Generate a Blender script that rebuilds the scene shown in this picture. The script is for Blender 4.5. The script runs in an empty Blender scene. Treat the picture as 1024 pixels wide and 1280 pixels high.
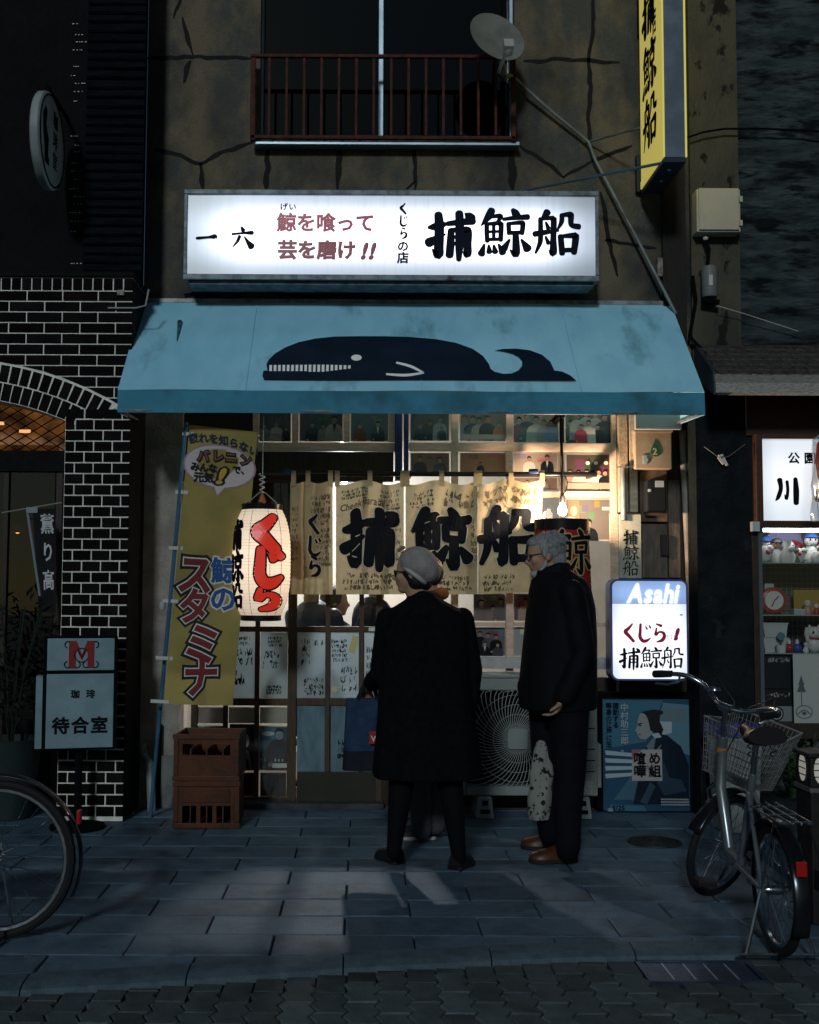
import bpy, bmesh, math, random
from mathutils import Vector, Matrix, noise
from mathutils.geometry import tessellate_polygon
R = math.radians
SC = bpy.context.scene
COL = SC.collection
# ------------------------------------------------------------------ camera
F, CX, CY, HC = 1450.0, 455.0, 640.0, 1.4
PITCH, ROLL = R(3.95), R(0.28)
cam = bpy.data.cameras.new('camera')
cam.sensor_fit = 'VERTICAL'; cam.sensor_height = 36.0; cam.sensor_width = 28.8
cam.lens = F / 1280 * 36.0
cam.shift_x = (512 - CX) / 1280; cam.shift_y = 0
cam.clip_start = 0.05; cam.clip_end = 600
camo = bpy.data.objects.new('camera', cam); COL.objects.link(camo)
CR = Matrix.Rotation(math.pi / 2 + PITCH, 3, 'X') @ Matrix.Rotation(ROLL, 3, 'Z')
camo.matrix_world = Matrix.Translation((0, 0, HC)) @ CR.to_4x4()
SC.camera = camo
# ------------------------------------------------------------------ sky, street light stand-in, exposure
SUN_EL, SUN_AZ = R(23), R(-11)        # low, behind the viewer and a little to the left
w = bpy.data.worlds.new('World'); SC.world = w; w.use_nodes = True
nt = w.node_tree; bg = nt.nodes['Background']
sky = nt.nodes.new('ShaderNodeTexSky'); sky.sky_type = 'NISHITA'; sky.sun_disc = False
sky.sun_elevation = SUN_EL; sky.sun_rotation = math.pi - SUN_AZ
sky.air_density = 1.0; sky.dust_density = 0.6; sky.ozone_density = 2.0
mx = nt.nodes.new('ShaderNodeMix'); mx.data_type = 'RGBA'; mx.blend_type = 'MULTIPLY'; mx.inputs[0].default_value = 1
mx.inputs[7].default_value = (0.78, 1.0, 1.02, 1)
nt.links.new(sky.outputs[0], mx.inputs[6]); nt.links.new(mx.outputs[2], bg.inputs[0])
bg.inputs[1].default_value = 0.012
sl = bpy.data.lights.new('street_light_stand_in', 'SUN'); sl.energy = 0.92; sl.angle = R(6); sl.color = (0.88, 0.98, 1.0)  # sun lamp stands in for unseen street lighting behind the viewer
so = bpy.data.objects.new('street_light_stand_in', sl); COL.objects.link(so)
sd = Vector((math.sin(SUN_AZ) * math.cos(SUN_EL), -math.cos(SUN_AZ) * math.cos(SUN_EL), math.sin(SUN_EL)))
so.rotation_euler = sd.to_track_quat('Z', 'Y').to_euler(); so.location = (-3, -4, 9)
SC.view_settings.view_transform = 'Standard'; SC.view_settings.look = 'None'
SC.view_settings.exposure = 0.0; SC.view_settings.gamma = 1.0; SC.view_settings.use_curve_mapping = False
SC.render.engine = 'CYCLES'
SC.cycles.use_denoising = True
SC.cycles.max_bounces = 6; SC.cycles.transparent_max_bounces = 16
SC.cycles.sample_clamp_indirect = 2.0; SC.cycles.caustics_reflective = False; SC.cycles.caustics_refractive = False
# ------------------------------------------------------------------ pixel -> place
def ray(px, py):
    return CR @ Vector(((px - CX) / F, -(py - CY) / F, -1.0))
def P(px, py, Y):                      # point at depth Y
    d = ray(px, py); t = Y / d.y
    return Vector((d.x * t, Y, HC + d.z * t))
def G(px, py, z=0.0):                  # point on the ground
    d = ray(px, py); t = (z - HC) / d.z
    return Vector((d.x * t, d.y * t, z))
def PL(px, py, p0, n):                 # point on a plane
    d = ray(px, py); c = Vector((0, 0, HC)); t = (p0 - c).dot(n) / d.dot(n)
    return c + d * t
def rc(x0, y0, x1, y1, Y):             # pixel box at depth Y -> x0,x1,z0,z1
    a = P(x0, (y0 + y1) / 2, Y); b = P(x1, (y0 + y1) / 2, Y)
    c = P((x0 + x1) / 2, y1, Y); d = P((x0 + x1) / 2, y0, Y)
    return a.x, b.x, c.z, d.z
# ------------------------------------------------------------------ materials
MATS = {}
def mat(name, c, c2=None, scale=6.0, rough=0.7, metal=0.0, bump=0.0, bscale=40.0, stretch=(1, 1, 1), spec=0.25, lo=0.4, hi=0.62, c3=None, scale3=1.5, lo3=0.5, hi3=0.7, trans=0.0, detail=6.0, coat=0.0, vary=0.0):
    if name in MATS: return MATS[name]
    m = bpy.data.materials.new(name); m.use_nodes = True; n = m.node_tree; N = n.nodes; L = n.links
    b = N['Principled BSDF']
    b.inputs['Base Color'].default_value = (*c, 1); b.inputs['Roughness'].default_value = rough
    b.inputs['Metallic'].default_value = metal; b.inputs['Specular IOR Level'].default_value = spec
    b.inputs['Coat Weight'].default_value = coat
    tc = N.new('ShaderNodeTexCoord'); mp = N.new('ShaderNodeMapping'); mp.inputs['Scale'].default_value = stretch
    L.new(tc.outputs['Object'], mp.inputs['Vector'])
    # every object reads its own patch of the texture
    oi = N.new('ShaderNodeObjectInfo'); ml = N.new('ShaderNodeMath'); ml.operation = 'MULTIPLY'; ml.inputs[1].default_value = 37.0
    L.new(oi.outputs['Random'], ml.inputs[0]); L.new(ml.outputs[0], mp.inputs['Location'])
    col = None
    def layer(prev, cc, sc, a, bb, det):
        t = N.new('ShaderNodeTexNoise'); t.inputs['Scale'].default_value = sc; t.inputs['Detail'].default_value = det; t.inputs['Roughness'].default_value = 0.62
        L.new(mp.outputs[0], t.inputs['Vector'])
        r = N.new('ShaderNodeMapRange'); r.inputs[1].default_value = a; r.inputs[2].default_value = bb
        L.new(t.outputs['Fac'], r.inputs[0])
        x = N.new('ShaderNodeMix'); x.data_type = 'RGBA'
        L.new(r.outputs[0], x.inputs[0])
        if prev is None: x.inputs[6].default_value = (*c, 1)
        else: L.new(prev, x.inputs[6])
        x.inputs[7].default_value = (*cc, 1)
        return x.outputs[2]
    if c2: col = layer(col, c2, scale, lo, hi, detail)
    if c3: col = layer(col, c3, scale3, lo3, hi3, 4.0)
    if vary and col is not None:                    # stones and bricks differ a little from one another
        vr = N.new('ShaderNodeMapRange'); vr.inputs[3].default_value = 1 - vary; vr.inputs[4].default_value = 1 + vary
        L.new(oi.outputs['Random'], vr.inputs[0]); vm = N.new('ShaderNodeVectorMath'); vm.operation = 'SCALE'
        L.new(col, vm.inputs[0]); L.new(vr.outputs[0], vm.inputs['Scale']); col = vm.outputs[0]
    if col is not None: L.new(col, b.inputs['Base Color'])
    if bump:
        t = N.new('ShaderNodeTexNoise'); t.inputs['Scale'].default_value = bscale; t.inputs['Detail'].default_value = 5
        L.new(mp.outputs[0], t.inputs['Vector'])
        bp = N.new('ShaderNodeBump'); bp.inputs['Strength'].default_value = min(1, bump); bp.inputs['Distance'].default_value = 0.01 * max(1, bump)
        L.new(t.outputs['Fac'], bp.inputs['Height']); L.new(bp.outputs[0], b.inputs['Normal'])
        if rough > 0.2:
            rr = N.new('ShaderNodeMapRange'); rr.inputs[3].default_value = rough - 0.12; rr.inputs[4].default_value = min(1, rough + 0.12)
            L.new(t.outputs['Fac'], rr.inputs[0]); L.new(rr.outputs[0], b.inputs['Roughness'])
    if trans:
        tr = N.new('ShaderNodeBsdfTranslucent'); mxs = N.new('ShaderNodeMixShader'); mxs.inputs[0].default_value = trans
        if col is not None: L.new(col, tr.inputs[0])
        else: tr.inputs[0].default_value = (*c, 1)
        out = N['Material Output']; L.new(b.outputs[0], mxs.inputs[1]); L.new(tr.outputs[0], mxs.inputs[2]); L.new(mxs.outputs[0], out.inputs[0])
    MATS[name] = m
    return m
def emit(name, c, s, base=(0.8, 0.8, 0.8)):
    if name in MATS: return MATS[name]
    m = bpy.data.materials.new(name); m.use_nodes = True; b = m.node_tree.nodes['Principled BSDF']
    b.inputs['Base Color'].default_value = (*base, 1); b.inputs['Roughness'].default_value = 0.35
    b.inputs['Emission Color'].default_value = (*c, 1); b.inputs['Emission Strength'].default_value = s
    MATS[name] = m
    return m
def glass(name, tint=(0.9, 0.95, 0.95), fac=0.10, rough=0.03):
    if name in MATS: return MATS[name]
    m = bpy.data.materials.new(name); m.use_nodes = True; n = m.node_tree; N = n.nodes; L = n.links
    N.remove(N['Principled BSDF'])
    t = N.new('ShaderNodeBsdfTransparent'); t.inputs[0].default_value = (*tint, 1)
    g = N.new('ShaderNodeBsdfGlossy'); g.inputs['Roughness'].default_value = rough
    lw = N.new('ShaderNodeLayerWeight'); lw.inputs[0].default_value = 0.25
    r = N.new('ShaderNodeMapRange'); r.inputs[3].default_value = fac * 0.5; r.inputs[4].default_value = 0.7
    L.new(lw.outputs['Facing'], r.inputs[0])
    x = N.new('ShaderNodeMixShader'); L.new(r.outputs[0], x.inputs[0]); L.new(t.outputs[0], x.inputs[1]); L.new(g.outputs[0], x.inputs[2])
    L.new(x.outputs[0], N['Material Output'].inputs[0])
    MATS[name] = m
    return m
def printmat(name='printed_paper', rough=0.4, spec=0.4, trans=0.0):   # flat print: colour stored on the faces
    if name in MATS: return MATS[name]
    m = bpy.data.materials.new(name); m.use_nodes = True; n = m.node_tree; b = n.nodes['Principled BSDF']
    a = n.nodes.new('ShaderNodeAttribute'); a.attribute_name = 'Col'
    n.links.new(a.outputs['Color'], b.inputs['Base Color']); b.inputs['Roughness'].default_value = rough; b.inputs['Specular IOR Level'].default_value = spec
    MATS[name] = m
    return m
# ------------------------------------------------------------------ mesh builder
class B:
    def __init__(s): s.v = []; s.f = []; s.c = []; s.col = (0.5, 0.5, 0.5)
    def add(s, vs, fs):
        o = len(s.v); s.v += [tuple(x) for x in vs]
        for f in fs: s.f.append([i + o for i in f]); s.c.append(s.col)
        return s
    def box(s, x0, x1, y0, y1, z0, z1):
        if x0 > x1: x0, x1 = x1, x0
        if y0 > y1: y0, y1 = y1, y0
        if z0 > z1: z0, z1 = z1, z0
        return s.add([(x0, y0, z0), (x1, y0, z0), (x1, y1, z0), (x0, y1, z0), (x0, y0, z1), (x1, y0, z1), (x1, y1, z1), (x0, y1, z1)],
                     [(0, 3, 2, 1), (4, 5, 6, 7), (0, 1, 5, 4), (1, 2, 6, 5), (2, 3, 7, 6), (3, 0, 4, 7)])
    def pbox(s, x0, y0, x1, y1, Y0, Y1):         # box whose front (depth Y0) covers a pixel box
        a, b, c, d = rc(x0, y0, x1, y1, Y0)
        return s.box(a, b, Y0, Y1, c, d)
    def obox(s, a, b, wx, wz, up=(0, 0, 1)):     # oriented bar from a to b
        a = Vector(a); b = Vector(b); d = (b - a).normalized(); u = Vector(up)
        if abs(d.dot(u)) > 0.99: u = Vector((1, 0, 0))
        x = d.cross(u).normalized(); y = x.cross(d)
        vs = [p + x * sx * wx / 2 + y * sy * wz / 2 for p in (a, b) for sx, sy in ((-1, -1), (1, -1), (1, 1), (-1, 1))]
        return s.add(vs, [(3, 2, 1, 0), (4, 5, 6, 7), (0, 1, 5, 4), (1, 2, 6, 5), (2, 3, 7, 6), (3, 0, 4, 7)])
    def tube(s, pts, r, n=8, closed=False, flat=None):
        pts = [Vector(p) for p in pts]; k = len(pts)
        rs = r if isinstance(r, (list, tuple)) else [r] * k
        vs = []; up = None
        for i, p in enumerate(pts):
            a = pts[(i - 1) % k] if (closed or i > 0) else p; b = pts[(i + 1) % k] if (closed or i < k - 1) else p
            d = (b - a)
            d = d.normalized() if d.length > 1e-9 else Vector((0, 0, 1))
            if up is None:
                up = Vector((0, 0, 1)) if abs(d.z) < 0.9 else Vector((0, 1, 0))
            x = d.cross(up)
            if x.length < 1e-6: x = d.cross(Vector((1, 0, 0)))
            x.normalize(); up = x.cross(d).normalized()
            for j in range(n):
                t = 2 * math.pi * j / n
                vs.append(p + (x * math.cos(t) + up * math.sin(t) * (flat or 1)) * rs[i])
        fs = []
        for i in range(k if closed else k - 1):
            for j in range(n):
                fs.append((i * n + j, i * n + (j + 1) % n, ((i + 1) % k) * n + (j + 1) % n, ((i + 1) % k) * n + j))
        if not closed:
            fs.append(tuple(range(n - 1, -1, -1))); fs.append(tuple((k - 1) * n + j for j in range(n)))
        return s.add(vs, fs)
    def lathe(s, prof, c, n=20, axis='z', a0=0, a1=2 * math.pi):
        c = Vector(c); vs = []; k = len(prof); full = abs(a1 - a0 - 2 * math.pi) < 1e-6
        m = n if full else n + 1
        for r, h in prof:
            for j in range(m):
                t = a0 + (a1 - a0) * j / n
                q = (r * math.cos(t), r * math.sin(t), h)
                if axis == 'y': q = (q[0], h, q[1])
                if axis == 'x': q = (h, q[0], q[1])
                vs.append(c + Vector(q))
        fs = []
        for i in range(k - 1):
            for j in range(n):
                j2 = (j + 1) % m
                fs.append((i * m + j, i * m + j2, (i + 1) * m + j2, (i + 1) * m + j))
        if full:
            if prof[0][0] > 1e-6: fs.append(tuple(range(m - 1, -1, -1)))
            if prof[-1][0] > 1e-6: fs.append(tuple((k - 1) * m + j for j in range(m)))
        return s.add(vs, fs)
    def loft(s, rings, cap=True):
        n = len(rings[0]); vs = [v for r in rings for v in r]; fs = []
        for i in range(len(rings) - 1):
            for j in range(n): fs.append((i * n + j, i * n + (j + 1) % n, (i + 1) * n + (j + 1) % n, (i + 1) * n + j))
        if cap:
            fs.append(tuple(range(n - 1, -1, -1))); fs.append(tuple((len(rings) - 1) * n + j for j in range(n)))
        return s.add(vs, fs)
    def ball(s, c, r, nu=14, nv=9, rot=None):
        c = Vector(c); r = (r, r, r) if not isinstance(r, (tuple, list)) else r
        rings = []
        for i in range(1, nv):
            a = math.pi * i / nv
            rings.append([(r[0] * math.sin(a) * math.cos(2 * math.pi * j / nu), r[1] * math.sin(a) * math.sin(2 * math.pi * j / nu), -r[2] * math.cos(a)) for j in range(nu)])
        vs = [Vector(v) for q in rings for v in q] + [Vector((0, 0, -r[2])), Vector((0, 0, r[2]))]
        if rot is not None: vs = [rot @ v for v in vs]
        fs = []
        for i in range(nv - 2):
            for j in range(nu): fs.append((i * nu + j, i * nu + (j + 1) % nu, (i + 1) * nu + (j + 1) % nu, (i + 1) * nu + j))
        b0 = (nv - 1) * nu
        for j in range(nu):
            fs.append((b0, (j + 1) % nu, j)); fs.append((b0 + 1, (nv - 2) * nu + j, (nv - 2) * nu + (j + 1) % nu))
        return s.add([c + v for v in vs], fs)
    def grid(s, fn, nu, nv):
        vs = [fn(i / nu, j / nv) for j in range(nv + 1) for i in range(nu + 1)]
        return s.add(vs, [(j * (nu + 1) + i, j * (nu + 1) + i + 1, (j + 1) * (nu + 1) + i + 1, (j + 1) * (nu + 1) + i) for j in range(nv) for i in range(nu)])
    def poly(s, pts):                              # filled, may be concave
        pts = [Vector(p) for p in pts]
        return s.add(pts, tessellate_polygon([pts]))
    def prism(s, pts, d):                          # polygon pushed along d
        pts = [Vector(p) for p in pts]; d = Vector(d); n = len(pts); tr = tessellate_polygon([pts])
        fs = [tuple(t) for t in tr] + [tuple(i + n for i in reversed(t)) for t in tr]
        for i in range(n): fs.append((i, (i + 1) % n, n + (i + 1) % n, n + i))
        return s.add(pts + [p + d for p in pts], fs)
    def mesh(s, name, origin=Vector((0, 0, 0)), smooth=40, colour=False):
        me = bpy.data.meshes.new(name)
        me.from_pydata([(v[0] - origin[0], v[1] - origin[1], v[2] - origin[2]) for v in s.v], [], s.f)
        bm = bmesh.new(); bm.from_mesh(me); bmesh.ops.recalc_face_normals(bm, faces=bm.faces); bm.to_mesh(me); bm.free()
        if smooth:
            for p in me.polygons: p.use_smooth = True
            me.set_sharp_from_angle(angle=R(smooth))
        if colour:
            at = me.color_attributes.new('Col', 'FLOAT_COLOR', 'CORNER')
            for p, c in zip(me.polygons, s.c):
                for li in p.loop_indices: at.data[li].color = (*c, 1)
        return me
    def build(s, name, m, parent=None, smooth=40, bevel=0, colour=False, local=False, origin=None):
        if origin is None:
            if local or not s.v: origin = Vector((0, 0, 0))
            else:
                xs = [v[0] for v in s.v]; ys = [v[1] for v in s.v]; zs = [v[2] for v in s.v]
                origin = Vector(((min(xs) + max(xs)) / 2, (min(ys) + max(ys)) / 2, min(zs)))
        o = bpy.data.objects.new(name, s.mesh(name, origin, smooth, colour)); COL.objects.link(o)
        if m is not None: o.data.materials.append(m)
        place(o, origin, parent, local)
        if bevel:
            md = o.modifiers.new('edge', 'BEVEL'); md.width = bevel; md.segments = 2; md.limit_method = 'ANGLE'; md.angle_limit = R(40)
        return o
WL = {}
def place(o, origin, parent, local=False):
    if parent is not None:
        o.parent = parent
        o.location = origin if local else Vector(origin) - WL[parent.name]
    else: o.location = origin
    WL[o.name] = Vector(origin)
def thing(name, label, cat, loc=(0, 0, 0), group=None, rotz=0.0):
    o = bpy.data.objects.new(name, None); COL.objects.link(o); o.empty_display_size = 0.1
    o.location = loc; o.rotation_euler = (0, 0, rotz); WL[o.name] = Vector(loc)
    return tag(o, label, cat, group)
def tag(o, label, cat, group=None):
    o['label'] = label; o['category'] = cat
    if group: o['group'] = group
    return o
def structure(o): o['kind'] = 'structure'; return o
def stuff(o): o['kind'] = 'stuff'; return o
# ------------------------------------------------------------------ lettering
def catmull(pts, seg=5):
    if len(pts) < 3:
        return [tuple(a + (b - a) * t / 3 for a, b in zip(pts[0], pts[1])) for t in range(4)]
    q = [pts[0]] + list(pts) + [pts[-1]]; out = []
    for i in range(1, len(q) - 2):
        for k in range(seg):
            t = k / seg
            out.append(tuple(0.5 * (2 * b + (c - a) * t + (2 * a - 5 * b + 4 * c - d) * t * t + (3 * b - a - 3 * c + d) * t ** 3)
                             for a, b, c, d in zip(q[i - 1], q[i], q[i + 1], q[i + 2])))
    out.append(tuple(pts[-1]))
    return out
def ribbon(pts, k=1.0, grow=0.0, seg=5):           # brush stroke: (x, y, half width)
    p = catmull(pts, seg); n = len(p); vs = []; fs = []
    for i in range(n):
        a = p[max(0, i - 1)]; b = p[min(n - 1, i + 1)]
        dx, dy = b[0] - a[0], b[1] - a[1]; l = math.hypot(dx, dy) or 1
        nx, ny = -dy / l, dx / l; h = p[i][2] * k + grow
        vs += [(p[i][0] + nx * h, p[i][1] + ny * h), (p[i][0] - nx * h, p[i][1] - ny * h)]
        if i: fs.append((2 * i - 2, 2 * i - 1, 2 * i + 1, 2 * i))
    for e, sg in ((0, -1), (n - 1, 1)):            # rounded ends
        a = p[max(0, e - 1)]; b = p[min(n - 1, e + 1)]
        dx, dy = b[0] - a[0], b[1] - a[1]; l = math.hypot(dx, dy) or 1
        h = p[e][2] * k + grow; o = len(vs); m = 5
        for j in range(m + 1):
            t = -math.pi / 2 + math.pi * j / m
            vs.append((p[e][0] + sg * dx / l * h * math.cos(t) * 0.8 - dy / l * h * math.sin(t), p[e][1] + sg * dy / l * h * math.cos(t) * 0.8 + dx / l * h * math.sin(t)))
        fs.append(tuple(range(o, o + m + 1)))
    return vs, fs
BR = {
 '捕': [[(4, 68, 2.5), (18, 70, 4), (36, 75, 3)], [(23, 95, 4), (25, 70, 4.5), (24, 30, 4.5), (22, 11, 4.5), (11, 22, 1.5)], [(3, 36, 4.5), (15, 42, 4), (37, 54, 1.5)],
        [(42, 76, 3), (66, 79, 3.5), (94, 82, 4)], [(49, 62, 3.5), (48, 35, 4), (46, 10, 4)], [(48, 62, 3), (80, 64, 3.5), (84, 58, 4), (83, 35, 4), (82, 12, 4), (73, 18, 1)],
        [(51, 48, 2.5), (81, 49, 2.5)], [(51, 34, 2.5), (81, 35, 2.5)], [(66, 98, 4), (67, 70, 4.2), (66, 30, 4), (65, 1, 3)], [(79, 97, 2), (84, 93, 4), (91, 87, 4.5)]],
 '鯨': [[(24, 97, 4), (17, 84, 4), (3, 66, 1.5)], [(22, 84, 2.5), (39, 86, 3), (42, 83, 3), (34, 72, 2)], [(14, 69, 3), (14, 52, 3), (15, 34, 3)], [(14, 69, 2.5), (40, 71, 3), (43, 68, 3.2), (42, 36, 3)],
        [(16, 53, 2.2), (41, 54, 2.2)], [(28, 70, 2.5), (28, 37, 2.5)], [(14, 37, 2.5), (42, 38, 2.5)], [(9, 27, 2), (3, 8, 4)], [(18, 25, 2), (19, 12, 3.5)], [(28, 25, 2), (31, 12, 3.5)], [(38, 27, 2), (46, 11, 4)],
        [(67, 98, 3), (71, 93, 4), (75, 86, 4.2)], [(48, 79, 2.5), (70, 82, 3), (97, 84, 3.5)], [(58, 70, 3), (59, 50, 3)], [(58, 70, 2.5), (84, 72, 3), (87, 68, 3.2), (85, 50, 3)], [(59, 51, 2.8), (86, 52, 2.8)],
        [(72, 51, 3.5), (73, 28, 4), (72, 7, 4), (61, 16, 1.5)], [(60, 37, 2), (49, 19, 4)], [(84, 37, 2), (96, 19, 4.5)]],
 '船': [[(29, 98, 4), (20, 84, 3)], [(14, 83, 3), (14, 45, 3.2), (12, 28, 3), (3, 7, 2)], [(14, 83, 2.5), (40, 85, 3), (43, 81, 3.5), (42, 40, 3.5), (41, 7, 4), (32, 13, 1)],
        [(26, 75, 2), (31, 62, 3)], [(25, 43, 2), (31, 29, 3)], [(1, 49, 3.5), (25, 53, 3.2), (53, 57, 2)], [(61, 92, 3), (60, 76, 3), (50, 57, 1.6)], [(61, 92, 2.5), (79, 93, 3.5), (81, 88, 3.5), (82, 70, 3.2), (98, 66, 3.5)],
        [(58, 44, 3.5), (61, 6, 3.5)], [(58, 44, 2.5), (87, 46, 3.5), (91, 42, 3.8), (87, 8, 3.5)], [(61, 13, 3), (88, 14, 3)]],
 'く': [[(64, 96, 3), (46, 74, 4.5), (28, 56, 5.5), (46, 34, 5), (70, 6, 4.5)]],
 'じ': [[(30, 94, 4), (28, 60, 4.5), (27, 28, 5), (42, 8, 5), (62, 10, 4.5), (82, 24, 2)], [(56, 82, 2.5), (63, 70, 3.5)], [(74, 88, 2.5), (81, 76, 3.5)]],
 'ら': [[(36, 95, 3), (60, 86, 4.5)], [(36, 74, 3), (31, 40, 4.5), (50, 54, 3.5), (70, 50, 4.5), (76, 32, 5), (64, 12, 5), (36, 3, 2.5)]],
 '一': [[(3, 47, 4), (15, 48, 4.5), (60, 52, 4), (88, 55, 6), (97, 50, 3)]],
 '六': [[(46, 96, 4), (54, 82, 6)], [(5, 64, 4), (50, 69, 4), (95, 71, 6)], [(38, 54, 5), (28, 30, 4.5), (8, 6, 2.5)], [(60, 52, 3), (76, 28, 5.5), (92, 8, 8)]],
 '川': [[(22, 92, 7), (26, 60, 6), (16, 28, 6), (6, 14, 3)], [(50, 86, 5), (52, 50, 5), (46, 20, 5), (40, 36, 2)], [(82, 96, 6), (84, 50, 7.5), (83, 4, 7)]],
}
FONTC = {}
def font_char(ch, bold):
    k = (ch, bold)
    if k not in FONTC:
        c = bpy.data.curves.new('t', 'FONT'); c.body = ch; c.resolution_u = 2; c.bevel_depth = bold; c.bevel_resolution = 0
        o = bpy.data.objects.new('t', c); COL.objects.link(o); bpy.context.view_layer.update()
        me = bpy.data.meshes.new_from_object(o.evaluated_get(bpy.context.evaluated_depsgraph_get()))
        vs = [tuple(v.co) for v in me.vertices]; fs = [tuple(p.vertices) for p in me.polygons]
        xs = [v[0] for v in vs] or [0, 0.5]
        FONTC[k] = (vs, fs, min(xs), max(xs))
        bpy.data.objects.remove(o); bpy.data.curves.remove(c); bpy.data.meshes.remove(me)
    return FONTC[k]
def put_font(b, s, fn, bold=0.0, step=1.05, vertical=False, prop=False, shear=0.0, layer=0.0):
    """characters 1 em high from (0,0); fn(x, y, layer) -> place"""
    x = 0.0
    for i, ch in enumerate(s):
        if ch == ' ': x += 0.4; continue
        vs, fs, a, e = font_char(ch, bold)
        ox, oy = (0, -i * step) if vertical else (i * step, 0)
        if prop: ox, oy = x - a, 0; x += (e - a) + 0.06
        b.add([fn(v[0] + ox + shear * v[1], v[1] + oy, layer + (v[2] / bold if bold else 0) * 0.4) for v in vs], fs)
    return x
def put_brush(b, s, fn, k=1.0, grow=0.0, step=1.05, vertical=False, layer=0.0, seg=5):
    for i, ch in enumerate(s):
        ox, oy = (0, -i * step) if vertical else (i * step, 0)
        for j, st in enumerate(BR[ch]):
            vs, fs = ribbon([(a, b_, w_ * (w_ / 3.4) ** .55) for a, b_, w_ in st], k, grow, seg)
            b.add([fn(v[0] / 100 + ox, v[1] / 100 + oy, layer + j * 0.06) for v in vs], fs)
def flat(x, z, s, Y, sx=1.0, proud=0.003):          # writing on an upright face looking at the street
    return lambda u, v, l: Vector((x + u * s * sx, Y - proud - l * 0.0008, z + v * s))
def scribble(b, fn, u0, v0, u1, v1, rows, rng, wd=0.002, amp=1.0, dens=1.0):   # illegible handwriting
    h = (v1 - v0) / rows
    for r in range(rows):
        y = v1 - (r + 0.6) * h; x = u0 + rng.random() * (u1 - u0) * 0.15
        while x < u1 - (u1 - u0) * 0.08:
            n = rng.randint(2, 5); cw = h * rng.uniform(0.5, 1.1) * amp
            for q in range(rng.randint(1, 3)):
                pts = [(x + rng.random() * cw, y + (rng.random() - 0.5) * h * 0.85, wd * rng.uniform(0.5, 1.1)) for _ in range(n)]
                vs, fs = ribbon(pts, 1, 0, 4)
                b.add([fn(min(max(v[0], u0), u1), min(max(v[1], v0), v1), rng.random() * 0.3) for v in vs], fs)
            x += cw * rng.uniform(0.7, 1.4) / dens
            if rng.random() < 0.08: x += cw
# ------------------------------------------------------------------ flat pictures
class Pic:                                          # a print on an upright sheet; u,v in 0..1
    def __init__(s, x0, x1, z0, z1, Y): s.b = B(); s.r = (x0, x1, z0, z1); s.Y = Y; s.l = 0
    def m(s, u, v):
        x0, x1, z0, z1 = s.r; u = min(max(u, 0), 1); v = min(max(v, 0), 1)
        return (x0 + (x1 - x0) * u, s.Y - s.l * 0.00025, z0 + (z1 - z0) * v)
    def poly(s, pts, c): s.l += 1; s.b.col = c; s.b.poly([s.m(*p) for p in pts]); return s
    def rect(s, a, b, c, d, col): return s.poly([(a, b), (c, b), (c, d), (a, d)], col)
    def oval(s, u, v, ru, rv, col, n=12): return s.poly([(u + ru * math.cos(6.2832 * i / n), v + rv * math.sin(6.2832 * i / n)) for i in range(n)], col)
    def line(s, pts, wd, col):
        s.l += 1; s.b.col = col; vs, fs = ribbon([(p[0], p[1], wd) for p in pts], 1); s.b.add([s.m(*v) for v in vs], fs); return s
    def person(s, u, v, h, cloth, skin=(0.45, 0.25, 0.16), hair=(0.012, 0.01, 0.01), asp=1.0, arms=True, collar=None):
        h *= 1.22; a = h * asp * 1.05                  # a = width unit
        s.poly([(u - .30 * a, v - h), (u - .27 * a, v - .36 * h), (u - .20 * a, v - .24 * h), (u - .06 * a, v - .18 * h), (u + .06 * a, v - .18 * h), (u + .20 * a, v - .24 * h), (u + .27 * a, v - .36 * h), (u + .30 * a, v - h)], cloth)
        if collar: s.poly([(u - .06 * a, v - .18 * h), (u + .06 * a, v - .18 * h), (u, v - .5 * h)], collar)
        s.oval(u, v - .03 * h, .105 * a, .125 * h, hair)
        s.oval(u, v - .065 * h, .088 * a, .115 * h, skin)
        s.poly([(u - .09 * a, v - .01 * h), (u - .07 * a, v + .07 * h), (u, v + .1 * h), (u + .07 * a, v + .07 * h), (u + .09 * a, v - .01 * h), (u, v + .02 * h)], hair)
        if h > 0.45:
            for e in (-1, 1): s.oval(u + e * .035 * a, v - .05 * h, .012 * a, .01 * h, (0.03, 0.02, 0.02), 6)
            s.oval(u, v - .125 * h, .03 * a, .008 * h, (0.2, 0.06, 0.05), 6)
        if arms and h > 0.4:
            s.oval(u - .2 * a, v - .75 * h, .05 * a, .05 * h, skin, 8)
        return s
    def build(s, name, parent=None, m=None):
        x0, x1, z0, z1 = s.r; s.b.col = (.6, .6, .58); s.b.box(x0, x1, s.Y, s.Y + .0012, z0, z1)
        return s.b.build(name, m or printmat(), parent, smooth=0, colour=True)
# ================================================================== ground
YF = 7.65                                            # restaurant front
M_slab = mat('paving_stone', (0.065, 0.112, 0.165), (0.09, 0.142, 0.195), 9, 0.55, bump=0.45, bscale=120, c3=(0.03, 0.052, 0.078), scale3=5, lo3=0.5, hi3=0.72, vary=.22)
M_joint = mat('joint_sand', (0.02, 0.022, 0.024), rough=0.95, bump=0.4, bscale=200)
M_kerb = mat('kerb_granite', (0.08, 0.12, 0.155), (0.05, 0.08, 0.105), 14, 0.6, bump=0.5, bscale=150)
M_paver = mat('road_paver', (0.07, 0.092, 0.10), (0.10, 0.125, 0.135), 11, 0.75, bump=0.6, bscale=140, c3=(0.035, 0.037, 0.04), scale3=1.5, lo3=0.5, hi3=0.72, vary=.25)
M_ground = mat('street_base', (0.03, 0.032, 0.035), (0.045, 0.047, 0.05), 3, 0.9, bump=0.4, bscale=90)
g = B(); g.box(-60, 60, -60, 80, -0.5, -0.16)
structure(g.build('ground', M_ground, smooth=0))
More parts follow.
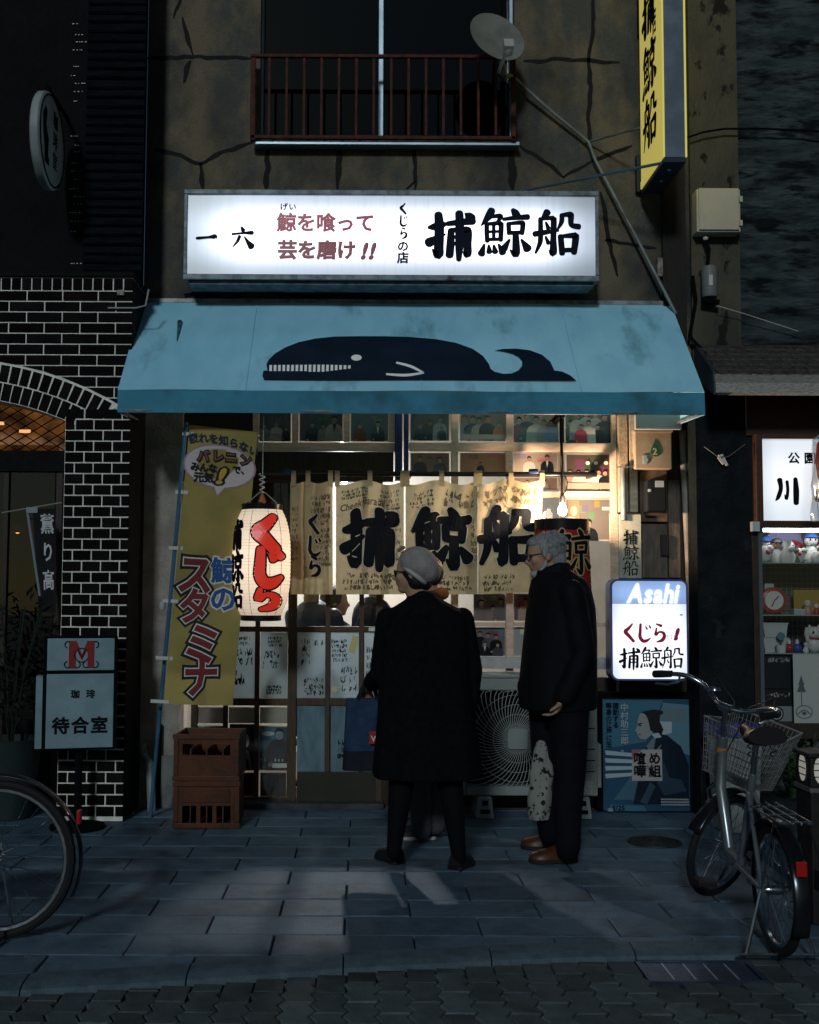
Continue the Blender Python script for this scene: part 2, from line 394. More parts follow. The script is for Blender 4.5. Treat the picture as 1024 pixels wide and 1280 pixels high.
KX = [(-4.0, 4.05), (-2.2, 4.18), (-1.359, 4.329), (-0.782, 4.447), (-0.482, 4.513), (-0.016, 4.631), (0.471, 4.713), (0.886, 4.776), (1.858, 4.819), (2.6, 4.83), (4.2, 4.83)]
def kerb_y(x):
    for (a, ya), (b, yb) in zip(KX, KX[1:]):
        if a <= x <= b: return ya + (yb - ya) * (x - a) / (b - a)
    return KX[0][1] if x < KX[0][0] else KX[-1][1]
pv = B()
ps = [(x, y) for x, y in KX]
pv.prism([(x, y, -0.155) for x, y in ps] + [(4.2, 12, -0.155), (-4.0, 12, -0.155)], (0, 0, 0.135))
pave = structure(pv.build('pavement', M_joint, smooth=0, origin=Vector((0, 6, -0.155))))
def clip_line(poly, p, n):
    out = []
    for i in range(len(poly)):
        a, b = poly[i], poly[(i + 1) % len(poly)]
        da = (a[0] - p[0]) * n[0] + (a[1] - p[1]) * n[1]; db = (b[0] - p[0]) * n[0] + (b[1] - p[1]) * n[1]
        if da >= 0: out.append(a)
        if da * db < 0:
            t = da / (da - db); out.append((a[0] + (b[0] - a[0]) * t, a[1] + (b[1] - a[1]) * t))
    return out
def piece(poly, z0, z1, ch):
    """a flat stone with chamfered upper edges"""
    n = len(poly); cx = sum(p[0] for p in poly) / n; cy = sum(p[1] for p in poly) / n
    ins = []
    for i in range(n):
        a, b, c = poly[i - 1], poly[i], poly[(i + 1) % n]
        d1 = Vector((b[0] - a[0], b[1] - a[1])).normalized(); d2 = Vector((c[0] - b[0], c[1] - b[1])).normalized()
        nn = Vector((-d1.y - d2.y, d1.x + d2.x)); l = nn.length
        nn = nn / l if l > 1e-6 else Vector((-d1.y, d1.x)); q = ch / max(0.5, nn.dot(Vector((-d1.y, d1.x))))
        ins.append((b[0] + nn.x * q, b[1] + nn.y * q))
    b = B(); vs = [(x, y, z0) for x, y in poly] + [(x, y, z1 - ch) for x, y in poly] + [(x, y, z1) for x, y in ins]
    fs = []
    for k in (0, 1):
        for i in range(n): fs.append((k * n + i, k * n + (i + 1) % n, (k + 1) * n + (i + 1) % n, (k + 1) * n + i))
    fs.append(tuple(2 * n + i for i in range(n)))
    b.add(vs, fs); b.o = Vector((cx, cy, z1))
    return b
rng = random.Random(4)
SL, SD, GAP = 0.567, 0.27327, 0.0035
slab_mesh = None
for r in range(-9, 4):                               # rows, from the kerb to the wall
    y0 = 6.7676 - SD * (-r + 0) + 0.0
    y1 = y0 + SD
    if y0 > YF + 0.1: continue
    ph = -0.072 + (SL / 2 if (r % 2) == 0 else 0)
    for k in range(-5, 6):
        x0 = ph + k * SL; x1 = x0 + SL
        if x1 < -2.9 or x0 > 2.9: continue
        po = [(x0 + GAP, y0 + GAP), (x1 - GAP, y0 + GAP), (x1 - GAP, y1 - GAP), (x0 + GAP, y1 - GAP)]
        ka, kb = kerb_y(x0), kerb_y(x1); whole = True
        if y0 < max(ka, kb):
            whole = False
            dx, dy = x1 - x0, kb - ka; l = math.hypot(dx, dy)
            po = clip_line(po, (x0, ka + 0.004), (-dy / l, dx / l))
            if len(po) < 3: continue
            ar = abs(sum(po[i - 1][0] * po[i][1] - po[i][0] * po[i - 1][1] for i in range(len(po)))) / 2
            if ar < 0.004: continue
        dz = rng.uniform(-0.0022, 0.0022)
        if whole:
            if slab_mesh is None:
                q = piece([(-SL / 2 + GAP, -SD / 2 + GAP), (SL / 2 - GAP, -SD / 2 + GAP), (SL / 2 - GAP, SD / 2 - GAP), (-SL / 2 + GAP, SD / 2 - GAP)], -0.05, 0, 0.004)
                slab_mesh = q.mesh('paving_slab', smooth=0); slab_mesh.materials.append(M_slab)
            o = bpy.data.objects.new('paving_slab', slab_mesh); COL.objects.link(o); o.parent = pave
            o.location = Vector(((x0 + x1) / 2, (y0 + y1) / 2, dz)) - WL[pave.name]
            o.rotation_euler = (rng.uniform(-.004, .004), rng.uniform(-.003, .003), rng.uniform(-.0015, .0015))
        else:
            q = piece(po, -0.05, dz, 0.004); q.build('paving_slab', M_slab, pave, smooth=0)
# kerb stones along the bent line
kb_ = B(); kb_.box(-3.9, 4.1, 3.9, 4.0, -0.158, -0.150)
kerb = structure(kb_.build('kerb', M_joint, smooth=0))
KW = 0.135
xs = [-2.93 + 0.572 * i for i in range(11)]
for a, b_ in zip(xs, xs[1:]):
    pr = [(0.0, -0.14), (0.0, 0.002), (-KW * 0.55, -0.002), (-KW * 0.80, -0.007), (-KW * 0.95, -0.018), (-KW, -0.032), (-KW, -0.14)]
    q = B(); rings = []
    for t in (0, 0.5, 1):
        x = a + 0.003 + (b_ - a - 0.006) * t; y = kerb_y(x)
        rings.append([(x, y + p[0], p[1]) for p in pr])
    q.loft(rings); q.build('kerb_stone', M_kerb, kerb, smooth=35)
# the road: interlocking pavers
rd = B(); rd.box(-4, 4.2, -1.0, 4.85, -0.158, -0.044)
road = structure(rd.build('road', M_joint, smooth=0))
PW, PD, RZ = 0.112, 0.212, -0.032
def zig(t):                                          # wavy flank
    u = (t * 2) % 1.0
    return 0.012 * (u * 4 if u < .25 else 2 - u * 4 if u < .75 else u * 4 - 4)
def paver_poly():
    ts = [0, .125, .25, .375, .5, .625, .75, .875, 1]
    a = 0.0042
    left = [(-PW / 2 + zig(t) + a, -PD / 2 + t * PD) for t in ts]; right = [(PW / 2 + zig(t) - a, -PD / 2 + t * PD) for t in ts]
    left[0] = (left[0][0], left[0][1] + a); left[-1] = (left[-1][0], left[-1][1] - a); right[0] = (right[0][0], right[0][1] + a); right[-1] = (right[-1][0], right[-1][1] - a)
    return right + left[::-1]
pm = piece(paver_poly(), -0.03, 0, 0.004).mesh('paver', smooth=0); pm.materials.append(M_paver)
GR = (G(764, 1193, RZ), G(890, 1226, RZ))
gx0, gx1, gy0, gy1 = 1.064, 1.512, 4.395, kerb_y(1.2) - KW - 0.012
rest = B()
cand = []
for i in range(-26, 28):
    for j in range(0, 22):
        x = i * PW; y = 4.70 - j * PD - (PD / 2 if i % 2 else 0)
        if y + PD / 2 > kerb_y(x) - KW - 0.015 or y < 0.6: continue
        if gx0 < x < gx1 and y + PD / 2 > gy0 - 0.002: continue
        cand.append((y < 3.6 or abs(x - 0.1) > 1.75, x, y))
near = sorted(cand, key=lambda c: (c[0], -c[2]))
for n_, (_, x, y) in enumerate(near):
    dz = rng.uniform(-0.0012, 0.0012)
    if n_ < 290:
        o = bpy.data.objects.new('paver', pm); COL.objects.link(o); o.parent = road
        o.location = Vector((x, y, RZ + dz)) - WL[road.name]; o.rotation_euler = (rng.uniform(-.006, .006), rng.uniform(-.008, .008), 0)
    else:
        rest.add([(v.co.x + x, v.co.y + y, v.co.z + RZ + dz) for v in pm.vertices], [tuple(p.vertices) for p in pm.polygons])
stuff(rest.build('pavers_farther_off', M_paver, road, smooth=0))
fl = B()                                             # short cut stones filling the edge towards the kerb
for i in range(-26, 28):
    x = i * PW; y = 4.70
    top = gy0 - .004 if gx0 < x < gx1 else kerb_y(x) - KW - 0.006; y = 4.70 - (PD / 2 if i % 2 else 0) + PD / 2
    while y > (gy0 - .002 if gx0 < x < gx1 else kerb_y(x) - KW - .015): y -= PD
    if top - y > 0.012: fl.box(x - PW / 2 + .004, x + PW / 2 - .004, y + .003, top - .004, RZ - .03, RZ + rng.uniform(-.003, .001))
stuff(fl.build('cut_pavers', M_paver, road, smooth=0))
# drain grate in the gutter
M_steel = mat('grate_steel', (0.05, 0.075, 0.15), (0.03, 0.045, 0.08), 8, 0.42, metal=0.6, bump=0.2)
M_steelw = mat('grate_edge', (0.55, 0.6, 0.65), rough=0.35, metal=0.5)
M_black = mat('black_void', (0.003, 0.003, 0.004), rough=0.9, spec=.1)
gt = thing('drain_grate', 'flat steel drain grate let into the road beside the kerb', 'drain grate', ((gx0 + gx1) / 2, (gy0 + gy1) / 2, RZ))
q = B(); q.box(gx0, gx1, gy0, gy0 + .02, RZ - .05, RZ + .003); q.box(gx0, gx1, gy1 - .02, gy1, RZ - .05, RZ + .003); q.box(gx0, gx0 + .02, gy0 + .02, gy1 - .02, RZ - .05, RZ + .003); q.box(gx1 - .02, gx1, gy0 + .02, gy1 - .02, RZ - .05, RZ + .003)
q.build('frame', M_steel, gt, smooth=0)
q = B(); q.box(gx0 + .02, gx1 - .02, gy0 + .02, gy1 - .02, RZ - .05, RZ - .03); q.build('pit', M_black, gt, smooth=0)
n_ = 5
for i in range(n_):
    a = gx0 + .022 + (gx1 - gx0 - .044) * i / n_; b_ = gx0 + .022 + (gx1 - gx0 - .044) * (i + 1) / n_ - .006
    q = B(); q.box(a, b_, gy0 + .022, gy1 - .022, RZ - .02, RZ - .001); o = q.build('plate', M_steel, gt, smooth=0)
    if i < n_ - 1:
        q = B(); q.box(b_ + .001, b_ + .005, gy0 + .03, gy1 - .03, RZ - .015, RZ + .001); q.build('edge_strip', M_steelw, o, smooth=0)
# round cover
c = G(818, 1053); mh = thing('manhole_cover', 'small dark round iron cover set in the paving near the poster', 'manhole cover', c)
M_iron = mat('cast_iron', (0.02, 0.021, 0.023), (0.035, 0.035, 0.036), 20, 0.5, metal=0.5, bump=0.5, bscale=90)
q = B(); q.lathe([(0.0, .010), (.125, .010), (.13, .006), (.131, 0)], (c.x, c.y, 0), 32); q.build('lid', M_iron, mh)
q = B(); q.lathe([(.134, -.002), (.134, .008), (.15, .008), (.153, -.002)], (c.x, c.y, 0), 32); q.build('rim', M_iron, mh)
for r_ in (.03, .065, .1):
    q = B(); q.tube([(c.x + r_ * math.cos(a * .2618), c.y + r_ * math.sin(a * .2618), .0105) for a in range(24)], .003, 5, True); q.build('ring', M_iron, mh)
# ================================================================== restaurant building
M_stucco = mat('old_stucco', (0.165, 0.135, 0.09), (0.078, 0.082, 0.074), 4.5, 0.9, bump=1.3, bscale=85, c3=(0.026, 0.032, 0.035), scale3=1.3, lo3=0.47, hi3=0.68, detail=15, lo=0.42, hi=0.60, stretch=(1, 1, .6))  # weathered mottling; warm light patches are put into the brown too
M_crack = mat('crack_filler', (0.008, 0.008, 0.009), rough=0.8, bump=0.4)
M_conc = mat('pillar_render', (0.30, 0.285, 0.26), (0.2, 0.19, 0.175), 5, 0.85, bump=0.7, bscale=60, c3=(0.03, 0.03, 0.03), scale3=9, lo3=0.66, hi3=0.74)
M_cream = mat('cream_wood', (0.64, 0.48, 0.39), (0.52, 0.38, 0.30), 12, 0.55, bump=0.15, stretch=(1, 1, 4))
M_dkwood = mat('dark_wood', (0.035, 0.024, 0.016), (0.02, 0.014, 0.010), 10, 0.5, bump=0.2, stretch=(6, 1, 1))
M_doorw = mat('door_wood', (0.075, 0.048, 0.03), (0.045, 0.03, 0.02), 9, 0.5, bump=0.25, stretch=(6, 6, 1))
M_blue = mat('blue_paint', (0.012, 0.04, 0.13), (0.01, 0.025, 0.07), 6, 0.45, bump=0.1)
M_rust = mat('rusty_iron', (0.10, 0.026, 0.018), (0.045, 0.016, 0.012), 30, 0.75, bump=0.4, bscale=120)
M_alu = mat('aluminium', (0.32, 0.42, 0.5), (0.25, 0.33, 0.4), 5, 0.4, metal=0.55)
M_glassd = glass('dark_glass', (0.12, 0.14, 0.16), 0.03)
M_glass = glass('clear_glass', (0.95, 0.97, 0.97), 0.05)
M_inner = mat('inner_plaster', (0.62, 0.58, 0.5), (0.55, 0.5, 0.43), 4, 0.8)
M_floor = mat('inner_floor', (0.12, 0.09, 0.06), rough=0.6)
rb = thing('restaurant_building', 'weathered two-storey stucco shop building with cracked upper wall and rusty railed window', 'building', (0.27, YF, 0))
xl = P(181, 300, YF).x; xr = P(862, 300, YF).x
ztop = 6.2
wx0, wx1, wz0, wz1 = rc(326, -110, 643, 173, YF)
sx0, sx1, _, sz1 = rc(228, 500, 772, 700, YF)
def wall_part(name, x0, x1, z0, z1, m, y0=YF, y1=YF + .22):
    q = B(); q.box(x0, x1, y0, y1, z0, z1); return q.build(name, m, rb, smooth=0)
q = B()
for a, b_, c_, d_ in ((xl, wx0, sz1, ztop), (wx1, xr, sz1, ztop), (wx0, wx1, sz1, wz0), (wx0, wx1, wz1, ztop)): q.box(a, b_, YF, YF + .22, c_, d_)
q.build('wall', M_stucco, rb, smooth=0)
wall_part('pillar', xl, sx0, 0.004, sz1 - .001, M_conc)
wall_part('pillar', sx1, xr, 0.004, sz1 - .001, M_dkwood)
# cracks, as raised lines of black filler
def crack(pts, wd=4.0):
    q = B(); r = random.Random(int(pts[0][0] * 7 + pts[0][1]))
    fine = []
    for (a, b_) in zip(pts, pts[1:]):
        n = max(2, int(math.hypot(b_[0] - a[0], b_[1] - a[1]) / 9))
        for i in range(n): fine.append((a[0] + (b_[0] - a[0]) * i / n + r.uniform(-1.3, 1.3), a[1] + (b_[1] - a[1]) * i / n + r.uniform(-1.3, 1.3), wd * r.uniform(.36, .62)))
    fine.append((*pts[-1], wd * .2))
    fine[0] = (fine[0][0], fine[0][1], wd * .25)
    vs, fs = ribbon(fine, 1, 0, 2)
    q.add([P(v[0], v[1], YF - .003) for v in vs], fs)
    return q.build('crack', M_crack, rb, smooth=0)
for pts, wd in (([(183, 74), (240, 71), (313, 73)], 5), ([(227, 22), (236, 50), (241, 68)], 5), ([(228, -4), (217, 22)], 4), ([(237, 76), (230, 103)], 6), ([(194, 187), (228, 196), (250, 205), (280, 190), (318, 177)], 5),
                ([(250, 205), (254, 237)], 6), ([(336, 182), (333, 237)], 6.5), ([(425, 184), (422, 237)], 6.5), ([(518, 187), (519, 237)], 5), ([(519, 228), (508, 236)], 4), ([(649, 182), (690, 207), (705, 222)], 4.5),
                ([(705, 222), (740, 202), (790, 182)], 4), ([(743, -6), (740, 50), (735, 74), (738, 110), (735, 150), (738, 178)], 5), ([(655, 77), (700, 74), (775, 78)], 4.5), ([(752, 240), (760, 300), (772, 345)], 5), ([(757, 300), (820, 310)], 4), ([(640, 186), (641, 236)], 9)):
    crack(pts, wd)
# upper window
win = B(); win.box(wx0, wx1, YF + .16, YF + .168, wz0, wz1)
wn = win.build('window', M_glassd, rb, smooth=0)
q = B(); Yw = YF + .09
for px in (326.5, 476.5, 640):
    a = P(px - 3, 80, Yw).x; b_ = P(px + 3, 80, Yw).x
    q = B(); q.box(a, b_, Yw, Yw + .06, wz0 + .02, wz1); q.build('sash_post', M_alu, wn, smooth=0, bevel=.003)
q = B(); q.pbox(326, 171, 642, 175.5, Yw - .02, Yw + .07); q.build('sill_rail', M_alu, wn, smooth=0, bevel=.003)
q = B(); q.pbox(318, 176, 650, 181, YF - .10, YF - .002); q.build('sill', M_alu, rb, smooth=0, bevel=.004)
M_curt = mat('dim_curtain', (0.05, 0.075, 0.09), (0.03, 0.045, 0.055), 3, 0.9, stretch=(8, 1, 1))
q = B(); a, b_, c_, d_ = rc(480, -100, 640, 172, YF + .24); q.grid(lambda u, v: (a + (b_ - a) * u, YF + .26 + .02 * math.sin(u * 40), c_ + (d_ - c_) * v), 60, 2); q.build('curtain', M_curt, wn)
q = B(); q.box(wx0 - .1, wx1 + .1, YF + .9, YF + .95, wz0 - .2, wz1 + .2); q.build('dark_room_wall', M_black, rb, smooth=0)
# railing in front of the window
Yr = YF - .13
rl = thing('window_railing', 'rusty red-brown iron railing in front of the upper window', 'railing', P(482, 175, Yr))
q = B(); q.pbox(313, 67.5, 645, 71.5, Yr, Yr + .03); q.build('top_rail', M_rust, rl, smooth=0, bevel=.003)
q = B(); q.pbox(313, 169, 645, 173.5, Yr, Yr + .03); q.build('bottom_rail', M_rust, rl, smooth=0, bevel=.003)
for px in (316, 642):
    q = B(); q.pbox(px - 3, 71.8, px + 3, 175, Yr, Yr + .03); q.build('post', M_rust, rl, smooth=0, bevel=.003)
    p = P(px, 100, Yr); q = B(); q.box(p.x - .01, p.x + .01, Yr + .03, YF, p.z - .01, p.z + .01); q.build('wall_bracket', M_rust, rl, smooth=0)
for i in range(14):
    px = 336.5 + i * 21.8
    q = B(); q.pbox(px - 1.5, 71.8, px + 1.5, 168.8, Yr + .008, Yr + .022); q.build('bar', M_rust, rl, smooth=0)
# interior room
ix0, ix1 = xl - .05, xr + .1
q = B(); q.box(ix0, ix1, YF + 2.6, YF + 2.7, 0, 2.75); q.build('interior_back_wall', M_inner, rb, smooth=0)
q = B(); q.box(ix0 - .06, ix0, YF + .22, YF + 2.7, 0, 2.75); q.build('interior_side_wall', M_inner, rb, smooth=0)
q = B(); q.box(ix1, ix1 + .06, YF + .22, YF + 2.7, 0, 2.75); q.build('interior_side_wall', M_inner, rb, smooth=0)
q = B(); q.box(ix0, ix1, YF + .22, YF + 2.7, 2.75, 2.85); q.build('interior_ceiling', M_inner, rb, smooth=0)
q = B(); q.box(ix0, ix1, YF, YF + 2.7, -.015, .006); q.build('interior_floor', M_floor, rb, smooth=0)
# ------------------------------------------------------------------ shop front: posts, beams, panes
Yd = YF + .03
def bar(name, x0, y0, x1, y1, m, Y0=Yd, dp=.05, parent=None, bevel=.003):
    q = B(); q.pbox(x0, y0, x1, y1, Y0, Y0 + dp); return q.build(name, m, parent or rb, smooth=0, bevel=bevel)
tr = bar('transom_window', 320, 553, 494, 564, M_cream)
for px in (320, 369, 433.5, 490): bar('transom_post', px - 4, 505, px + 4, 552.6, M_cream, parent=tr)
bar('transom_glass', 324, 505, 490, 552.6, M_glass, Yd + .028, .004, tr, 0)
bar('dark_beam', 240, 564.4, 492, 601, M_dkwood, Yd - .01, .08)
bar('infill_board', 229, 500, 315.5, 601, M_dkwood, Yd + .01, .06)
bar('added_dark_screen', 240, 601.4, 362, 742, M_dkwood, YF + .13, .02)  # added dark screen, keeps the lit room from showing through these panes
bar('added_dark_screen', 362.3, 601.4, 412, 700, M_dkwood, YF + .13, .02)
bar('blue_post', 494, 505, 503, 600, M_blue, Yd - .03, .07)
bar('blue_post', 505, 505, 511, 600, M_blue, Yd - .02, .06)
dw = bar('display_window', 511.5, 553.5, 772, 564, M_cream, Yd)
for px, hw in ((568.5, 4.5), (637, 4.5), (703, 2.2), (769, 4)):
    bar('window_post', px - hw, 505, px + hw, 553.1, M_cream if px != 703 else M_black, parent=dw)
    bar('window_post', px - hw, 564.4, px + hw, 845, M_cream if px != 703 else M_cream, parent=dw)
for a, b_ in ((573.5, 632), (642, 700.4), (705.6, 764.6)):
    bar('window_rail', a, 614, b_, 622, M_cream, Yd + .005, .035, dw)
    bar('window_rail', a, 778, b_, 783, M_cream, Yd + .005, .035, dw)
bar('window_glass', 512, 505, 765, 846, M_glass, Yd + .045, .004, dw, 0)
bar('window_sill', 590, 822, 765, 836, mat('sill_paint', (0.4, 0.42, 0.42), (0.25, 0.27, 0.28), 8, .6), Yd - .04, .09, dw)
bar('wall_below_window', 470, 846.5, 772, 1012, M_dkwood, Yd + .01, .06)
# sliding doors with small panes
M_frost = mat('frosted_glass', (0.60, 0.68, 0.70), (0.50, 0.58, 0.62), 3, 0.35, trans=0.55, spec=.5)
M_frostd = mat('frosted_glass_lower', (0.24, 0.38, 0.46), (0.15, 0.25, 0.32), 4, 0.35, trans=0.5, spec=.5, stretch=(3, 1, 1))
M_ink = mat('ink', (0.005, 0.006, 0.010), rough=.7, spec=.08)
def door(name, x0, x1, mull, Y, kick=True):
    d = bar(name, x0, 597, x1, 602, M_doorw, Y, .035)
    for a, b_ in ((x0, x0 + 8), (x1 - 8, x1)): bar('stile', a, 602.3, b_, 1004, M_doorw, Y, .035, d)
    for y0, y1 in ((783, 790), (873, 882), (965, 1004) if kick else (996, 1004)): bar('rail' if y1 - y0 < 20 else 'kick_board', x0 + 8.3, y0, x1 - 8.3, y1, M_doorw if y1 - y0 < 20 else mat('kick_board', (0.03, 0.028, 0.02), (0.02, 0.02, 0.016), 4, .6), Y + .003, .029, d)
    for m_ in mull: bar('muntin', m_ - 3, 602.3, m_ + 3, 964.6 if kick else 996, M_doorw, Y - .002, .03, d, .002)
    return d
dl = door('sliding_door', 240, 368, (283, 322), YF + .075, kick=False)
dr = door('sliding_door', 363, 478, (410, 452), YF + .035)
def pane(parent, x0, y0, x1, y1, Y, m, scr=None, seed=0, label=None):
    a, b_, c_, d_ = rc(x0, y0, x1, y1, Y)
    q = B(); q.box(a, b_, Y, Y + .005, c_, d_); o = q.build('pane', m, parent, smooth=0)
    if scr:
        r = random.Random(seed); s = B()
        for (u0, v0, u1, v1, rows, wd) in scr:
            scribble(s, lambda u, v, l: Vector((a + (b_ - a) * u, Y - .002 - l * .0008, c_ + (d_ - c_) * v)), u0, v0, u1, v1, rows, r, wd)
        stuff(s.build('handwriting', M_ink, o, smooth=0))
    return o
Yl, Yq = YF + .09, YF + .05
for a, b_ in ((249, 280), (286.5, 319), (325.5, 359.5)): pane(dl, a, 603, b_, 782.6, Yl, M_glass)
for a, b_ in ((371.5, 406.6), (413.4, 448.6), (455.4, 469.5)): pane(dr, a, 603, b_, 782.6, Yq, M_glass)
for i, (a, b_) in enumerate(((249, 280), (286.5, 319), (325.5, 359.5))): pane(dl, a, 790.4, b_, 872.6, Yl, M_frost, [[(.3, .45, .9, .95, 5, .012), (.1, .08, .9, .3, 3, .010)], [(.3, .8, .8, .95, 2, .008), (.1, .5, .9, .78, 2, .014), (.1, .2, .6, .45, 2, .02)], [(.25, .78, .8, .95, 3, .008), (.05, .45, .7, .75, 2, .013), (.2, .06, .8, .2, 3, .008)]][i], 11 + i)
for i, (a, b_) in enumerate(((371.5, 406.6), (413.4, 448.6), (455.4, 469.5))):
    pane(dr, a, 790.4, b_, 872.6, Yq, M_frost, [[(.12, .5, .45, .92, 4, .009), (.55, .8, .95, .9, 1, .007), (.2, .04, .95, .33, 3, .009)], [(.02, .55, .6, .9, 5, .008), (.3, .1, .95, .5, 3, .012)], [(.1, .2, .9, .8, 5, .012)]][i], 31 + i)
    pane(dr, a, 882.4, b_, 964.6, Yq, M_frostd, [(.2, .2, .8, .5, 3, .008)] if i == 1 else None, 5)
for i, (a, b_) in enumerate(((249, 280), (286.5, 319), (325.5, 359.5))): pane(dl, a, 882.4, b_, 996, Yl, M_glass)
q = B(); q.pbox(240, 1004.4, 480, 1012, YF - .06, YF + .14); q.build('door_sill', mat('sill_stone', (0.05, 0.055, 0.06), (0.03, 0.03, 0.035), 10, .7, bump=.4), rb, smooth=0, bevel=.005)
# notes taped on the right door
for (x0, y0, x1, y1, c_, an, lb) in ((438, 795, 446, 816, (0.55, 0.48, 0.2), -.25, 'faded yellow paper slip taped to the upper frosted door pane'), (415, 856, 422, 868, (0.5, 0.48, 0.3), .2, 'small round yellowish sticker low on the frosted door pane')):
    a, b_, c2_, d_ = rc(x0, y0, x1, y1, Yq - .006); cx_, cz_ = (a + b_) / 2, (c2_ + d_) / 2; q = B()
    if 'round' in lb: q.lathe([(0, -.0015), (.022, -.0015), (.0225, 0)], (cx_, Yq - .006, cz_), 16, 'y')
    else:
        pts = [(-.5, -.5), (.5, -.5), (.48, .5), (-.46, .52)]
        q.prism([(cx_ + (u * math.cos(an) * (b_ - a) - v * math.sin(an) * (d_ - c2_)), Yq - .0065, cz_ + u * math.sin(an) * (b_ - a) + v * math.cos(an) * (d_ - c2_)) for u, v in pts], (0, .0012, 0))
    tag(q.build('taped_note' if 'slip' in lb else 'sticker', mat('note_' + lb[:5], c_, rough=.8), None, smooth=0), lb, 'note')
q = B(); a, b_, c_, d_ = rc(461, 784.5, 471, 789, YF + .030); q.box(a, b_, YF + .031, YF + .034, c_, d_)
tag(q.build('name_sticker', mat('sticker_white', (0.6, 0.6, 0.55), rough=.6), None, smooth=0), 'small white sticker on the door rail left of the woman', 'sticker')
# photo prints --------------------------------------------------------------
Yph = Yd + .056
WH, BK, RD, OR, GY, NV = (.62, .58, .55), (.012, .012, .016), (.3, .03, .04), (.45, .13, .05), (.2, .2, .22), (.03, .04, .09)
def photo(x0, y0, x1, y1, bgc, ppl, label, low=None, Y=Yph, hgt=.5, extra=None, name='photograph', cat='photograph', border=True, seed=1):
    a, b_, c_, d_ = rc(x0, y0, x1, y1, Y); p = Pic(a, b_, c_, d_, Y); asp = (d_ - c_) / (b_ - a); r = random.Random(seed)
    bgc = tuple(min(.6, ch * 1.9 + .01) for ch in bgc); q = p.rect(0, 0, 1, 1, (.6, .57, .5) if border else bgc)
    p.rect(.02, .03, .98, .97, bgc)
    for k in range(4):                                # walls, shelves and notices behind the sitters
        u = r.random() * .8; v = .5 + r.random() * .3; p.rect(u, v, u + .08 + r.random() * .16, min(.95, v + .1 + r.random() * .2), tuple(min(1, ch * r.uniform(.35, 1.9) + .01) for ch in bgc))
    for (u, v, h, cl, *rest_) in ppl: p.person(u, v, h, cl, asp=asp, collar=rest_[0] if rest_ else None)
    if low: p.rect(.02, .03, .98, .2, low)
    if extra: extra(p, asp)
    o = p.build(name, None, printmat('photo_gloss', .22, .5))
    return tag(o, label, cat, 'snapshots behind the shop window')
photo(323, 515, 364, 552, (.035, .025, .022), [(.18, .55, .5, (.3, .22, .18)), (.55, .62, .6, (.55, .42, .36)), (.85, .45, .4, BK)], 'snapshot with a pale-robed sitter, first in the short left row under the awning', seed=3)
photo(374, 515, 429, 552, (.03, .03, .035), [(.3, .6, .6, BK), (.55, .55, .5, (.35, .26, .22)), (.8, .78, .8, (.5, .38, .32), BK)], 'dark snapshot of a man in a pale jacket, middle of the short left row', seed=5)
photo(438, 515, 486, 552, (.04, .06, .065), [(.25, .55, .55, (.22, .05, .03)), (.72, .62, .6, BK, WH)], 'snapshot of two men before a grey wall, left of the blue post', seed=6)
photo(513, 512, 562, 551, (.05, .035, .03), [(.25, .5, .5, BK), (.5, .6, .55, BK), (.75, .7, .6, (.5, .48, .48)), (.8, .42, .4, BK)], 'snapshot of four diners in dark clothes, top row beside the blue post', seed=7)
photo(575, 512, 632, 551, (.16, .09, .06), [(.1, .75, .8, (.3, .36, .45)), (.28, .72, .8, BK), (.42, .68, .7, (.45, .43, .42)), (.6, .72, .75, BK), (.85, .55, .5, OR)], 'snapshot of guests standing at a table of food, orange jumper at right, top row', low=(.5, .4, .35), seed=8)
photo(642, 512, 698, 553, (.20, .12, .10), [(.12, .7, .7, RD), (.3, .8, .75, (.05, .05, .06)), (.5, .72, .8, WH), (.68, .62, .6, (.25, .25, .28)), (.85, .62, .65, (.18, .25, .4))], 'snapshot of a cook in white among standing guests, top row', seed=9)
photo(707, 512, 764, 554, (.06, .045, .04), [(.1, .6, .6, BK), (.25, .82, .6, WH), (.45, .9, .6, WH), (.65, .88, .6, (.5, .5, .5)), (.85, .8, .7, BK), (.7, .5, .5, BK), (.5, .62, .55, WH), (.33, .5, .5, (.38, .03, .07))], 'crowded group snapshot with a crimson-dressed sitter in front, top right corner', seed=10)
photo(513, 566, 562, 592, (.14, .07, .045), [(.25, .75, .9, BK), (.75, .7, .9, (.06, .06, .07))], 'snapshot of two men face to face, just above the curtain rod beside blue post', seed=12)
photo(575, 566, 632, 592, (.30, .13, .06), [(.45, .5, .5, BK)], 'orange-walled snapshot with one small head, above the curtain rod', seed=13)
photo(642, 566, 698, 592, (.22, .17, .14), [(.35, .75, .8, WH), (.75, .8, .85, BK, WH)], 'snapshot of a white-capped cook and a suited man, above the curtain rod end', seed=14)
def lamps(p, asp):
    for u in (.48, .66, .88): p.oval(u, .74, .045, .05, (.85, .75, .55))
photo(707, 567, 764, 613, (.05, .03, .025), [(.1, .52, .5, (.55, .3, .25)), (.28, .5, .5, WH), (.46, .52, .5, WH), (.6, .5, .45, (.5, .5, .5)), (.72, .52, .5, WH), (.86, .5, .5, BK)], 'snapshot of a row of cooks in white under round lamps', extra=lamps, low=(.35, .25, .2), seed=15)
photo(707, 623, 764, 676, (.10, .08, .075), [(.5, .45, .62, BK, (.1, .1, .1))], 'snapshot of a man in black wearing glasses inside a shop', seed=16, extra=lambda p, a: (p.rect(.05, .5, .3, .95, (.4, .24, .14)), p.rect(.8, .72, .97, .8, WH), p.oval(.18, .7, .08, .12, (.6, .5, .4)), p.oval(.12, .52, .1, .05, WH)))
photo(642, 597, 698, 612, (.1, .06, .05), [(.3, .7, .8, RD), (.7, .7, .8, (.2, .2, .2))], 'narrow strip of snapshot right of the curtain end', seed=18)
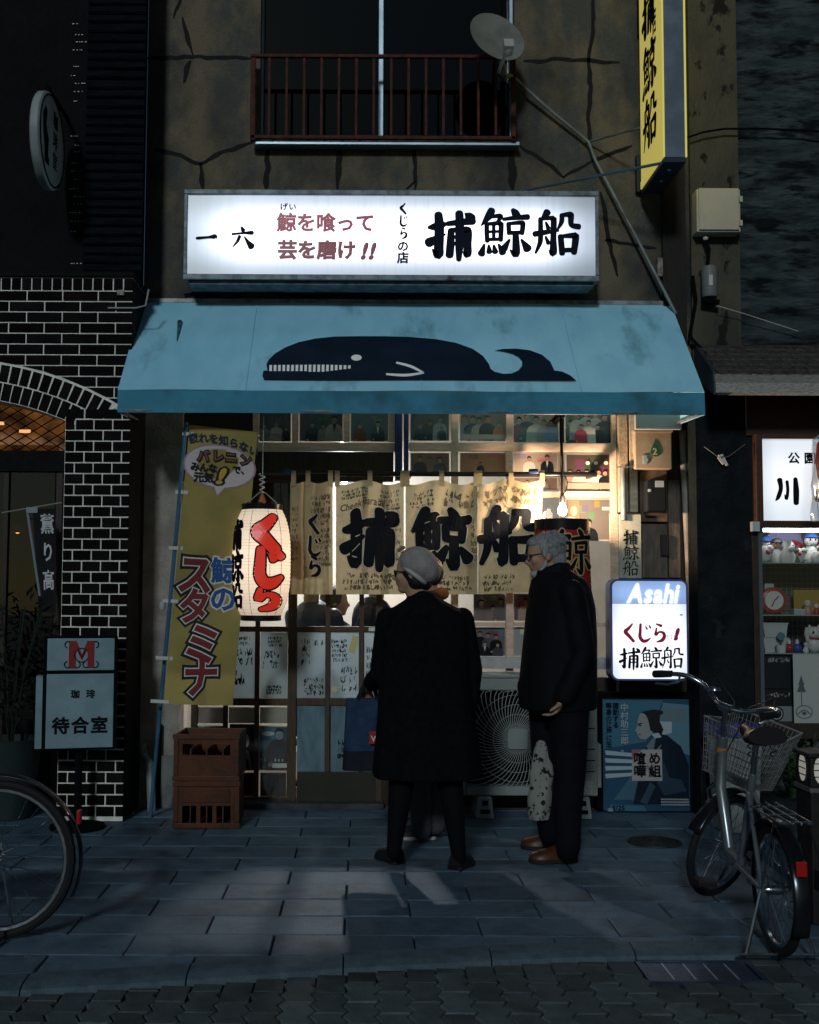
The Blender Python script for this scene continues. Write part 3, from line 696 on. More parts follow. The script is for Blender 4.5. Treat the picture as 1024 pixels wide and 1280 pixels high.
photo(592, 742, 632, 776, (.10, .08, .08), [(.25, .7, .8, (.26, .18, .16)), (.6, .5, .6, (.3, .2, .18)), (.85, .75, .8, (.18, .15, .15))], 'dim snapshot of guests in pale robes behind glass right of the woman', seed=19)
photo(592, 784, 632, 820, (.08, .08, .09), [(.2, .8, .6, BK), (.45, .75, .6, (.1, .1, .12)), (.7, .7, .6, BK), (.35, .45, .5, BK, WH), (.75, .42, .5, (.06, .06, .07))], 'dim group snapshot in dark suits low behind glass right of the woman', seed=20)
photo(642, 742, 697, 776, (.07, .05, .05), [(.28, .75, .8, (.45, .33, .28)), (.75, .6, .7, BK)], 'dim snapshot of a pale-robed man left of the bearded man', seed=21)
photo(642, 784, 697, 820, (.22, .22, .22), [(.6, .6, .7, BK)], 'pale snapshot sheet under the dim window left of the bearded man', seed=22)
# posters in the low left door panes
Yp2 = YF + .105
def poster_face(x0, y0, x1, y1, label, bgc, cl, skin, seed):
    a, b_, c_, d_ = rc(x0, y0, x1, y1, Yp2); p = Pic(a, b_, c_, d_, Yp2); asp = (d_ - c_) / (b_ - a)
    p.rect(0, 0, 1, 1, (.5, .52, .5)); p.rect(.03, .03, .97, .97, bgc)
    r = random.Random(seed)
    p.oval(.35, .82, .38, .14, cl); p.oval(.3, .82, .22, .05, (.7, .65, .6)); p.oval(.25, .6, .22, .16, tuple(x * .5 for x in cl))
    p.person(.68, .86, .8, BK, skin=skin, asp=asp)
    p.rect(.45, .06, .95, .16, (.6, .6, .55))
    for k in range(7): p.rect(.05 + .12 * k, .2, .1 + .12 * k, .2 + r.random() * .08, (.4, .42, .42))
    o = p.build('poster', None)
    return tag(o, label, 'poster', 'posters behind the low door panes')
poster_face(243, 907, 281, 963, 'small poster half hidden by the crates behind the door pane', (.05, .09, .11), (.35, .07, .06), (.3, .3, .3), 1)
poster_face(324, 907, 361, 963, 'teal poster with two heads behind the door pane left of the sliding door', (.04, .08, .10), (.08, .2, .28), (.25, .28, .3), 2)
a, b_, c_, d_ = rc(287, 905, 320, 963, Yp2); p = Pic(a, b_, c_, d_, Yp2); p.rect(0, 0, 1, 1, BK); p.oval(.55, .68, .2, .2, (.02, .02, .02)); p.oval(.62, .64, .13, .15, (.5, .45, .42)); p.poly([(.2, .02), (.28, .4), (.5, .5), (.75, .4), (.85, .02)], (.35, .33, .33)); p.poly([(.4, .02), (.5, .38), (.75, .2), (.8, .02)], BK)
o = p.build('poster', None)
tag(o, 'black poster of a pale face in profile behind the door pane', 'poster', 'posters behind the low door panes')
for i, (x0, x1, lb) in enumerate(((243, 281, 'plain cream paper sheet above the crates behind the door pane'), (286, 321, 'plain cream paper sheet in the middle low door pane'), (325, 361, 'palest paper sheet in the low pane next to the sliding door'))):
    q = B(); q.pbox(x0, 884, x1, 904, Yp2 + .001, Yp2 + .002); tag(q.build('paper_sheet', mat('cream_paper%d' % i, ((.42, .36, .32), (.45, .4, .36), (.55, .5, .42))[i], rough=.8, trans=.3), None, smooth=0), lb, 'paper', 'paper sheets behind the low door panes')
for i, x0 in enumerate((249, 286.5, 325.5)): bar('lower_board', x0, 966, x0 + 32, 995, M_dkwood, Yp2 + .003, .02, dl, 0)
# ================================================================== brick coffee shop on the left
YB = 7.16
M_brick = mat('black_glazed_brick', (0.005, 0.0045, 0.006), (0.009, 0.007, 0.008), 7, 0.7, bump=0.3, bscale=60, spec=.03, vary=.4)
M_mortar = mat('pale_mortar', (0.86, 0.86, 0.78), (0.66, 0.66, 0.60), 18, 0.9, bump=0.5, bscale=150)
M_dark = mat('dark_cladding', (0.004, 0.005, 0.006), (0.007, 0.009, 0.011), 8, 0.8, bump=.4, spec=.1)
cs = thing('brick_building', 'coffee shop front of black bricks with pale mortar and a low arch', 'building', (P(80, 1028, YB).x, YB, 0))
def pX(px, Y=YB): return P(px, 640, Y).x
def pZ(py, Y=YB, px=100): return P(px, py, Y).z
bx1 = pX(163); bx0 = -3.4; ox = pX(79)                # right end of the wall, opening edge
zt = pZ(346)
arch = [(px, py) for px, py in ((116, 498), (90, 489), (60, 477), (30, 468), (0, 462), (-40, 457), (-90, 455))]
def arch_in(x):                                       # underside of the arch: circle through measured points
    cx_ = pX(-92); zc = pZ(515, px=-90); half = ox - cx_; rise = .27; rad = (half * half + rise * rise) / (2 * rise)
    return zc + rise - rad + math.sqrt(max(1e-4, rad * rad - (x - cx_) ** 2))
acx = pX(-68); aze = pZ(526); arad = 1.84; azc = aze - math.sqrt(arad ** 2 - (ox - acx) ** 2); zlin = pZ(553)
def a_z(x, off=0): return azc + math.sqrt(max(0, (arad + off) ** 2 - (x - acx) ** 2))
ARCH_T = .232
# mortar bed (the wall behind the bricks)
q = B(); q.box(ox, bx1 - .014, YB + .008, YB + .45, 0.003, zt - .002)
top = [(bx0, YB + .008, zt - .002), (ox, YB + .008, zt - .002), (ox, YB + .008, aze)]
n = 24; und = [(ox + (bx0 - ox) * i / n, YB + .008, a_z(max(2 * acx - ox, ox + (bx0 - ox) * i / n)) if ox + (bx0 - ox) * i / n > 2 * acx - ox else aze) for i in range(n + 1)]
q.prism(top + und[1:], (0, .2, 0))
q.build('wall', M_mortar, cs, smooth=0)
BH, BL, JT = .0675, .223, .0105
rngb = random.Random(9)
def cbrick(w_, h_, d_=.045, ch=.003):
    b = B(); r1 = [(-w_ / 2, 0, -h_ / 2), (w_ / 2, 0, -h_ / 2), (w_ / 2, 0, h_ / 2), (-w_ / 2, 0, h_ / 2)]
    f_ = [(x * (1 - 2 * ch / w_), -ch, z * (1 - 2 * ch / h_)) for x, _, z in r1]; bk = [(x, d_, z) for x, _, z in r1]
    b.loft([bk, r1, f_]); return b
BM = {}
def brick(x0, x1, z0, z1, rot=0.0, ctr=None, y=YB):
    w_, h_ = round(x1 - x0, 3), round(z1 - z0, 3)
    if w_ < .015 or h_ < .012: return
    if (w_, h_) not in BM:
        BM[(w_, h_)] = cbrick(w_, h_).mesh('brick', smooth=0); BM[(w_, h_)].materials.append(M_brick)
    o = bpy.data.objects.new('brick', BM[(w_, h_)]); COL.objects.link(o); o.parent = cs
    cx_, cz_ = ctr or ((x0 + x1) / 2, (z0 + z1) / 2)
    o.location = Vector((cx_, y + rngb.uniform(-.0015, .0015), cz_)) - WL[cs.name]
    o.rotation_euler = (rngb.uniform(-.01, .01), rot, rngb.uniform(-.008, .008))
# soldier course
sw = .064
z1 = zt - .01; z0 = z1 - .072
x = bx1 - .012
while x > -2.75:
    brick(x - sw + JT, x, z0, z1); x -= sw
course = .0677                                       # vertical step of the courses
z = z0 - JT; row = 0
ah = course - JT
xL = -2.75
while z - ah > 0.02:
    zc_ = z - ah / 2
    over = zc_ > a_z(0 + acx, ARCH_T) or True
    in_pier = z < pZ(506)
    blen = .223 if not in_pier else .1165
    ph = (.0 if row % 2 else blen / 2)
    x = bx1 - .010 + (blen / 2 if row % 2 else 0)
    first = True
    while x > xL:
        xa, xb = x - blen + JT, min(x, bx1 - .010)
        x -= blen
        if in_pier:
            lim = ox + .004
            if xb < lim + .02: break
            xa = max(xa, lim)
            if xa - lim < .05: xa = lim; x = -99
            brick(xa, xb, z - ah, z)
        else:
            # keep clear of the arch ring
            za = z - ah
            def clear(xx): return za > a_z(xx, ARCH_T + .01) if abs(xx - acx) < arad else True
            if clear(xa) and clear(xb): brick(xa, xb, za, z); continue
            xm = min(max((xa + xb) / 2, acx + .02), acx + arad * .8)
            for _ in range(3):
                zm_ = za + .5 * ah; d_ = Vector((xm - acx, a_z(xm, ARCH_T + .012) - azc)).normalized(); xm = min(max((xa + xb) / 2, acx), acx + arad)
            dc = Vector(((xa + xb) / 2 - acx, za + ah / 2 - azc)).normalized(); pt = Vector((acx, azc)) + dc * (arad + ARCH_T + .012)
            po = clip_line([(xa, za), (xb, za), (xb, z), (xa, z)], (pt.x, pt.y), (dc.x, dc.y))
            if len(po) < 3 or max(p[0] for p in po) - min(p[0] for p in po) < .02: continue
            q = B(); q.prism([(p[0], YB, p[1]) for p in po], (0, .045, 0)); q.build('brick', M_brick, cs, smooth=0)
    z -= course; row += 1
# two rings of arch bricks
a_end = math.asin((ox - acx) / arad)
for ring, (r0, r1) in enumerate(((.006, .112), (.122, .226))):
    na = int((a_end + .12) * (arad + r0) / .064)
    for i in range(na + 1):
        t = a_end + (.03 if ring == 0 else .11) - (i + .5) * .064 / (arad + .1)
        if t < -.35: break
        rr = arad + (r0 + r1) / 2
        cx_, cz_ = acx + rr * math.sin(t), azc + rr * math.cos(t)
        brick(0, .052, 0, r1 - r0, rot=t, ctr=(cx_, cz_), y=YB - .004)
# ring mortar behind, following the arch
q = B(); pts = []
for i in range(25): t = a_end + .13 - i * .03; pts.append((acx + (arad + .231) * math.sin(t), YB + .003, azc + (arad + .231) * math.cos(t)))
for i in range(24, -1, -1): t = a_end + .04 - i * .027; pts.append((acx + arad * math.sin(t), YB + .003, azc + arad * math.cos(t)))
q.prism(pts, (0, .1, 0)); q.build('arch_mortar', M_mortar, cs, smooth=0)
q = B(); q.box(bx0, bx1 - .004, YB - .015, YB + .4, zt, zt + .03); q.build('ledge', M_dark, cs, smooth=0)
q = B(); q.box(bx1 - .0095, xl - .003, YB + .012, YB + .6, .003, zt - .01); q.build('side_return', M_dark, cs, smooth=0)
# entrance recess
Ye = YB + .40
q = B(); q.box(bx0, ox - .002, Ye + .9, Ye + .95, 0.003, zt); q.build('recess_back', M_dark, cs, smooth=0)
q = B(); q.box(bx0, ox - .002, Ye, Ye + .06, zlin - .14, zlin - .004); q.build('lintel', M_dark, cs, smooth=0)
M_amber = bpy.data.materials.new('amber_glass'); M_amber.use_nodes = True
nt = M_amber.node_tree; bs = nt.nodes['Principled BSDF']; tn = nt.nodes.new('ShaderNodeTexNoise'); tn.inputs['Scale'].default_value = 7; rp = nt.nodes.new('ShaderNodeValToRGB')
rp.color_ramp.elements[0].position = .38; rp.color_ramp.elements[0].color = (.03, .010, .003, 1); rp.color_ramp.elements[1].position = .75; rp.color_ramp.elements[1].color = (.30, .11, .025, 1)
tcn = nt.nodes.new('ShaderNodeTexCoord'); nt.links.new(tcn.outputs['Object'], tn.inputs['Vector']); nt.links.new(tn.outputs['Fac'], rp.inputs[0]); nt.links.new(rp.outputs[0], bs.inputs['Emission Color']); bs.inputs['Emission Strength'].default_value = .55
bs.inputs['Base Color'].default_value = (.12, .05, .015, 1); bs.inputs['Roughness'].default_value = .3
zA0 = zlin - .002
q = B(); pts = [(ox - .002, Ye + .02, zA0), (bx0, Ye + .02, zA0), (bx0, Ye + .02, zt - .05), (ox - .002, Ye + .02, zt - .05)]
q.prism(pts, (0, .01, 0)); fan = q.build('fanlight', M_amber, cs, smooth=0)
q = B()
for k in range(-30, 1):
    x_ = ox + k * .105
    for sgn in (1, -1):
        a_ = Vector((x_, Ye + .016, zA0)); b_ = Vector((x_ + sgn * .55, Ye + .016, zA0 + .34))
        if b_.x > ox: b_ = a_ + (b_ - a_) * max(.01, (ox - a_.x) / .55)
        q.obox(a_, b_, .006, .006, (0, 1, 0))
q.build('lead_lattice', M_black, fan, smooth=0)
for k, (px, py) in enumerate(((31, 539), (-2, 529))):  # lamps seen through the amber glass
    a, b_, c_, d_ = rc(px - 7, py - 2, px + 7, py + 2, Ye + .012); q = B(); q.box(a, b_, Ye + .013, Ye + .018, c_, d_)
    q.build('lamp_glint', emit('amber_lamp', (1, .45, .15), 1.1), fan, smooth=0)
dr_ = B(); dr_.pbox(-60, 556, 74, 575, Ye + .02, Ye + .07); cd = dr_.build('entrance_door', M_dkwood, cs, smooth=0)
for a, b_ in ((-60, -50), (0, 6), (66, 74)): q = B(); q.pbox(a, 575.4, b_, 1012, Ye + .02, Ye + .07); q.build('stile', M_dkwood, cd, smooth=0)
q = B(); q.pbox(-50, 900, 66, 1010, Ye + .03, Ye + .06); q.build('kick_board', M_dark, cd, smooth=0)
q = B(); q.pbox(-50, 575.4, 66, 899, Ye + .045, Ye + .05); q.build('pane', glass('shop_dark_glass', (.5, .45, .4), .1), cd, smooth=0)
# warm lamp deep inside the coffee shop
lp = P(22, 664, Ye + .55); lt = thing('wall_lamp', 'small orange lamp glowing deep inside the coffee shop doorway', 'lamp', lp)
q = B(); q.ball(lp, .017); q.build('bulb', emit('orange_bulb', (1, .42, .12), 9), lt)
q = B(); q.lathe([(.0, .055), (.03, .05), (.05, -.01), (.047, -.012), (.026, .044), (0, .048)], lp, 16); q.build('lamp_shade', mat('lamp_shade_brown', (.2, .08, .03), rough=.6, trans=.4), lt)
q = B(); q.tube([lp + Vector((0, .03, .05)), lp + Vector((0, .2, .06)), lp + Vector((0, .36, .06))], .008); q.build('arm', M_black, lt)
# upper dark building above the bricks
YU = 7.25
ub = thing('dark_timber_building', 'unlit dark upper storey with weathered cladding boards above the bricks', 'building', (-2.3, YU, zt + .03))
q = B(); q.box(-3.4, xl - .004, YU + .04, YU + .4, zt + .032, 6.2); q.build('wall', mat('night_wall', (0.003, 0.004, 0.005), (0.006, 0.007, 0.009), 3, .8, bump=.5, spec=.1), ub, smooth=0)
M_board = mat('cladding_board', (0.007, 0.010, 0.013), (0.003, 0.0045, 0.006), 6, 0.8, spec=.04, bump=0.8, bscale=30, stretch=(1, 1, 5))
xa, xb = P(106, 200, YU).x, P(179, 200, YU).x
z = zt + .06; i = 0
while z < 6.1:
    hh = .052 + .01 * rngb.random()
    q = B(); t = rngb.uniform(-.004, .004); a_ = rngb.uniform(-.003, .003)
    pr = [(YU + .038, 0), (YU + .018, 0), (YU + .004 + t, hh * .2), (YU + .012, hh * .9), (YU + .038, hh)]
    q.loft([[(xx, y_, z + h_ + (a_ if xx == xb else 0)) for y_, h_ in pr] for xx in (xa, xb)]); q.build('cladding_board', M_board, ub, smooth=0)
    z += hh + .004; i += 1
# pale strips standing in for light glinting off glossy tile edges
M_glint = mat('glint_paint', (.55, .55, .5), rough=.4)
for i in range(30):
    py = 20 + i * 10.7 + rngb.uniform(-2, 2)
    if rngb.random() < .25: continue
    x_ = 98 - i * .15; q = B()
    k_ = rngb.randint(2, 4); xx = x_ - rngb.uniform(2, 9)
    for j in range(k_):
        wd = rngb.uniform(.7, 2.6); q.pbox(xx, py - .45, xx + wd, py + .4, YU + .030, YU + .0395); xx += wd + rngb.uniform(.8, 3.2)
    q.build('glint_strip', M_glint, ub, smooth=0)
# round hanging sign (disc seen at a slant)
sxp = -1.93; yc = 6.86; rad_ = .29; zc_ = P(85, 177, yc).z
rs = thing('round_sign', 'round pale signboard seen at a slant on the dark upper storey', 'sign', (sxp, yc, zc_ - rad_))
q = B(); q.lathe([(0, -.03), (rad_ - .012, -.03), (rad_, -.02), (rad_, .02), (rad_ - .012, .03), (0, .03)], (sxp, yc, zc_), 40, 'x'); q.build('disc', mat('sign_pale', (.30, .34, .35), (.2, .24, .25), 6, .5), rs)
q = B(); q.tube([(sxp + .031, yc + (rad_ - .02) * math.cos(i * .157), zc_ + (rad_ - .02) * math.sin(i * .157)) for i in range(40)], .006, 6, True); q.build('rim', M_black, rs)
fy = lambda oy, oz, s: (lambda u, v, l: Vector((sxp + .032 + l * .0008, yc - rad_ + oy + u * s, zc_ - rad_ + oz + v * s)))
q = B(); put_font(q, '珈琲室', fy(.30, .40, .11), .02, 1.15, True); q.build('lettering', M_black, rs, smooth=0)
q = B(); q.add([fy(.08, .09, 1)(x_, y_, .2) for x_, y_ in [(0, .30), (.05, .36), (.09, .34), (.07, .25), (.13, .18), (.12, .08), (.15, .06), (.14, .02), (.05, .02), (.05, .10), (.01, .2)]], [tuple(range(11))]); q.build('emblem', M_black, rs, smooth=0)
q = B(); q.box(sxp - .015, sxp + .015, yc - .02, yc + .01, zc_ + rad_ - .003, zc_ + rad_ + .05); q.tube([(sxp, yc, zc_ + rad_ + .04), (sxp, YU + .05, zc_ + rad_ + .04)], .012); q.build('bracket', M_black, rs)
# coffee shop sign with the big M
s0 = P(99, 935, 6.88)
ms = thing('coffee_shop_sign', 'unlit pale coffee shop signboard with a red ornate M monogram', 'sign', (s0.x, 6.88, s0.z), rotz=R(14))
sw_, kx = .385, 1450 / 6.88
M_panel = mat('sign_panel', (.22, .33, .38), (.18, .27, .315), 5, .35, c3=(.14, .21, .25), scale3=2)
q = B(); q.box(-sw_ / 2 - .02, sw_ / 2 + .02, .0, .13, -.012, .652); q.build('case', M_black, ms, smooth=0, bevel=.008, local=True)
q = B(); q.box(-sw_ / 2, sw_ / 2, -.006, .02, .0, .432); lowp = q.build('lower_panel', M_panel, ms, smooth=0, bevel=.004, local=True)
q = B(); q.box(-sw_ / 2, sw_ / 2, -.006, .02, .452, .64); upp = q.build('upper_panel', M_panel, ms, smooth=0, bevel=.004, local=True)
q = B(); q.box(-sw_ / 2 - .06, -sw_ / 2 - .022, .01, .11, .0, .42); q.build('side_panel', M_panel, ms, smooth=0, local=True)
fs_ = lambda x_, z_, s: (lambda u, v, l: Vector((x_ + u * s, -.0085 - l * .0008, z_ + v * s)))
q = B(); put_font(q, '珈', fs_(-.055, .295, .052), .03); put_font(q, '琲', fs_(.033, .295, .052), .03); q.build('lettering', M_ink, lowp, smooth=0, local=True)
q = B(); put_font(q, '待合室', fs_(-.158, .095, .10), .035, 1.1); q.build('lettering', M_ink, lowp, smooth=0, local=True)
q = B(); f1 = fs_(-.11, .465, .16)
for pts in ([(.25, 0), (.25, 1), (.52, 1), (.72, .5), (.90, 1), (1.16, 1), (1.16, 0), (.92, 0), (.92, .72), (.72, .28), (.50, .72), (.50, 0)],):
    q.poly([f1(x_, y_, 0) for x_, y_ in pts])
q.build('monogram', mat('monogram_red', (.22, .02, .018), rough=.5), upp, smooth=0, local=True)
q = B()
for (cx_, cy_, sg, vv) in ((.2, .86, -1, 1), (1.21, .86, 1, 1), (.2, .14, -1, -1), (1.21, .14, 1, -1), (.56, .14, 1, -1), (.86, .14, -1, -1)):
    vs, fs = ribbon([(cx_ + sg * (.12 * math.cos(t)) - sg * .02, cy_ + vv * .12 * math.sin(t), .02) for t in (-1.2, -.4, .4, 1.2, 2.0)], 1); q.add([f1(a_, b_, 1) for a_, b_ in vs], fs)
vs, fs = ribbon([(.71 + .25 * math.cos(t * .52 + .5), .48 + .25 * math.sin(t * .52 + .5), .018) for t in range(11)], 1); q.add([f1(a_, b_, 1.4) for a_, b_ in vs], fs)
vs, fs = ribbon([(.60, .62, .02), (.71, .40, .02), (.82, .62, .02)], 1, seg=2); q.add([f1(a_, b_, 1.8) for a_, b_ in vs], fs)
q.build('scrollwork', M_ink, upp, smooth=0, local=True)
q = B(); q.tube([(0, .08, -.01), (0, .08, -s0.z + .03)], .022, 10); q.lathe([(.16, 0), (.16, .02), (.03, .035)], (0, .08, -s0.z + .002), 24); q.build('stand', M_black, ms, local=True)
# black hanging banner in the coffee shop doorway
Yn = YB + .14
bn = thing('black_banner', 'black hanging banner with white brush writing in the coffee shop doorway', 'banner', P(60, 765, Yn))
q = B(); q.tube([P(34, 636, Yn), P(50, 745, Yn)], .009); q.build('pole', mat('grey_pole', (.2, .24, .28), rough=.4), bn)
q = B(); q.tube([P(2, 641, Yn), P(78, 628, Yn)], .004, 6); q.build('cord', mat('grey_cord', (.25, .25, .25), rough=.8), bn)
q = B(); q.pbox(33, 634, 47, 641, Yn - .015, Yn + .01); q.build('clip', mat('clip_grey', (.22, .25, .27), rough=.5), bn, smooth=0)
fb = lambda u, v, dy=0: P(41 + 29 * u - (1 - u) * 0 + (1 - v) * 8 * (1 - u), 636 + (1 - v) * 130, Yn - .012 - dy + .012 * math.sin(u * 5 + v * 2))
q = B(); q.grid(lambda u, v: fb(u, v), 10, 14); q.build('cloth', mat('black_cloth', (.006, .007, .009), (.010, .011, .014), 9, .85), bn)
q = B(); put_font(q, '薫り高', lambda u, v, l: fb(.30 + u * .62, .78 + v * .20, .005 + l * .0006), .022, 1.35, True); q.build('lettering', mat('chalk_white', (.5, .52, .55), rough=.8), bn, smooth=0)
# low plant and pot dimly seen in the doorway
def leafy(name, label, c, r, h, nl, m, pot, seed, cat='plant', lw=.03, ll=.11):
    rg = random.Random(seed); t = thing(name, label, cat, c)
    q = B(); q.lathe([(.0, 0), (r * .55, 0), (r * .72, h * .3), (r * .76, h * .32), (r * .70, h * .32), (r * .66, h * .28), (0, h * .27)], c, 20); q.build('pot', pot, t)
    q = B()
    for k in range(7):
        a_ = rg.random() * 6.28; q.tube([c + Vector((0, 0, h * .25)), c + Vector((math.cos(a_) * r * .3, math.sin(a_) * r * .3, h * .6)), c + Vector((math.cos(a_) * r * .7, math.sin(a_) * r * .7, h * rg.uniform(.75, .95)))], .006, 5)
    q.build('stem', m, t)
    q = B()
    for k in range(nl):
        a_ = rg.random() * 6.28; e = rg.uniform(.1, 1.25); rr = r * rg.uniform(.45, 1.0)
        p0 = c + Vector((math.cos(a_) * rr * math.cos(e * .6), math.sin(a_) * rr * math.cos(e * .6), h * .42 + (h * .55) * math.sin(e) * rg.random()))
        d = Vector((math.cos(a_ + rg.uniform(-.7, .7)), math.sin(a_ + rg.uniform(-.7, .7)), rg.uniform(-.5, .9))).normalized(); sd_ = d.cross(Vector((0, 0, 1))).normalized(); up = sd_.cross(d)
        l = ll * rg.uniform(.6, 1.2); w_ = lw * rg.uniform(.7, 1.2)
        q.add([p0, p0 + d * l * .4 + sd_ * w_ / 2 + up * .008, p0 + d * l, p0 + d * l * .4 - sd_ * w_ / 2 + up * .008, p0 + d * l * .45 - up * .006], [(0, 1, 4), (1, 2, 4), (0, 4, 3), (4, 2, 3)])
    stuff(q.build('foliage', m, t, smooth=0))
    return t
M_leaf = mat('leaf', (.03, .06, .025), (.015, .03, .014), 20, .5)
M_potg = mat('pale_pot', (.018, .03, .034), (.012, .02, .024), 5, .7)
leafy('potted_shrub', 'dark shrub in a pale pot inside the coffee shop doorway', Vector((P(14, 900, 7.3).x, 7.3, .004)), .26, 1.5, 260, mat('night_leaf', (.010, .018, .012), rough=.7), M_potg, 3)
# ================================================================== main lit sign
YS = YF - .30
M_signf = bpy.data.materials.new('lit_sign_face'); M_signf.use_nodes = True
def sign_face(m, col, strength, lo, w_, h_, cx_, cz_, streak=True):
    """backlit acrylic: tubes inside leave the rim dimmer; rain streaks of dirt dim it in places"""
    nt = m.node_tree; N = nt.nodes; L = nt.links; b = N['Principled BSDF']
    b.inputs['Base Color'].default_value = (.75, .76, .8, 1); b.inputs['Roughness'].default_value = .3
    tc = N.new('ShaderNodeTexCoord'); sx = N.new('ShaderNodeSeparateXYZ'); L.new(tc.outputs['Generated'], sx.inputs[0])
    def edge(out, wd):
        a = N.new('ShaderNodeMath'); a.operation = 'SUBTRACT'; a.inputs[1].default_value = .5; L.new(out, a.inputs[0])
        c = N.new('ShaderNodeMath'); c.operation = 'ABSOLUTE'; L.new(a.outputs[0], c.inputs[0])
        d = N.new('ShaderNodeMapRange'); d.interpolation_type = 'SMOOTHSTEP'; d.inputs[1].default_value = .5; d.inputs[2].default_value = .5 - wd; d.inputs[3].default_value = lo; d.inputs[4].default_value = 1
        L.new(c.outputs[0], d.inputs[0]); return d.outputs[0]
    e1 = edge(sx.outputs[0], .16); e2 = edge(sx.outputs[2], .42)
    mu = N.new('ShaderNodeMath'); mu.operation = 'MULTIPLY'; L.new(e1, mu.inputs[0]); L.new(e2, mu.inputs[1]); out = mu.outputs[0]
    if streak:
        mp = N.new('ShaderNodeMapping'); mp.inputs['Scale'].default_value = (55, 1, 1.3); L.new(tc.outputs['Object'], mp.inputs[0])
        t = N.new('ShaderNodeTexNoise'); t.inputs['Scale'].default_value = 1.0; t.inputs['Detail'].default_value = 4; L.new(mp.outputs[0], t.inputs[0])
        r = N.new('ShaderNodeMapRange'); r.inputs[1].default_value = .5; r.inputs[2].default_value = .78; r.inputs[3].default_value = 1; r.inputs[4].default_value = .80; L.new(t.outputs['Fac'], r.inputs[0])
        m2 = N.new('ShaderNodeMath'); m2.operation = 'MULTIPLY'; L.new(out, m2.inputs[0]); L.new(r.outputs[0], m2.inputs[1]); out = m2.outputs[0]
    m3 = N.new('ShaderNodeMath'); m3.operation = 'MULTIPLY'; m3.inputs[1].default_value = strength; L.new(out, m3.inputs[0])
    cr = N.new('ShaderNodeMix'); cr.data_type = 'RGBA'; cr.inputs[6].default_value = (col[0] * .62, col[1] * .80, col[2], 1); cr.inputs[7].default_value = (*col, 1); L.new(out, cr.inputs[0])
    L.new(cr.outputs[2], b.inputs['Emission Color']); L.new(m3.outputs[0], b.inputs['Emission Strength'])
sa, sb_, sc_, sd_ = rc(230, 239, 748.5, 353, YS)
ms_ = thing('main_signboard', 'long backlit white signboard with navy and red lettering above the awning', 'sign', ((sa + sb_) / 2, YS, sc_))
M_sframe = mat('sign_frame', (.20, .25, .28), (.10, .12, .13), 14, .5, metal=.2, c3=(.03, .02, .015), scale3=6, lo3=.6, hi3=.72)
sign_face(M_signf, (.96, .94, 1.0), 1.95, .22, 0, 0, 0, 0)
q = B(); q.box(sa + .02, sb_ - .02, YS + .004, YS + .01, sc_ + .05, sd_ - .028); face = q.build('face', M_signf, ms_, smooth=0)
q = B(); q.box(sa, sb_, YS + .012, YS + .24, sc_ + .02, sd_); q.build('case', M_sframe, ms_, smooth=0, bevel=.006)
for n_, (a, b_, c_, d_) in {'frame_top': (sa, sb_, sd_ - .027, sd_ + .004), 'frame_bottom': (sa, sb_, sc_ + .012, sc_ + .048), 'frame_side': (sa, sa + .022, sc_ + .05, sd_ - .029)}.items():
    q = B(); q.box(a, b_, YS - .012, YS + .011, c_, d_); q.build(n_, M_sframe, ms_, smooth=0, bevel=.003)
q = B(); q.box(sb_ - .022, sb_, YS - .012, YS + .011, sc_ + .05, sd_ - .029); q.build('frame_side', M_sframe, ms_, smooth=0, bevel=.003)
q = B(); q.box(sa + .03, sb_ - .03, YS + .03, YS + .22, sc_ - .01, sc_ + .018); q.build('drip_tray', M_sframe, ms_, smooth=0, bevel=.003)
for px in (245, 520, 730):
    p = P(px, 360, YS); q = B(); q.box(p.x - .015, p.x + .015, YS + .24, YF, sc_ + .05, sc_ + .1); q.build('bracket', M_sframe, ms_, smooth=0)
M_navy = mat('navy_letter', (.003, .007, .020), rough=.6, spec=.1); M_red = emit('crimson_letter', (.085, .003, .012), 1.0, (.12, .01, .02)); M_redl = emit('crimson_letter_faded', (.16, .012, .03), 1.0, (.15, .015, .025))
def sg(px, py, s_px):                                # lower left corner and size in pixels
    p = P(px, py, YS); return flat(p.x, p.z, s_px / (F / YS), YS + .002)
def letters(name, parent, m, fn, **k):
    q = B(); fn(q); return q.build(name, m, parent, smooth=0)
letters('lettering', face, M_navy, lambda q: put_brush(q, '捕', sg(534, 325, 62), 1.95))
letters('lettering', face, M_navy, lambda q: put_brush(q, '鯨', sg(600, 322, 63), 1.8))
letters('lettering', face, M_navy, lambda q: put_brush(q, '船', sg(668, 320, 58), 1.95))
letters('lettering', face, M_navy, lambda q: put_brush(q, '一', sg(245, 310, 27), 1.45))
letters('lettering', face, M_navy, lambda q: put_brush(q, '六', sg(289, 310, 28), 1.3))
letters('lettering', face, M_navy, lambda q: (put_brush(q, 'くじら', sg(497, 268, 15), 1.7, step=1.06, vertical=True), put_font(q, 'の店', sg(496.5, 313, 15), .04, 1.0, True)))
letters('lettering', face, M_redl, lambda q: put_font(q, '鯨を喰って', sg(346, 287, 25), .036, 1.0))
letters('lettering', face, M_red, lambda q: put_font(q, '芸を磨け', sg(347, 321, 25), .046, 1.0))
letters('lettering', face, M_red, lambda q: put_font(q, '!!', sg(450, 323, 28), .055, .36, shear=.25))
letters('furigana', face, M_navy, lambda q: put_font(q, 'げい', sg(350, 262, 10), .02, 1.1))
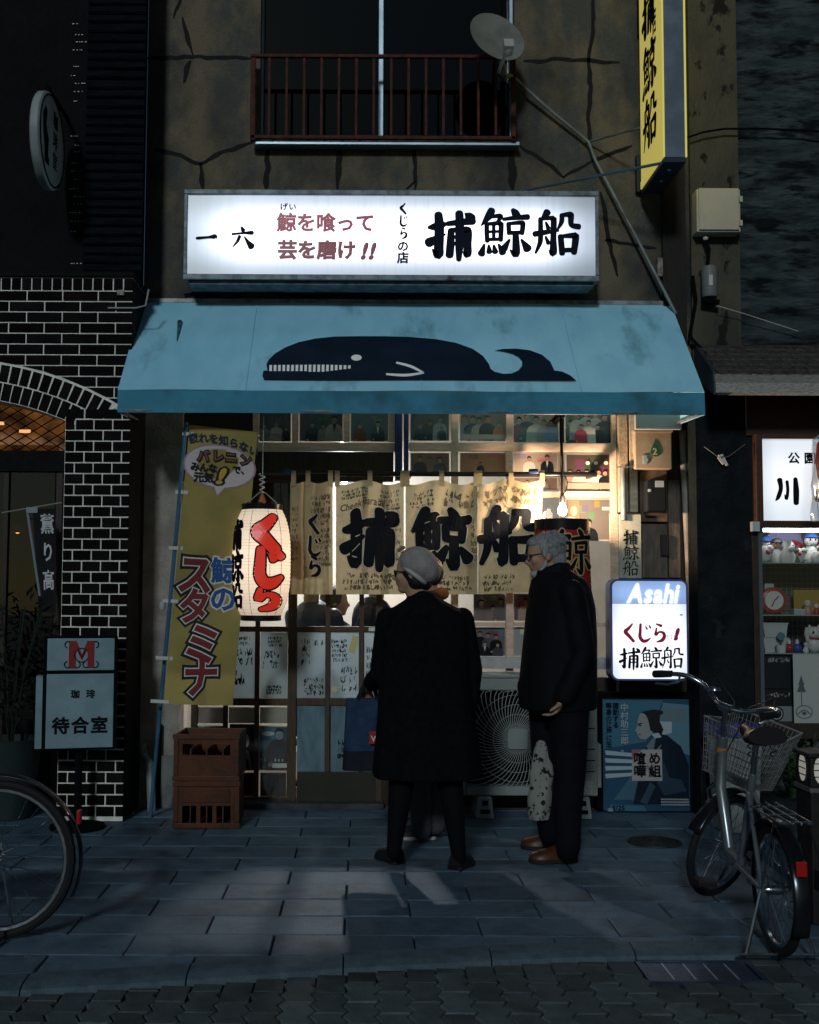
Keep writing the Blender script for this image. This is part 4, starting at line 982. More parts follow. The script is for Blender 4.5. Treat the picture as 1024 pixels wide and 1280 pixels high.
# ================================================================== awning
YA = YF - .86
aw_t = (P(178, 377, YF).x, P(838, 380, YF).x, P(500, 378, YF).z)
fl_, fr_ = P(147, 500, YA).x, P(881, 504, YA).x
zf1 = P(500, 489, YA).z; zf0 = P(500, 517, YA).z
aw = thing('awning', 'faded blue fabric awning with a dark whale over the shop front', 'awning', ((fl_ + fr_) / 2, YA, zf0))
M_aw = mat('awning_canvas', (.31, .66, .86), (.26, .60, .80), 2.5, .75, stretch=(2.4, 1, .8), bump=.12, bscale=300, c3=(.07, .23, .29), scale3=1.6, lo3=.56, hi3=.80, trans=.04)  # paler than the valance: part of the sign's light is in the colour
M_awv = MATS['awning_canvas']
def aw_pt(u, v):                                     # u across, v down the slope
    xt = aw_t[0] + (aw_t[1] - aw_t[0]) * u; xf = fl_ + (fr_ - fl_) * u
    sag = .004 * math.sin(v * math.pi) * (1 + .4 * math.sin(u * 37)) + .004 * math.sin(u * 15 + v * 3)
    return Vector((xt + (xf - xt) * v, YF - .012 + (YA - YF + .012) * v, aw_t[2] + (zf1 - aw_t[2]) * v - sag))
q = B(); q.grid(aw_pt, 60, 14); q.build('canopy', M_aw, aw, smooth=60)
q = B(); q.grid(lambda u, v: Vector((fl_ + (fr_ - fl_) * u, YA + .0 + .004 * math.sin(u * 60) * v + .006 * v * math.sin(u * 23), zf1 + (zf0 - zf1) * v)), 90, 3); q.build('valance', mat('awning_valance', (.055, .27, .40), (.045, .22, .33), 3, .75, bump=.12, bscale=300, c3=(.03, .10, .14), scale3=2.4, lo3=.5, hi3=.75), aw, smooth=60)  # shade put into the colour: same canvas, darker where the sign gives no light
for xt, xf in ((aw_t[0], fl_), (aw_t[1], fr_)):
    q = B(); q.add([(xt, YF - .012, aw_t[2]), (xf, YA, zf1), (xf, YA, zf0), (xt + (xf - xt) * .1, YF - .012, zf0 + .05)], [(0, 1, 2, 3)]); q.build('side_flap', M_aw, aw, smooth=0)
M_pole = mat('awning_pipe', (.25, .27, .28), (.12, .12, .12), 12, .5, metal=.4)
q = B(); q.tube([(fl_ + .01, YA + .014, zf0 + .012), (fr_ - .01, YA + .014, zf0 + .012)], .011); q.build('front_bar', M_pole, aw)
for xx, xt in ((fl_ + .012, aw_t[0] + .02), (fr_ - .012, aw_t[1] - .02)):
    q = B(); q.tube([(xx, YA + .015, zf0 + .014), (xt, YF - .01, zf0 + .06)], .010); q.build('arm', M_pole, aw)
q = B(); q.box(aw_t[0], aw_t[1], YF - .03, YF - .002, aw_t[2] - .015, aw_t[2] + .012); q.build('wall_bar', M_pole, aw, smooth=0)
for px in (322, 520, 700):                            # seams in the canvas
    u = (px - 178) / 660; q = B()
    q.tube([aw_pt(u, k / 8) + Vector((0, -.002, .002)) for k in range(9)], .0022, 5); q.build('seam', MATS['awning_canvas'], aw)
An = Vector((0, zf1 - aw_t[2], -(YA - YF + .012))).normalized()
if An.z < 0: An = -An
Ap = Vector((0, YA, zf1)) + An * .006
def wz(x, y, l=0): return PL(310 + x / 2.381, 400 + y / 2.381, Ap + An * .0009 * l, An)
whale = [(55, 131), (62, 118), (80, 100), (110, 82), (150, 66), (200, 55), (260, 49), (330, 48), (400, 48), (480, 50), (560, 57), (620, 68), (670, 86), (700, 107), (718, 132), (722, 145), (735, 154), (760, 160), (785, 159), (805, 150), (816, 136), (816, 123), (806, 110), (786, 100), (760, 94), (733, 91), (760, 86), (800, 85), (840, 90), (875, 103), (900, 124), (912, 150), (935, 153), (960, 165), (978, 181), (48, 178), (43, 166), (46, 151), (58, 150)]
M_whale = mat('whale_print', (.004, .012, .026), (.007, .017, .036), 5, .8, spec=.08); M_wwhite = mat('whale_white', (.92, .94, .96), (.82, .86, .88), 9, .7)
q = B(); q.poly([wz(*p) for p in whale]); wh = q.build('whale', M_whale, aw, smooth=0)
for i in range(19):
    x = 63 + i * 13; t = max(0, (i - 12) / 7); y0, y1 = 134 + t * 3 - i * .1, 152 - t * 11 + (2 if i > 8 else 0)
    q = B(); q.poly([wz(x + 1, y0, 1), (wz(x + 9, y0, 1)), wz(x + 8.5, y1, 1), wz(x + .5, y1, 1)]); q.build('tooth', M_wwhite, wh, smooth=0)
q = B(); q.poly([wz(323 + 16 * math.cos(t * .393), 112 + 9 * math.sin(t * .393), 1) for t in range(16)]); q.build('eye', M_wwhite, wh, smooth=0)
q = B()
for pts in ([(443, 127, 3), (485, 138, 4), (522, 157, 3)], [(522, 157, 3), (470, 164, 4), (413, 161, 3)]):
    vs, fs = ribbon(pts, 1); q.add([wz(a, b_, 1) for a, b_ in vs], fs)
q.build('flipper', M_wwhite, wh, smooth=0)
q = B()
for a, b_, c_ in ((225, 402, 3.5),):       # drips of dirt with their own shape
    def dp(x, y): return PL(x, y, Ap, An)
    vs, fs = ribbon([(a, b_, c_ * .9), (a - 1.5, b_ + 10, c_ * .55), (a - 4, b_ + 24, .3)], 1); q.add([dp(x, y) for x, y in vs], fs)
stn = q.build('stain', mat('awning_dirt', (.02, .05, .055), (.05, .16, .2), 30, .9), aw, smooth=0)
# ================================================================== yellow projecting sign
xs0 = P(800, 100, YF - .08).x
yn0, yn1 = YF - .10, 6.98
xa = P(827, 100, yn1).x; xb = P(857, 100, yn1).x
zb = P(830, 197, yn1).z
ys = thing('projecting_sign', 'tall yellow signboard with black brush lettering standing out from the wall', 'sign', ((xa + xb) / 2, (yn0 + yn1) / 2, zb))
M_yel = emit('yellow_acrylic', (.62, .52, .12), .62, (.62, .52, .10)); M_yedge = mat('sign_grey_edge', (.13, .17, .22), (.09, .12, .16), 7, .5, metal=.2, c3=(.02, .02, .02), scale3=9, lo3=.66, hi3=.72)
q = B(); q.box(xa + .012, xb - .012, yn1 - .012, yn0, zb, 6.3); q.build('case', M_yedge, ys, smooth=0)
for sx_ in (-1, 1):
    X0 = xa if sx_ < 0 else xb - .012
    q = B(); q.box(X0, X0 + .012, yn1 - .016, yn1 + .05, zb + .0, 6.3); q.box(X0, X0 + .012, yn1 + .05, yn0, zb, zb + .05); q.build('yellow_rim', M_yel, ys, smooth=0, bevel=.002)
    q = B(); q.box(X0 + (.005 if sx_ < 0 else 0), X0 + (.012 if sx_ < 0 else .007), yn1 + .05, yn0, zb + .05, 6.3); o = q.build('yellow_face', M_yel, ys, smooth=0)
    if sx_ < 0:
        ymid = yn1 + .16; ky = .30
        fy = lambda y0, z0, s, sy: (lambda u, v, l: Vector((xa + .0025 - l * .0008, y0 - u * sy, z0 + v * s)))
        zz = P(812, 205, 7.2).z
        q = B()
        for ch, (py0, py1) in zip('捕鯨船', ((-18, 40), (50, 112), (118, 180))):
            z1_ = P(813, py0, 7.25).z; z0_ = P(813, py1, 7.25).z
            put_brush(q, ch, fy(yn0 - .09, z0_, z1_ - z0_, .34), 2.0)
        z1_ = P(822, 0, 7.1).z; z0_ = P(822, 34, 7.1).z
        put_font(q, '店', fy(yn1 + .22, z0_, z1_ - z0_, .10), .03)
        q.build('lettering', M_ink, o, smooth=0)
q = B(); q.box(xa + .006, xb - .006, yn1 - .01, yn0, zb - .03, zb - .002); q.build('bottom_plate', mat('sign_bottom', (.02, .035, .06), rough=.35), ys, smooth=0)
q = B()
for yy in (7.1, 7.3): q.lathe([(.012, -.036), (.012, -.03)], ((xa + xb) / 2, yy, zb), 8)
q.build('bolt', M_steelw, ys)
q = B(); q.box(xa + .02, xb - .02, yn0, YF, zb + .1, zb + .18); q.box(xa + .02, xb - .02, yn0, YF, 5.6, 5.7); q.build('bracket', M_black, ys, smooth=0)
# stays and pipes on the wall
M_pipe = mat('grey_conduit', (.22, .25, .25), (.13, .15, .15), 8, .5, metal=.3)
def pipe(name, label, cat, pts, r, m=M_pipe, n=8):
    q = B(); q.tube(pts, r, n); o = q.build(name, m); return tag(o, label, cat)
pipe('drain_pipe', 'thin grey pipe running down from the dish, kinked at mid-height, to the awning corner', 'pipe', [P(640, 95, YF - .10), P(690, 140, YF - .06), P(727, 170, YF - .05), P(736, 178, YF - .05), P(744, 200, YF - .06), P(800, 305, YF - .09), P(845, 392, YF - .12)], .011)
pipe('sign_stay', 'upper thin stay rod tying the yellow sign to the wall', 'stay rod', [P(733, 178, YF - .005), P(800, 160, 7.28)], .008)
pipe('sign_stay', 'lower bluish stay rod from the lit signboard to the yellow sign foot', 'stay rod', [P(655, 238, YF - .04), P(700, 229, 7.45), P(832, 203, 7.02)], .010, mat('blue_rod', (.10, .17, .22), rough=.4, metal=.4))
for i, (x_, y_) in enumerate(((802, 18), (800, 215))):
    q = B(); q.pbox(x_ - 4, y_ - 22, x_ + 4, y_ + 25, YF - .05, YF); tag(q.build('wall_bracket', mat('bracket_paint', (.02, .028, .035), rough=.5), None, smooth=0, bevel=.006), ('short black steel bracket on the wall behind the upper yellow sign', 'short black steel bracket on the wall below the yellow sign foot')[i], 'bracket')
# satellite dish
dc = P(619, 51, YF - .38)
ds = thing('satellite_dish', 'grey satellite dish on a mast before the upper window railing', 'satellite dish', P(630, 95, YF - .2))
M_dish = mat('dish_grey', (.20, .21, .20), (.14, .15, .14), 4, .6, c3=(.08, .085, .085), scale3=3, lo3=.5, hi3=.8)
dn = Vector((.30, -.86, .38)).normalized(); rotd = dn.to_track_quat('Z', 'Y').to_matrix()
q = B(); prof = [(r * .021, (r * .021) ** 2 * .9) for r in range(0, 10)]
prof2 = [(.200, .037), (.197, .030)] + [(r * .021, (r * .021) ** 2 * .9 - .007) for r in range(9, -1, -1)]
q.lathe(prof + prof2, (0, 0, 0), 36); q.v = [tuple(dc + rotd @ Vector((v[0] * .94, v[1] * 1.03, v[2]))) for v in q.v]; q.build('dish', M_dish, ds)
lnb = P(635, 62, YF - .66)
q = B(); q.ball(lnb, (.035, .05, .042)); q.v = [tuple(v) for v in q.v]; q.obox(lnb + Vector((-.005, .02, -.01)), lnb + Vector((0, -.055, .02)), .06, .062); q.build('feed_horn', mat('lnb_white', (.42, .42, .39), rough=.5), ds)
q = B(); q.tube([P(623, 92, YF - .35), P(627, 80, YF - .5), lnb], .011); q.build('feed_arm', mat('lnb_white', (.42, .42, .39)), ds)
q = B(); q.tube([P(630, 95, YF - .30), dc + Vector((.03, .06, 0))], .022, 10); q.tube([P(630, 95, YF - .30), P(640, 96, YF - .1)], .018, 10); q.tube([P(640, 60, YF - .1), P(641, 110, YF - .1)], .02, 10); q.build('mount', M_pipe, ds)
q = B(); q.tube([P(628, -6, YF - .08), P(628, 20, YF - .08), P(627, 70, YF - .1)], .006, 6); q.tube([P(622, 92, YF - .4), P(632, 104, YF - .25), P(645, 95, YF - .15)], .005, 6); q.build('cable', M_black, ds)
# ================================================================== under the awning
# banner on a blue pole
Yn = 7.0
nb = thing('yellow_banner', 'tall yellow advertising banner tied to a leaning blue pole left of the door', 'banner', G(190, 1012))
pole_t, pole_b = P(233, 528, Yn), G(188, 1022)
q = B(); q.tube([pole_t, P(212, 760, Yn), pole_b], .0125, 10); q.build('pole', mat('blue_pole', (.05, .14, .25), (.03, .09, .17), 6, .4), nb)
q = B(); q.tube([P(228, 533, Yn), P(325, 545, Yn)], .006, 6); q.build('cross_rod', mat('white_rod', (.35, .38, .4), rough=.4), nb)
q = B(); q.lathe([(.016, 0), (.019, .01), (.019, .035), (.016, .045)], P(203, 762, Yn), 10); q.build('pole_joint', mat('white_rod', (.35, .38, .4), rough=.4), nb)
TL, TR, BL_, BR_ = (237, 531), (322, 540), (205, 880), (291, 882)
def nbp(u, v, dy=0):                                   # v: 0 top, 1 bottom
    x = (TL[0] + (TR[0] - TL[0]) * u) * (1 - v) + (BL_[0] + (BR_[0] - BL_[0]) * u) * v
    y = (TL[1] + (TR[1] - TL[1]) * u) * (1 - v) + (BL_[1] + (BR_[1] - BL_[1]) * u) * v
    return P(x, y, Yn - .02 - .016 * math.sin(u * 4 + v * 5) * u - .008 * math.sin(v * 17 + u * 2) - dy)
q = B(); q.grid(lambda u, v: nbp(u, v), 16, 50); q.build('cloth', mat('yellow_cloth', (.38, .31, .10), (.31, .25, .085), 3, .8, trans=.3, bump=.1, bscale=400, c3=(.30, .27, .10), scale3=5, lo3=.55, hi3=.75), nb)
q = B()
for v in (.03, .24, .44, .63, .835, .99):
    a = nbp(0, v); t_ = min(1, max(0, (v * 350) / 490)); b_ = Vector((pole_t.x + (pole_b.x - pole_t.x) * v * .74, Yn, a.z))
    q.obox(a + Vector((.03, -.004, -.004)), b_ - Vector((.018, .0, 0)), .004, .02); 
q.build('tie', mat('tie_white', (.5, .5, .48), rough=.8), nb, smooth=0)
# px on the banner -> u,v
def npx(x, y, dy=.004):
    v = (y - 535) / 347; xl_ = TL[0] + (BL_[0] - TL[0]) * v; return nbp((x - xl_) / 86, v, dy)
def nfont(s, px, py, sp, rot, dy, bold, sx=1.0, shear=0.0, vertical=False, step=1.05):
    ca, sa_ = math.cos(rot), math.sin(rot); q = B()
    put_font(q, s, lambda u, v, l: npx(px + (u * sx * ca - v * sa_) * sp, py - (u * sx * sa_ + v * ca) * sp, dy + l * .0007), bold, step, vertical, shear=shear)
    return q
M_bk = mat('print_black', (.01, .01, .012), rough=.7); M_wt = mat('print_white', (.6, .58, .56), rough=.7); M_mr = mat('print_maroon', (.16, .02, .025), rough=.7); M_nb = mat('print_blue', (.02, .08, .25), rough=.7)
STM = (('ス', 220, 739, 53, .0), ('タ', 222, 777, 47, .02), ('ミ', 226, 823, 54, -.10), ('ナ', 228, 868, 52, .05))
for ch, x, y, s_, rt in STM:
    for bold, dy, m_ in ((.13, .003, M_bk), (.065, .0065, M_wt), (.035, .010, M_mr)):
        nfont(ch, x, y, s_, rt, dy, bold, sx=.86, shear=.10).build('lettering', m_, nb, smooth=0)
for ch, x, y, s_ in (('鯨', 264, 725, 33), ('の', 262, 761, 35)):
    for bold, dy, m_ in ((.09, .003, M_wt), (.03, .0065, M_nb)):
        nfont(ch, x, y, s_, .02, dy, bold).build('lettering', m_, nb, smooth=0)
q = B()
for i, ch in enumerate('疲れを知らない'):
    t = (i - 3) / 3; x = 279 + t * 37 - 5; y = 551 - 5 * (1 - t * t) + i * .9 + 6
    ca, sa_ = math.cos(-.25 * t), math.sin(-.25 * t)
    put_font(q, ch, lambda u, v, l: npx(x + (u * ca - v * sa_) * 12.5, y - (u * sa_ + v * ca) * 12.5, .004 + l * .0007), .045)
q.build('lettering', M_nb if False else mat('print_navy', (.012, .02, .05), rough=.7), nb, smooth=0)
bub = [(275 + 44 * math.cos(t * .2618), 583 + 26 * math.sin(t * .2618)) for t in range(24)]
tail = [(283, 607), (272, 619), (268, 607)]
q = B(); q.poly([npx(x + (x - 275) * .05, y + (y - 583) * .08, .003) for x, y in bub]); q.poly([npx(285, 607, .003), npx(272.5, 622, .003), npx(266, 607, .003)]); q.build('speech_bubble_edge', mat('print_mauve', (.30, .20, .24), rough=.7), nb, smooth=0)
q = B(); q.poly([npx(x, y, .0055) for x, y in bub]); q.poly([npx(x, y, .0055) for x, y in tail]); q.build('speech_bubble', mat('print_lilac', (.5, .44, .46), rough=.7), nb, smooth=0)
for bold, dy, m_ in ((.12, .0075, M_bk), (.03, .0105, mat('print_brown', (.16, .07, .06), rough=.7))):
    q = B()
    for i, ch in enumerate('バレニン'): put_font(q, ch, lambda u, v, l: npx(247 + i * 17.5 + u * 15 + (i % 2), 575 - v * 15 + abs(i - 1.5) * 1.5, dy + l * .0007), bold)
    q.build('lettering', m_, nb, smooth=0)
for s_, x, y, sp in (('みんな', 238, 590, 11.5), ('で、', 291, 589, 11), ('元気', 242, 603, 13)): nfont(s_, x, y, sp, 0, .0075, .05, step=.98).build('lettering', M_bk, nb, smooth=0)
for bold, dy, m_ in ((.11, .0075, M_bk), (.04, .0105, mat('print_gold', (.45, .3, .05), rough=.7))): nfont('!', 268, 604, 27, 0, dy, bold, shear=.25, sx=1.6).build('lettering', m_, nb, smooth=0)
# white paper lantern
Yl_ = 6.98
lc = P(327, 703, Yl_); lh = (P(327, 636, Yl_).z - P(327, 769, Yl_).z); lr = 36 / (F / Yl_)
ln = thing('paper_lantern', 'glowing white paper lantern with red and black brush lettering by the door', 'lantern', (lc.x, Yl_, lc.z - lh / 2))
M_paper = bpy.data.materials.new('lantern_paper'); M_paper.use_nodes = True; b = M_paper.node_tree.nodes['Principled BSDF']
b.inputs['Base Color'].default_value = (.75, .66, .52, 1); b.inputs['Roughness'].default_value = .8; b.inputs['Emission Color'].default_value = (1, .76, .55, 1)
nt = M_paper.node_tree; tcn = nt.nodes.new('ShaderNodeTexCoord'); sxn = nt.nodes.new('ShaderNodeSeparateXYZ'); nt.links.new(tcn.outputs['Generated'], sxn.inputs[0])
rp = nt.nodes.new('ShaderNodeValToRGB'); nt.links.new(sxn.outputs[2], rp.inputs[0])       # the bulb inside sits at mid-height
for p_, v_ in ((0, .42), (.35, .80), (.6, .88), (1, .45)):
    e = rp.color_ramp.elements.new(p_) if 0 < p_ < 1 else rp.color_ramp.elements[0 if p_ == 0 else -1]; e.color = (v_, v_, v_, 1)
nt.links.new(rp.outputs[0], b.inputs['Emission Strength'])
def lan_r(t): return lr * (1 - .32 * abs(2 * t - 1) ** 3.2)
q = B(); prof = []
for i in range(57):
    t = i / 56; prof.append((lan_r(t) + (.0022 if i % 2 else -.0004), lc.z - lh / 2 + t * lh))
q.lathe([(r, z - 0) for r, z in prof], (lc.x, Yl_, 0), 40); q.build('paper_body', M_paper, ln, smooth=60)
M_lac = mat('black_lacquer', (.008, .008, .009), rough=.3)
q = B(); zt_ = lc.z + lh / 2; q.lathe([(lr * .70, -.008), (lr * .72, .028), (lr * .62, .03), (lr * .6, -.002)], (lc.x, Yl_, zt_), 28); q.build('top_ring', M_lac, ln)
for k in range(8):
    a_ = k * .785; q = B(); q.box(-.012, .012, -.012, .012, 0, .022); q.v = [(v[0] + lc.x + lr * .6 * math.cos(a_), v[1] + Yl_ + lr * .6 * math.sin(a_), v[2] + zt_ + .014) for v in q.v]; q.build('ring_knob', M_lac, ln, smooth=0)
q = B(); q.lathe([(lr * .6, .0), (lr * .70, .004), (lr * .70, -.028), (lr * .60, -.03), (lr * .1, -.03)], (lc.x, Yl_, lc.z - lh / 2), 28); q.build('bottom_ring', M_lac, ln)
q = B(); q.tube([(lc.x - lr * .62, Yl_, zt_ + .02), (lc.x - .02, Yl_, zt_ + .10), (lc.x + .02, Yl_, zt_ + .10), (lc.x + lr * .62, Yl_, zt_ + .02)], .004, 6); q.tube([(lc.x, Yl_, zt_ + .10), (lc.x + .002, Yl_, zf0 + .01)], .003, 6); q.build('hanger', M_pipe, ln)
q = B(); q.lathe([(.016, 0), (.022, .03), (.012, .06), (.004, .075)], (lc.x, Yl_, zt_ + .02), 12); q.build('tassel_cap', mat('tassel', (.35, .12, .04), rough=.7), ln)
q = B()
for k in range(1, 34):                               # bamboo hoops showing through the paper
    t = k / 34; q.tube([(lc.x + (lan_r(t) + .0012) * math.cos(j * .196), Yl_ + (lan_r(t) + .0012) * math.sin(j * .196), lc.z - lh / 2 + t * lh) for j in range(32)], .0008, 4, True)
q.build('hoops', mat('hoop_bamboo', (.6, .46, .32), rough=.8), ln)
q = B(); q.tube([(lc.x + .012 * math.cos(i * .7) * (1 + .02 * i), Yl_ - .01 + .01 * math.sin(i * .7), zt_ + .10 + i * .0035) for i in range(34)], .003, 5); q.build('cord_coil', mat('cord_white', (.5, .5, .5), rough=.6), ln)
def lanp(px, py, off):                                # flat pixel place wrapped on the lantern
    z = P(px, py, Yl_ - lr).z; t = min(1, max(0, (z - (lc.z - lh / 2)) / lh)); r = lan_r(t) + off
    x = P(px, py, Yl_ - lr * .8).x - lc.x; x = max(-r * .999, min(r * .999, x))
    return Vector((lc.x + x, Yl_ - math.sqrt(max(0, r * r - x * x)), z))
M_lred = emit('lantern_red', (.48, .022, .010), .75, (.42, .022, .012))
KUJ = (('く', 310, 690, 49, 46), ('じ', 313, 733, 47, 49), ('ら', 309, 763, 47, 36))
for ch, x, y, w_, h_ in KUJ:
    for k, grow, off, m_ in ((3.3, 4.5, .0035, M_ink), (3.3, 0, .0065, M_lred)):
        q = B()
        for j, st in enumerate(BR[ch]):
            st2 = [(a, b_, c_) for a, b_, c_ in st]
            vs, fs = ribbon(st2, k * {'く': 1.0, 'じ': .88, 'ら': .74}[ch], grow); q.add([lanp(x + v[0] / 100 * w_, y - v[1] / 100 * h_, off + j * .0003) for v in vs], fs)
        q.build('lettering', m_, ln, smooth=0)
q = B()
for ch, x, y, w_, h_ in (('捕', 280, 689, 24, 40), ('鯨', 280, 729, 24, 40), ('船', 281, 762, 22, 34)):
    for j, st in enumerate(BR[ch]):
        vs, fs = ribbon(st, 2.3); q.add([lanp(x + v[0] / 100 * w_, y - v[1] / 100 * h_, .004 + j * .0002) for v in vs], fs)
q.build('lettering', M_ink, ln, smooth=0)
for a_ in (-2.35, -1.92, -1.2, -.75):
    q = B(); q.tube([(lc.x + (lan_r(t / 20) + .002) * math.cos(a_), Yl_ + (lan_r(t / 20) + .002) * math.sin(a_), lc.z - lh / 2 + t / 20 * lh) for t in range(21)], .0014, 5); q.build('rib_string', mat('string_tan', (.35, .22, .12), rough=.8), ln)
# noren ---------------------------------------------------------------
Yc = YF - .13
nr = thing('curtain_rod', 'black rod carrying the shop curtain across the front', 'rod', P(530, 597, Yc))
q = B(); q.tube([P(318, 592, Yc), P(746, 593, Yc)], .016, 12); q.build('rod', M_lac, nr)
for px in (330, 512, 740):
    p = P(px, 592, Yc); q = B(); q.box(p.x - .012, p.x + .012, Yc, YF + .02, p.z - .02, p.z + .02); q.build('bracket', M_lac, nr, smooth=0)
for px, m_ in ((359, M_blue), (667, M_blue)):
    p = P(px, 590, Yc); q = B(); q.lathe([(.019, -.03), (.021, -.01), (.021, .02), (.019, .03)], p, 12, 'x'); q.build('blue_tie', m_, nr)
M_nor = mat('noren_cloth', (.50, .40, .24), (.42, .33, .19), 4, .85, trans=.33, bump=.15, bscale=350, c3=(.25, .19, .10), scale3=6, lo3=.56, hi3=.78)
M_norw = mat('noren_outline', (.50, .45, .34), rough=.85)
PAN = [(363, 416, 'く', 0), (420, 505, '捕', 1), (507, 597, '鯨', 2), (598, 679, '船', 3)]
NLAB = ('narrow leftmost shop curtain panel written with small kana', 'beige shop curtain panel bearing the first big black character', 'beige shop curtain panel behind the beret with the second big character', 'beige rightmost shop curtain panel beside the lamp with the third big character')
for x0, x1, ch, i in PAN:
    nn = thing('shop_curtain', NLAB[i], 'curtain', P((x0 + x1) / 2, 742, Yc), 'shop curtain panels on the rod')
    def cp(u, v, dy=0, x0=x0, x1=x1, i=i):                # v down
        sl_ = -6 * v if i == 3 else 0
        x = x0 + (x1 - x0) * u + (sl_ * u); y = 603 + 140 * v + (3 * math.sin(u * 9.4 + .6) * (1 - v) if i else 1.5 * math.sin(u * 12) * (1 - v)) - (3 * u if i == 3 else 0)
        f_ = .012 * math.sin(u * (7 if i else 22) + i * 1.7) * (.35 + .65 * v) + .004 * math.sin(u * 19 + v * 7 + i)
        if i == 0: f_ += -.02 * math.exp(-((u - .26) / .06) ** 2)
        if i == 3: f_ += .03 * max(0, u - .6) / .4 * (1 - v)
        return P(x, y, Yc - .018 + f_ - dy)
    q = B(); q.grid(lambda u, v: cp(u, v), 48, 30); q.build('cloth', M_nor, nn, smooth=80)
    nl = 3 if i else 3
    for k in range(nl):
        u = (.02, .5, .98)[k] if i else (.08, .42, .95)[k]
        px = x0 + (x1 - x0) * u; q = B()
        a = P(px - 3, 0 + 606, Yc).x; b_ = P(px + 3, 606, Yc).x; zz = P(px, 608, Yc).z; zr = P(px, 592, Yc).z
        prof = [(Yc - .022, zz), (Yc - .021, zr), (Yc - .012, zr + .019), (Yc + .012, zr + .019), (Yc + .021, zr), (Yc + .018, zz)]
        q.add([(x_, y_, z_) for y_, z_ in prof for x_ in (a, b_)], [(2 * j, 2 * j + 1, 2 * j + 3, 2 * j + 2) for j in range(5)]); q.build('loop', M_nor, nn, smooth=0)
    def cpx(px, py, dy, x0=x0, x1=x1): return cp((px - x0) / (x1 - x0), (py - 604) / 139, dy)
    if i == 0:
        for m_, g_, dy in ((M_norw, 3, .003), (M_ink, 0, .006)):
            q = B()
            for c_, y in (('く', 668), ('じ', 696), ('ら', 721)):
                for st in BR[c_]:
                    vs, fs = ribbon(st, 1.9, g_); q.add([cpx(381 + v[0] / 100 * 24, y - v[1] / 100 * 26, dy) for v in vs], fs)
            q.build('lettering', m_, nn, smooth=0)
    else:
        x_, w_, h_, y_ = {1: (428, 71, 74, 712), 2: (514, 74, 76, 713), 3: (600, 74, 72, 709)}[i]
        for m_, g_, dy, k in ((M_norw, 1.8, .003, 2.35), (M_ink, 0, .006, 2.35)):
            q = B()
            for j, st in enumerate(BR[ch]):
                vs, fs = ribbon(st, k, g_); q.add([cpx(x_ + v[0] / 100 * w_, y_ - v[1] / 100 * h_, dy + j * .0003) for v in vs], fs)
            q.build('lettering', m_, nn, smooth=0)
    rg = random.Random(50 + i); q = B(); fnn = lambda u, v, l: cp(u, 1 - v, .0025)
    for (u0, v0, u1, v1, rows, wd) in {0: [(.45, .62, .95, .9, 5, .012), (.6, .25, .95, .6, 7, .01), (.02, .3, .18, .8, 10, .006)], 1: [(.05, .86, .5, .95, 3, .007), (.62, .68, .95, .95, 7, .006), (.08, .04, .9, .2, 3, .011), (.86, .3, .98, .6, 6, .006)],
                                         2: [(.05, .78, .4, .93, 4, .007), (.5, .78, .95, .95, 2, .014), (.05, .03, .95, .18, 3, .010), (.9, .3, .99, .7, 6, .007)], 3: [(.08, .80, .45, .95, 2, .012), (.5, .80, .92, .95, 2, .012), (.05, .02, .6, .18, 3, .010)]}[i]:
        scribble(q, fnn, u0, v0, u1, v1, rows, rg, wd * .65)
    stuff(q.build('handwriting', mat('pen_ink', (.10, .078, .05), rough=.8), nn, smooth=0))
    if i == 1:
        q = B(); put_font(q, 'Cheeky', lambda u, v, l: cpx(425 + u * 10.5, 638 - v * 12 - u * 1.2, .0032), .012, prop=True, shear=.15); put_font(q, 'Parade', lambda u, v, l: cpx(453 + u * 10, 634 - v * 14 - u * .8, .0032), .012, prop=True, shear=.15); q.build('signature', MATS['pen_ink'], nn, smooth=0)
    if i == 3:
        q = B()
        for cx_, cy_, r_ in ((622, 628, 13), (641, 626, 13)):
            vs, fs = ribbon([(cx_ + r_ * math.cos(t * .6), cy_ + r_ * 1.1 * math.sin(t * .6), .35) for t in range(12)], 1); q.add([cpx(a, b_, .0033) for a, b_ in vs], fs)
        q.build('signature', MATS['pen_ink'], nn, smooth=0)
# bare bulb and its cord
Yb = YF - .20
bp = P(703, 637, Yb)
bl = thing('hanging_bulb', 'bare glowing bulb hanging on a cord right of the shop curtain', 'light bulb', bp)
q = B(); q.lathe([(0, -.042), (.018, -.038), (.028, -.022), (.030, -.005), (.024, .016), (.014, .034), (.013, .045)], bp, 20); bo = q.build('bulb', emit('warm_bulb', (1, .78, .55), 14), bl)
q = B(); q.lathe([(.014, .045), (.017, .048), (.017, .085), (.008, .095), (0, .096)], bp, 16); q.build('socket', M_lac, bl)
q = B(); q.tube([bp + Vector((0, 0, .095)), bp + Vector((.004, 0, .3)), bp + Vector((0, .02, .62))], .006, 6); q.tube([bp + Vector((.0, 0, .09)), bp + Vector((.03, .01, .13)), bp + Vector((.035, .01, .18)), bp + Vector((.01, .01, .25))], .004, 6); q.build('cord', M_black, bl)
q = B(); q.box(bp.x - .02, bp.x + .02, Yb - .01, YF + .05, bp.z + .60, bp.z + .63); q.build('hook', M_black, bl, smooth=0)
pl_ = bpy.data.lights.new('bulb_light', 'POINT'); pl_.energy = 62; pl_.color = (1, .70, .45); pl_.shadow_soft_size = .03
po = bpy.data.objects.new('bulb_light', pl_); COL.objects.link(po); po.parent = bl; po.location = (0, -.06, 0)
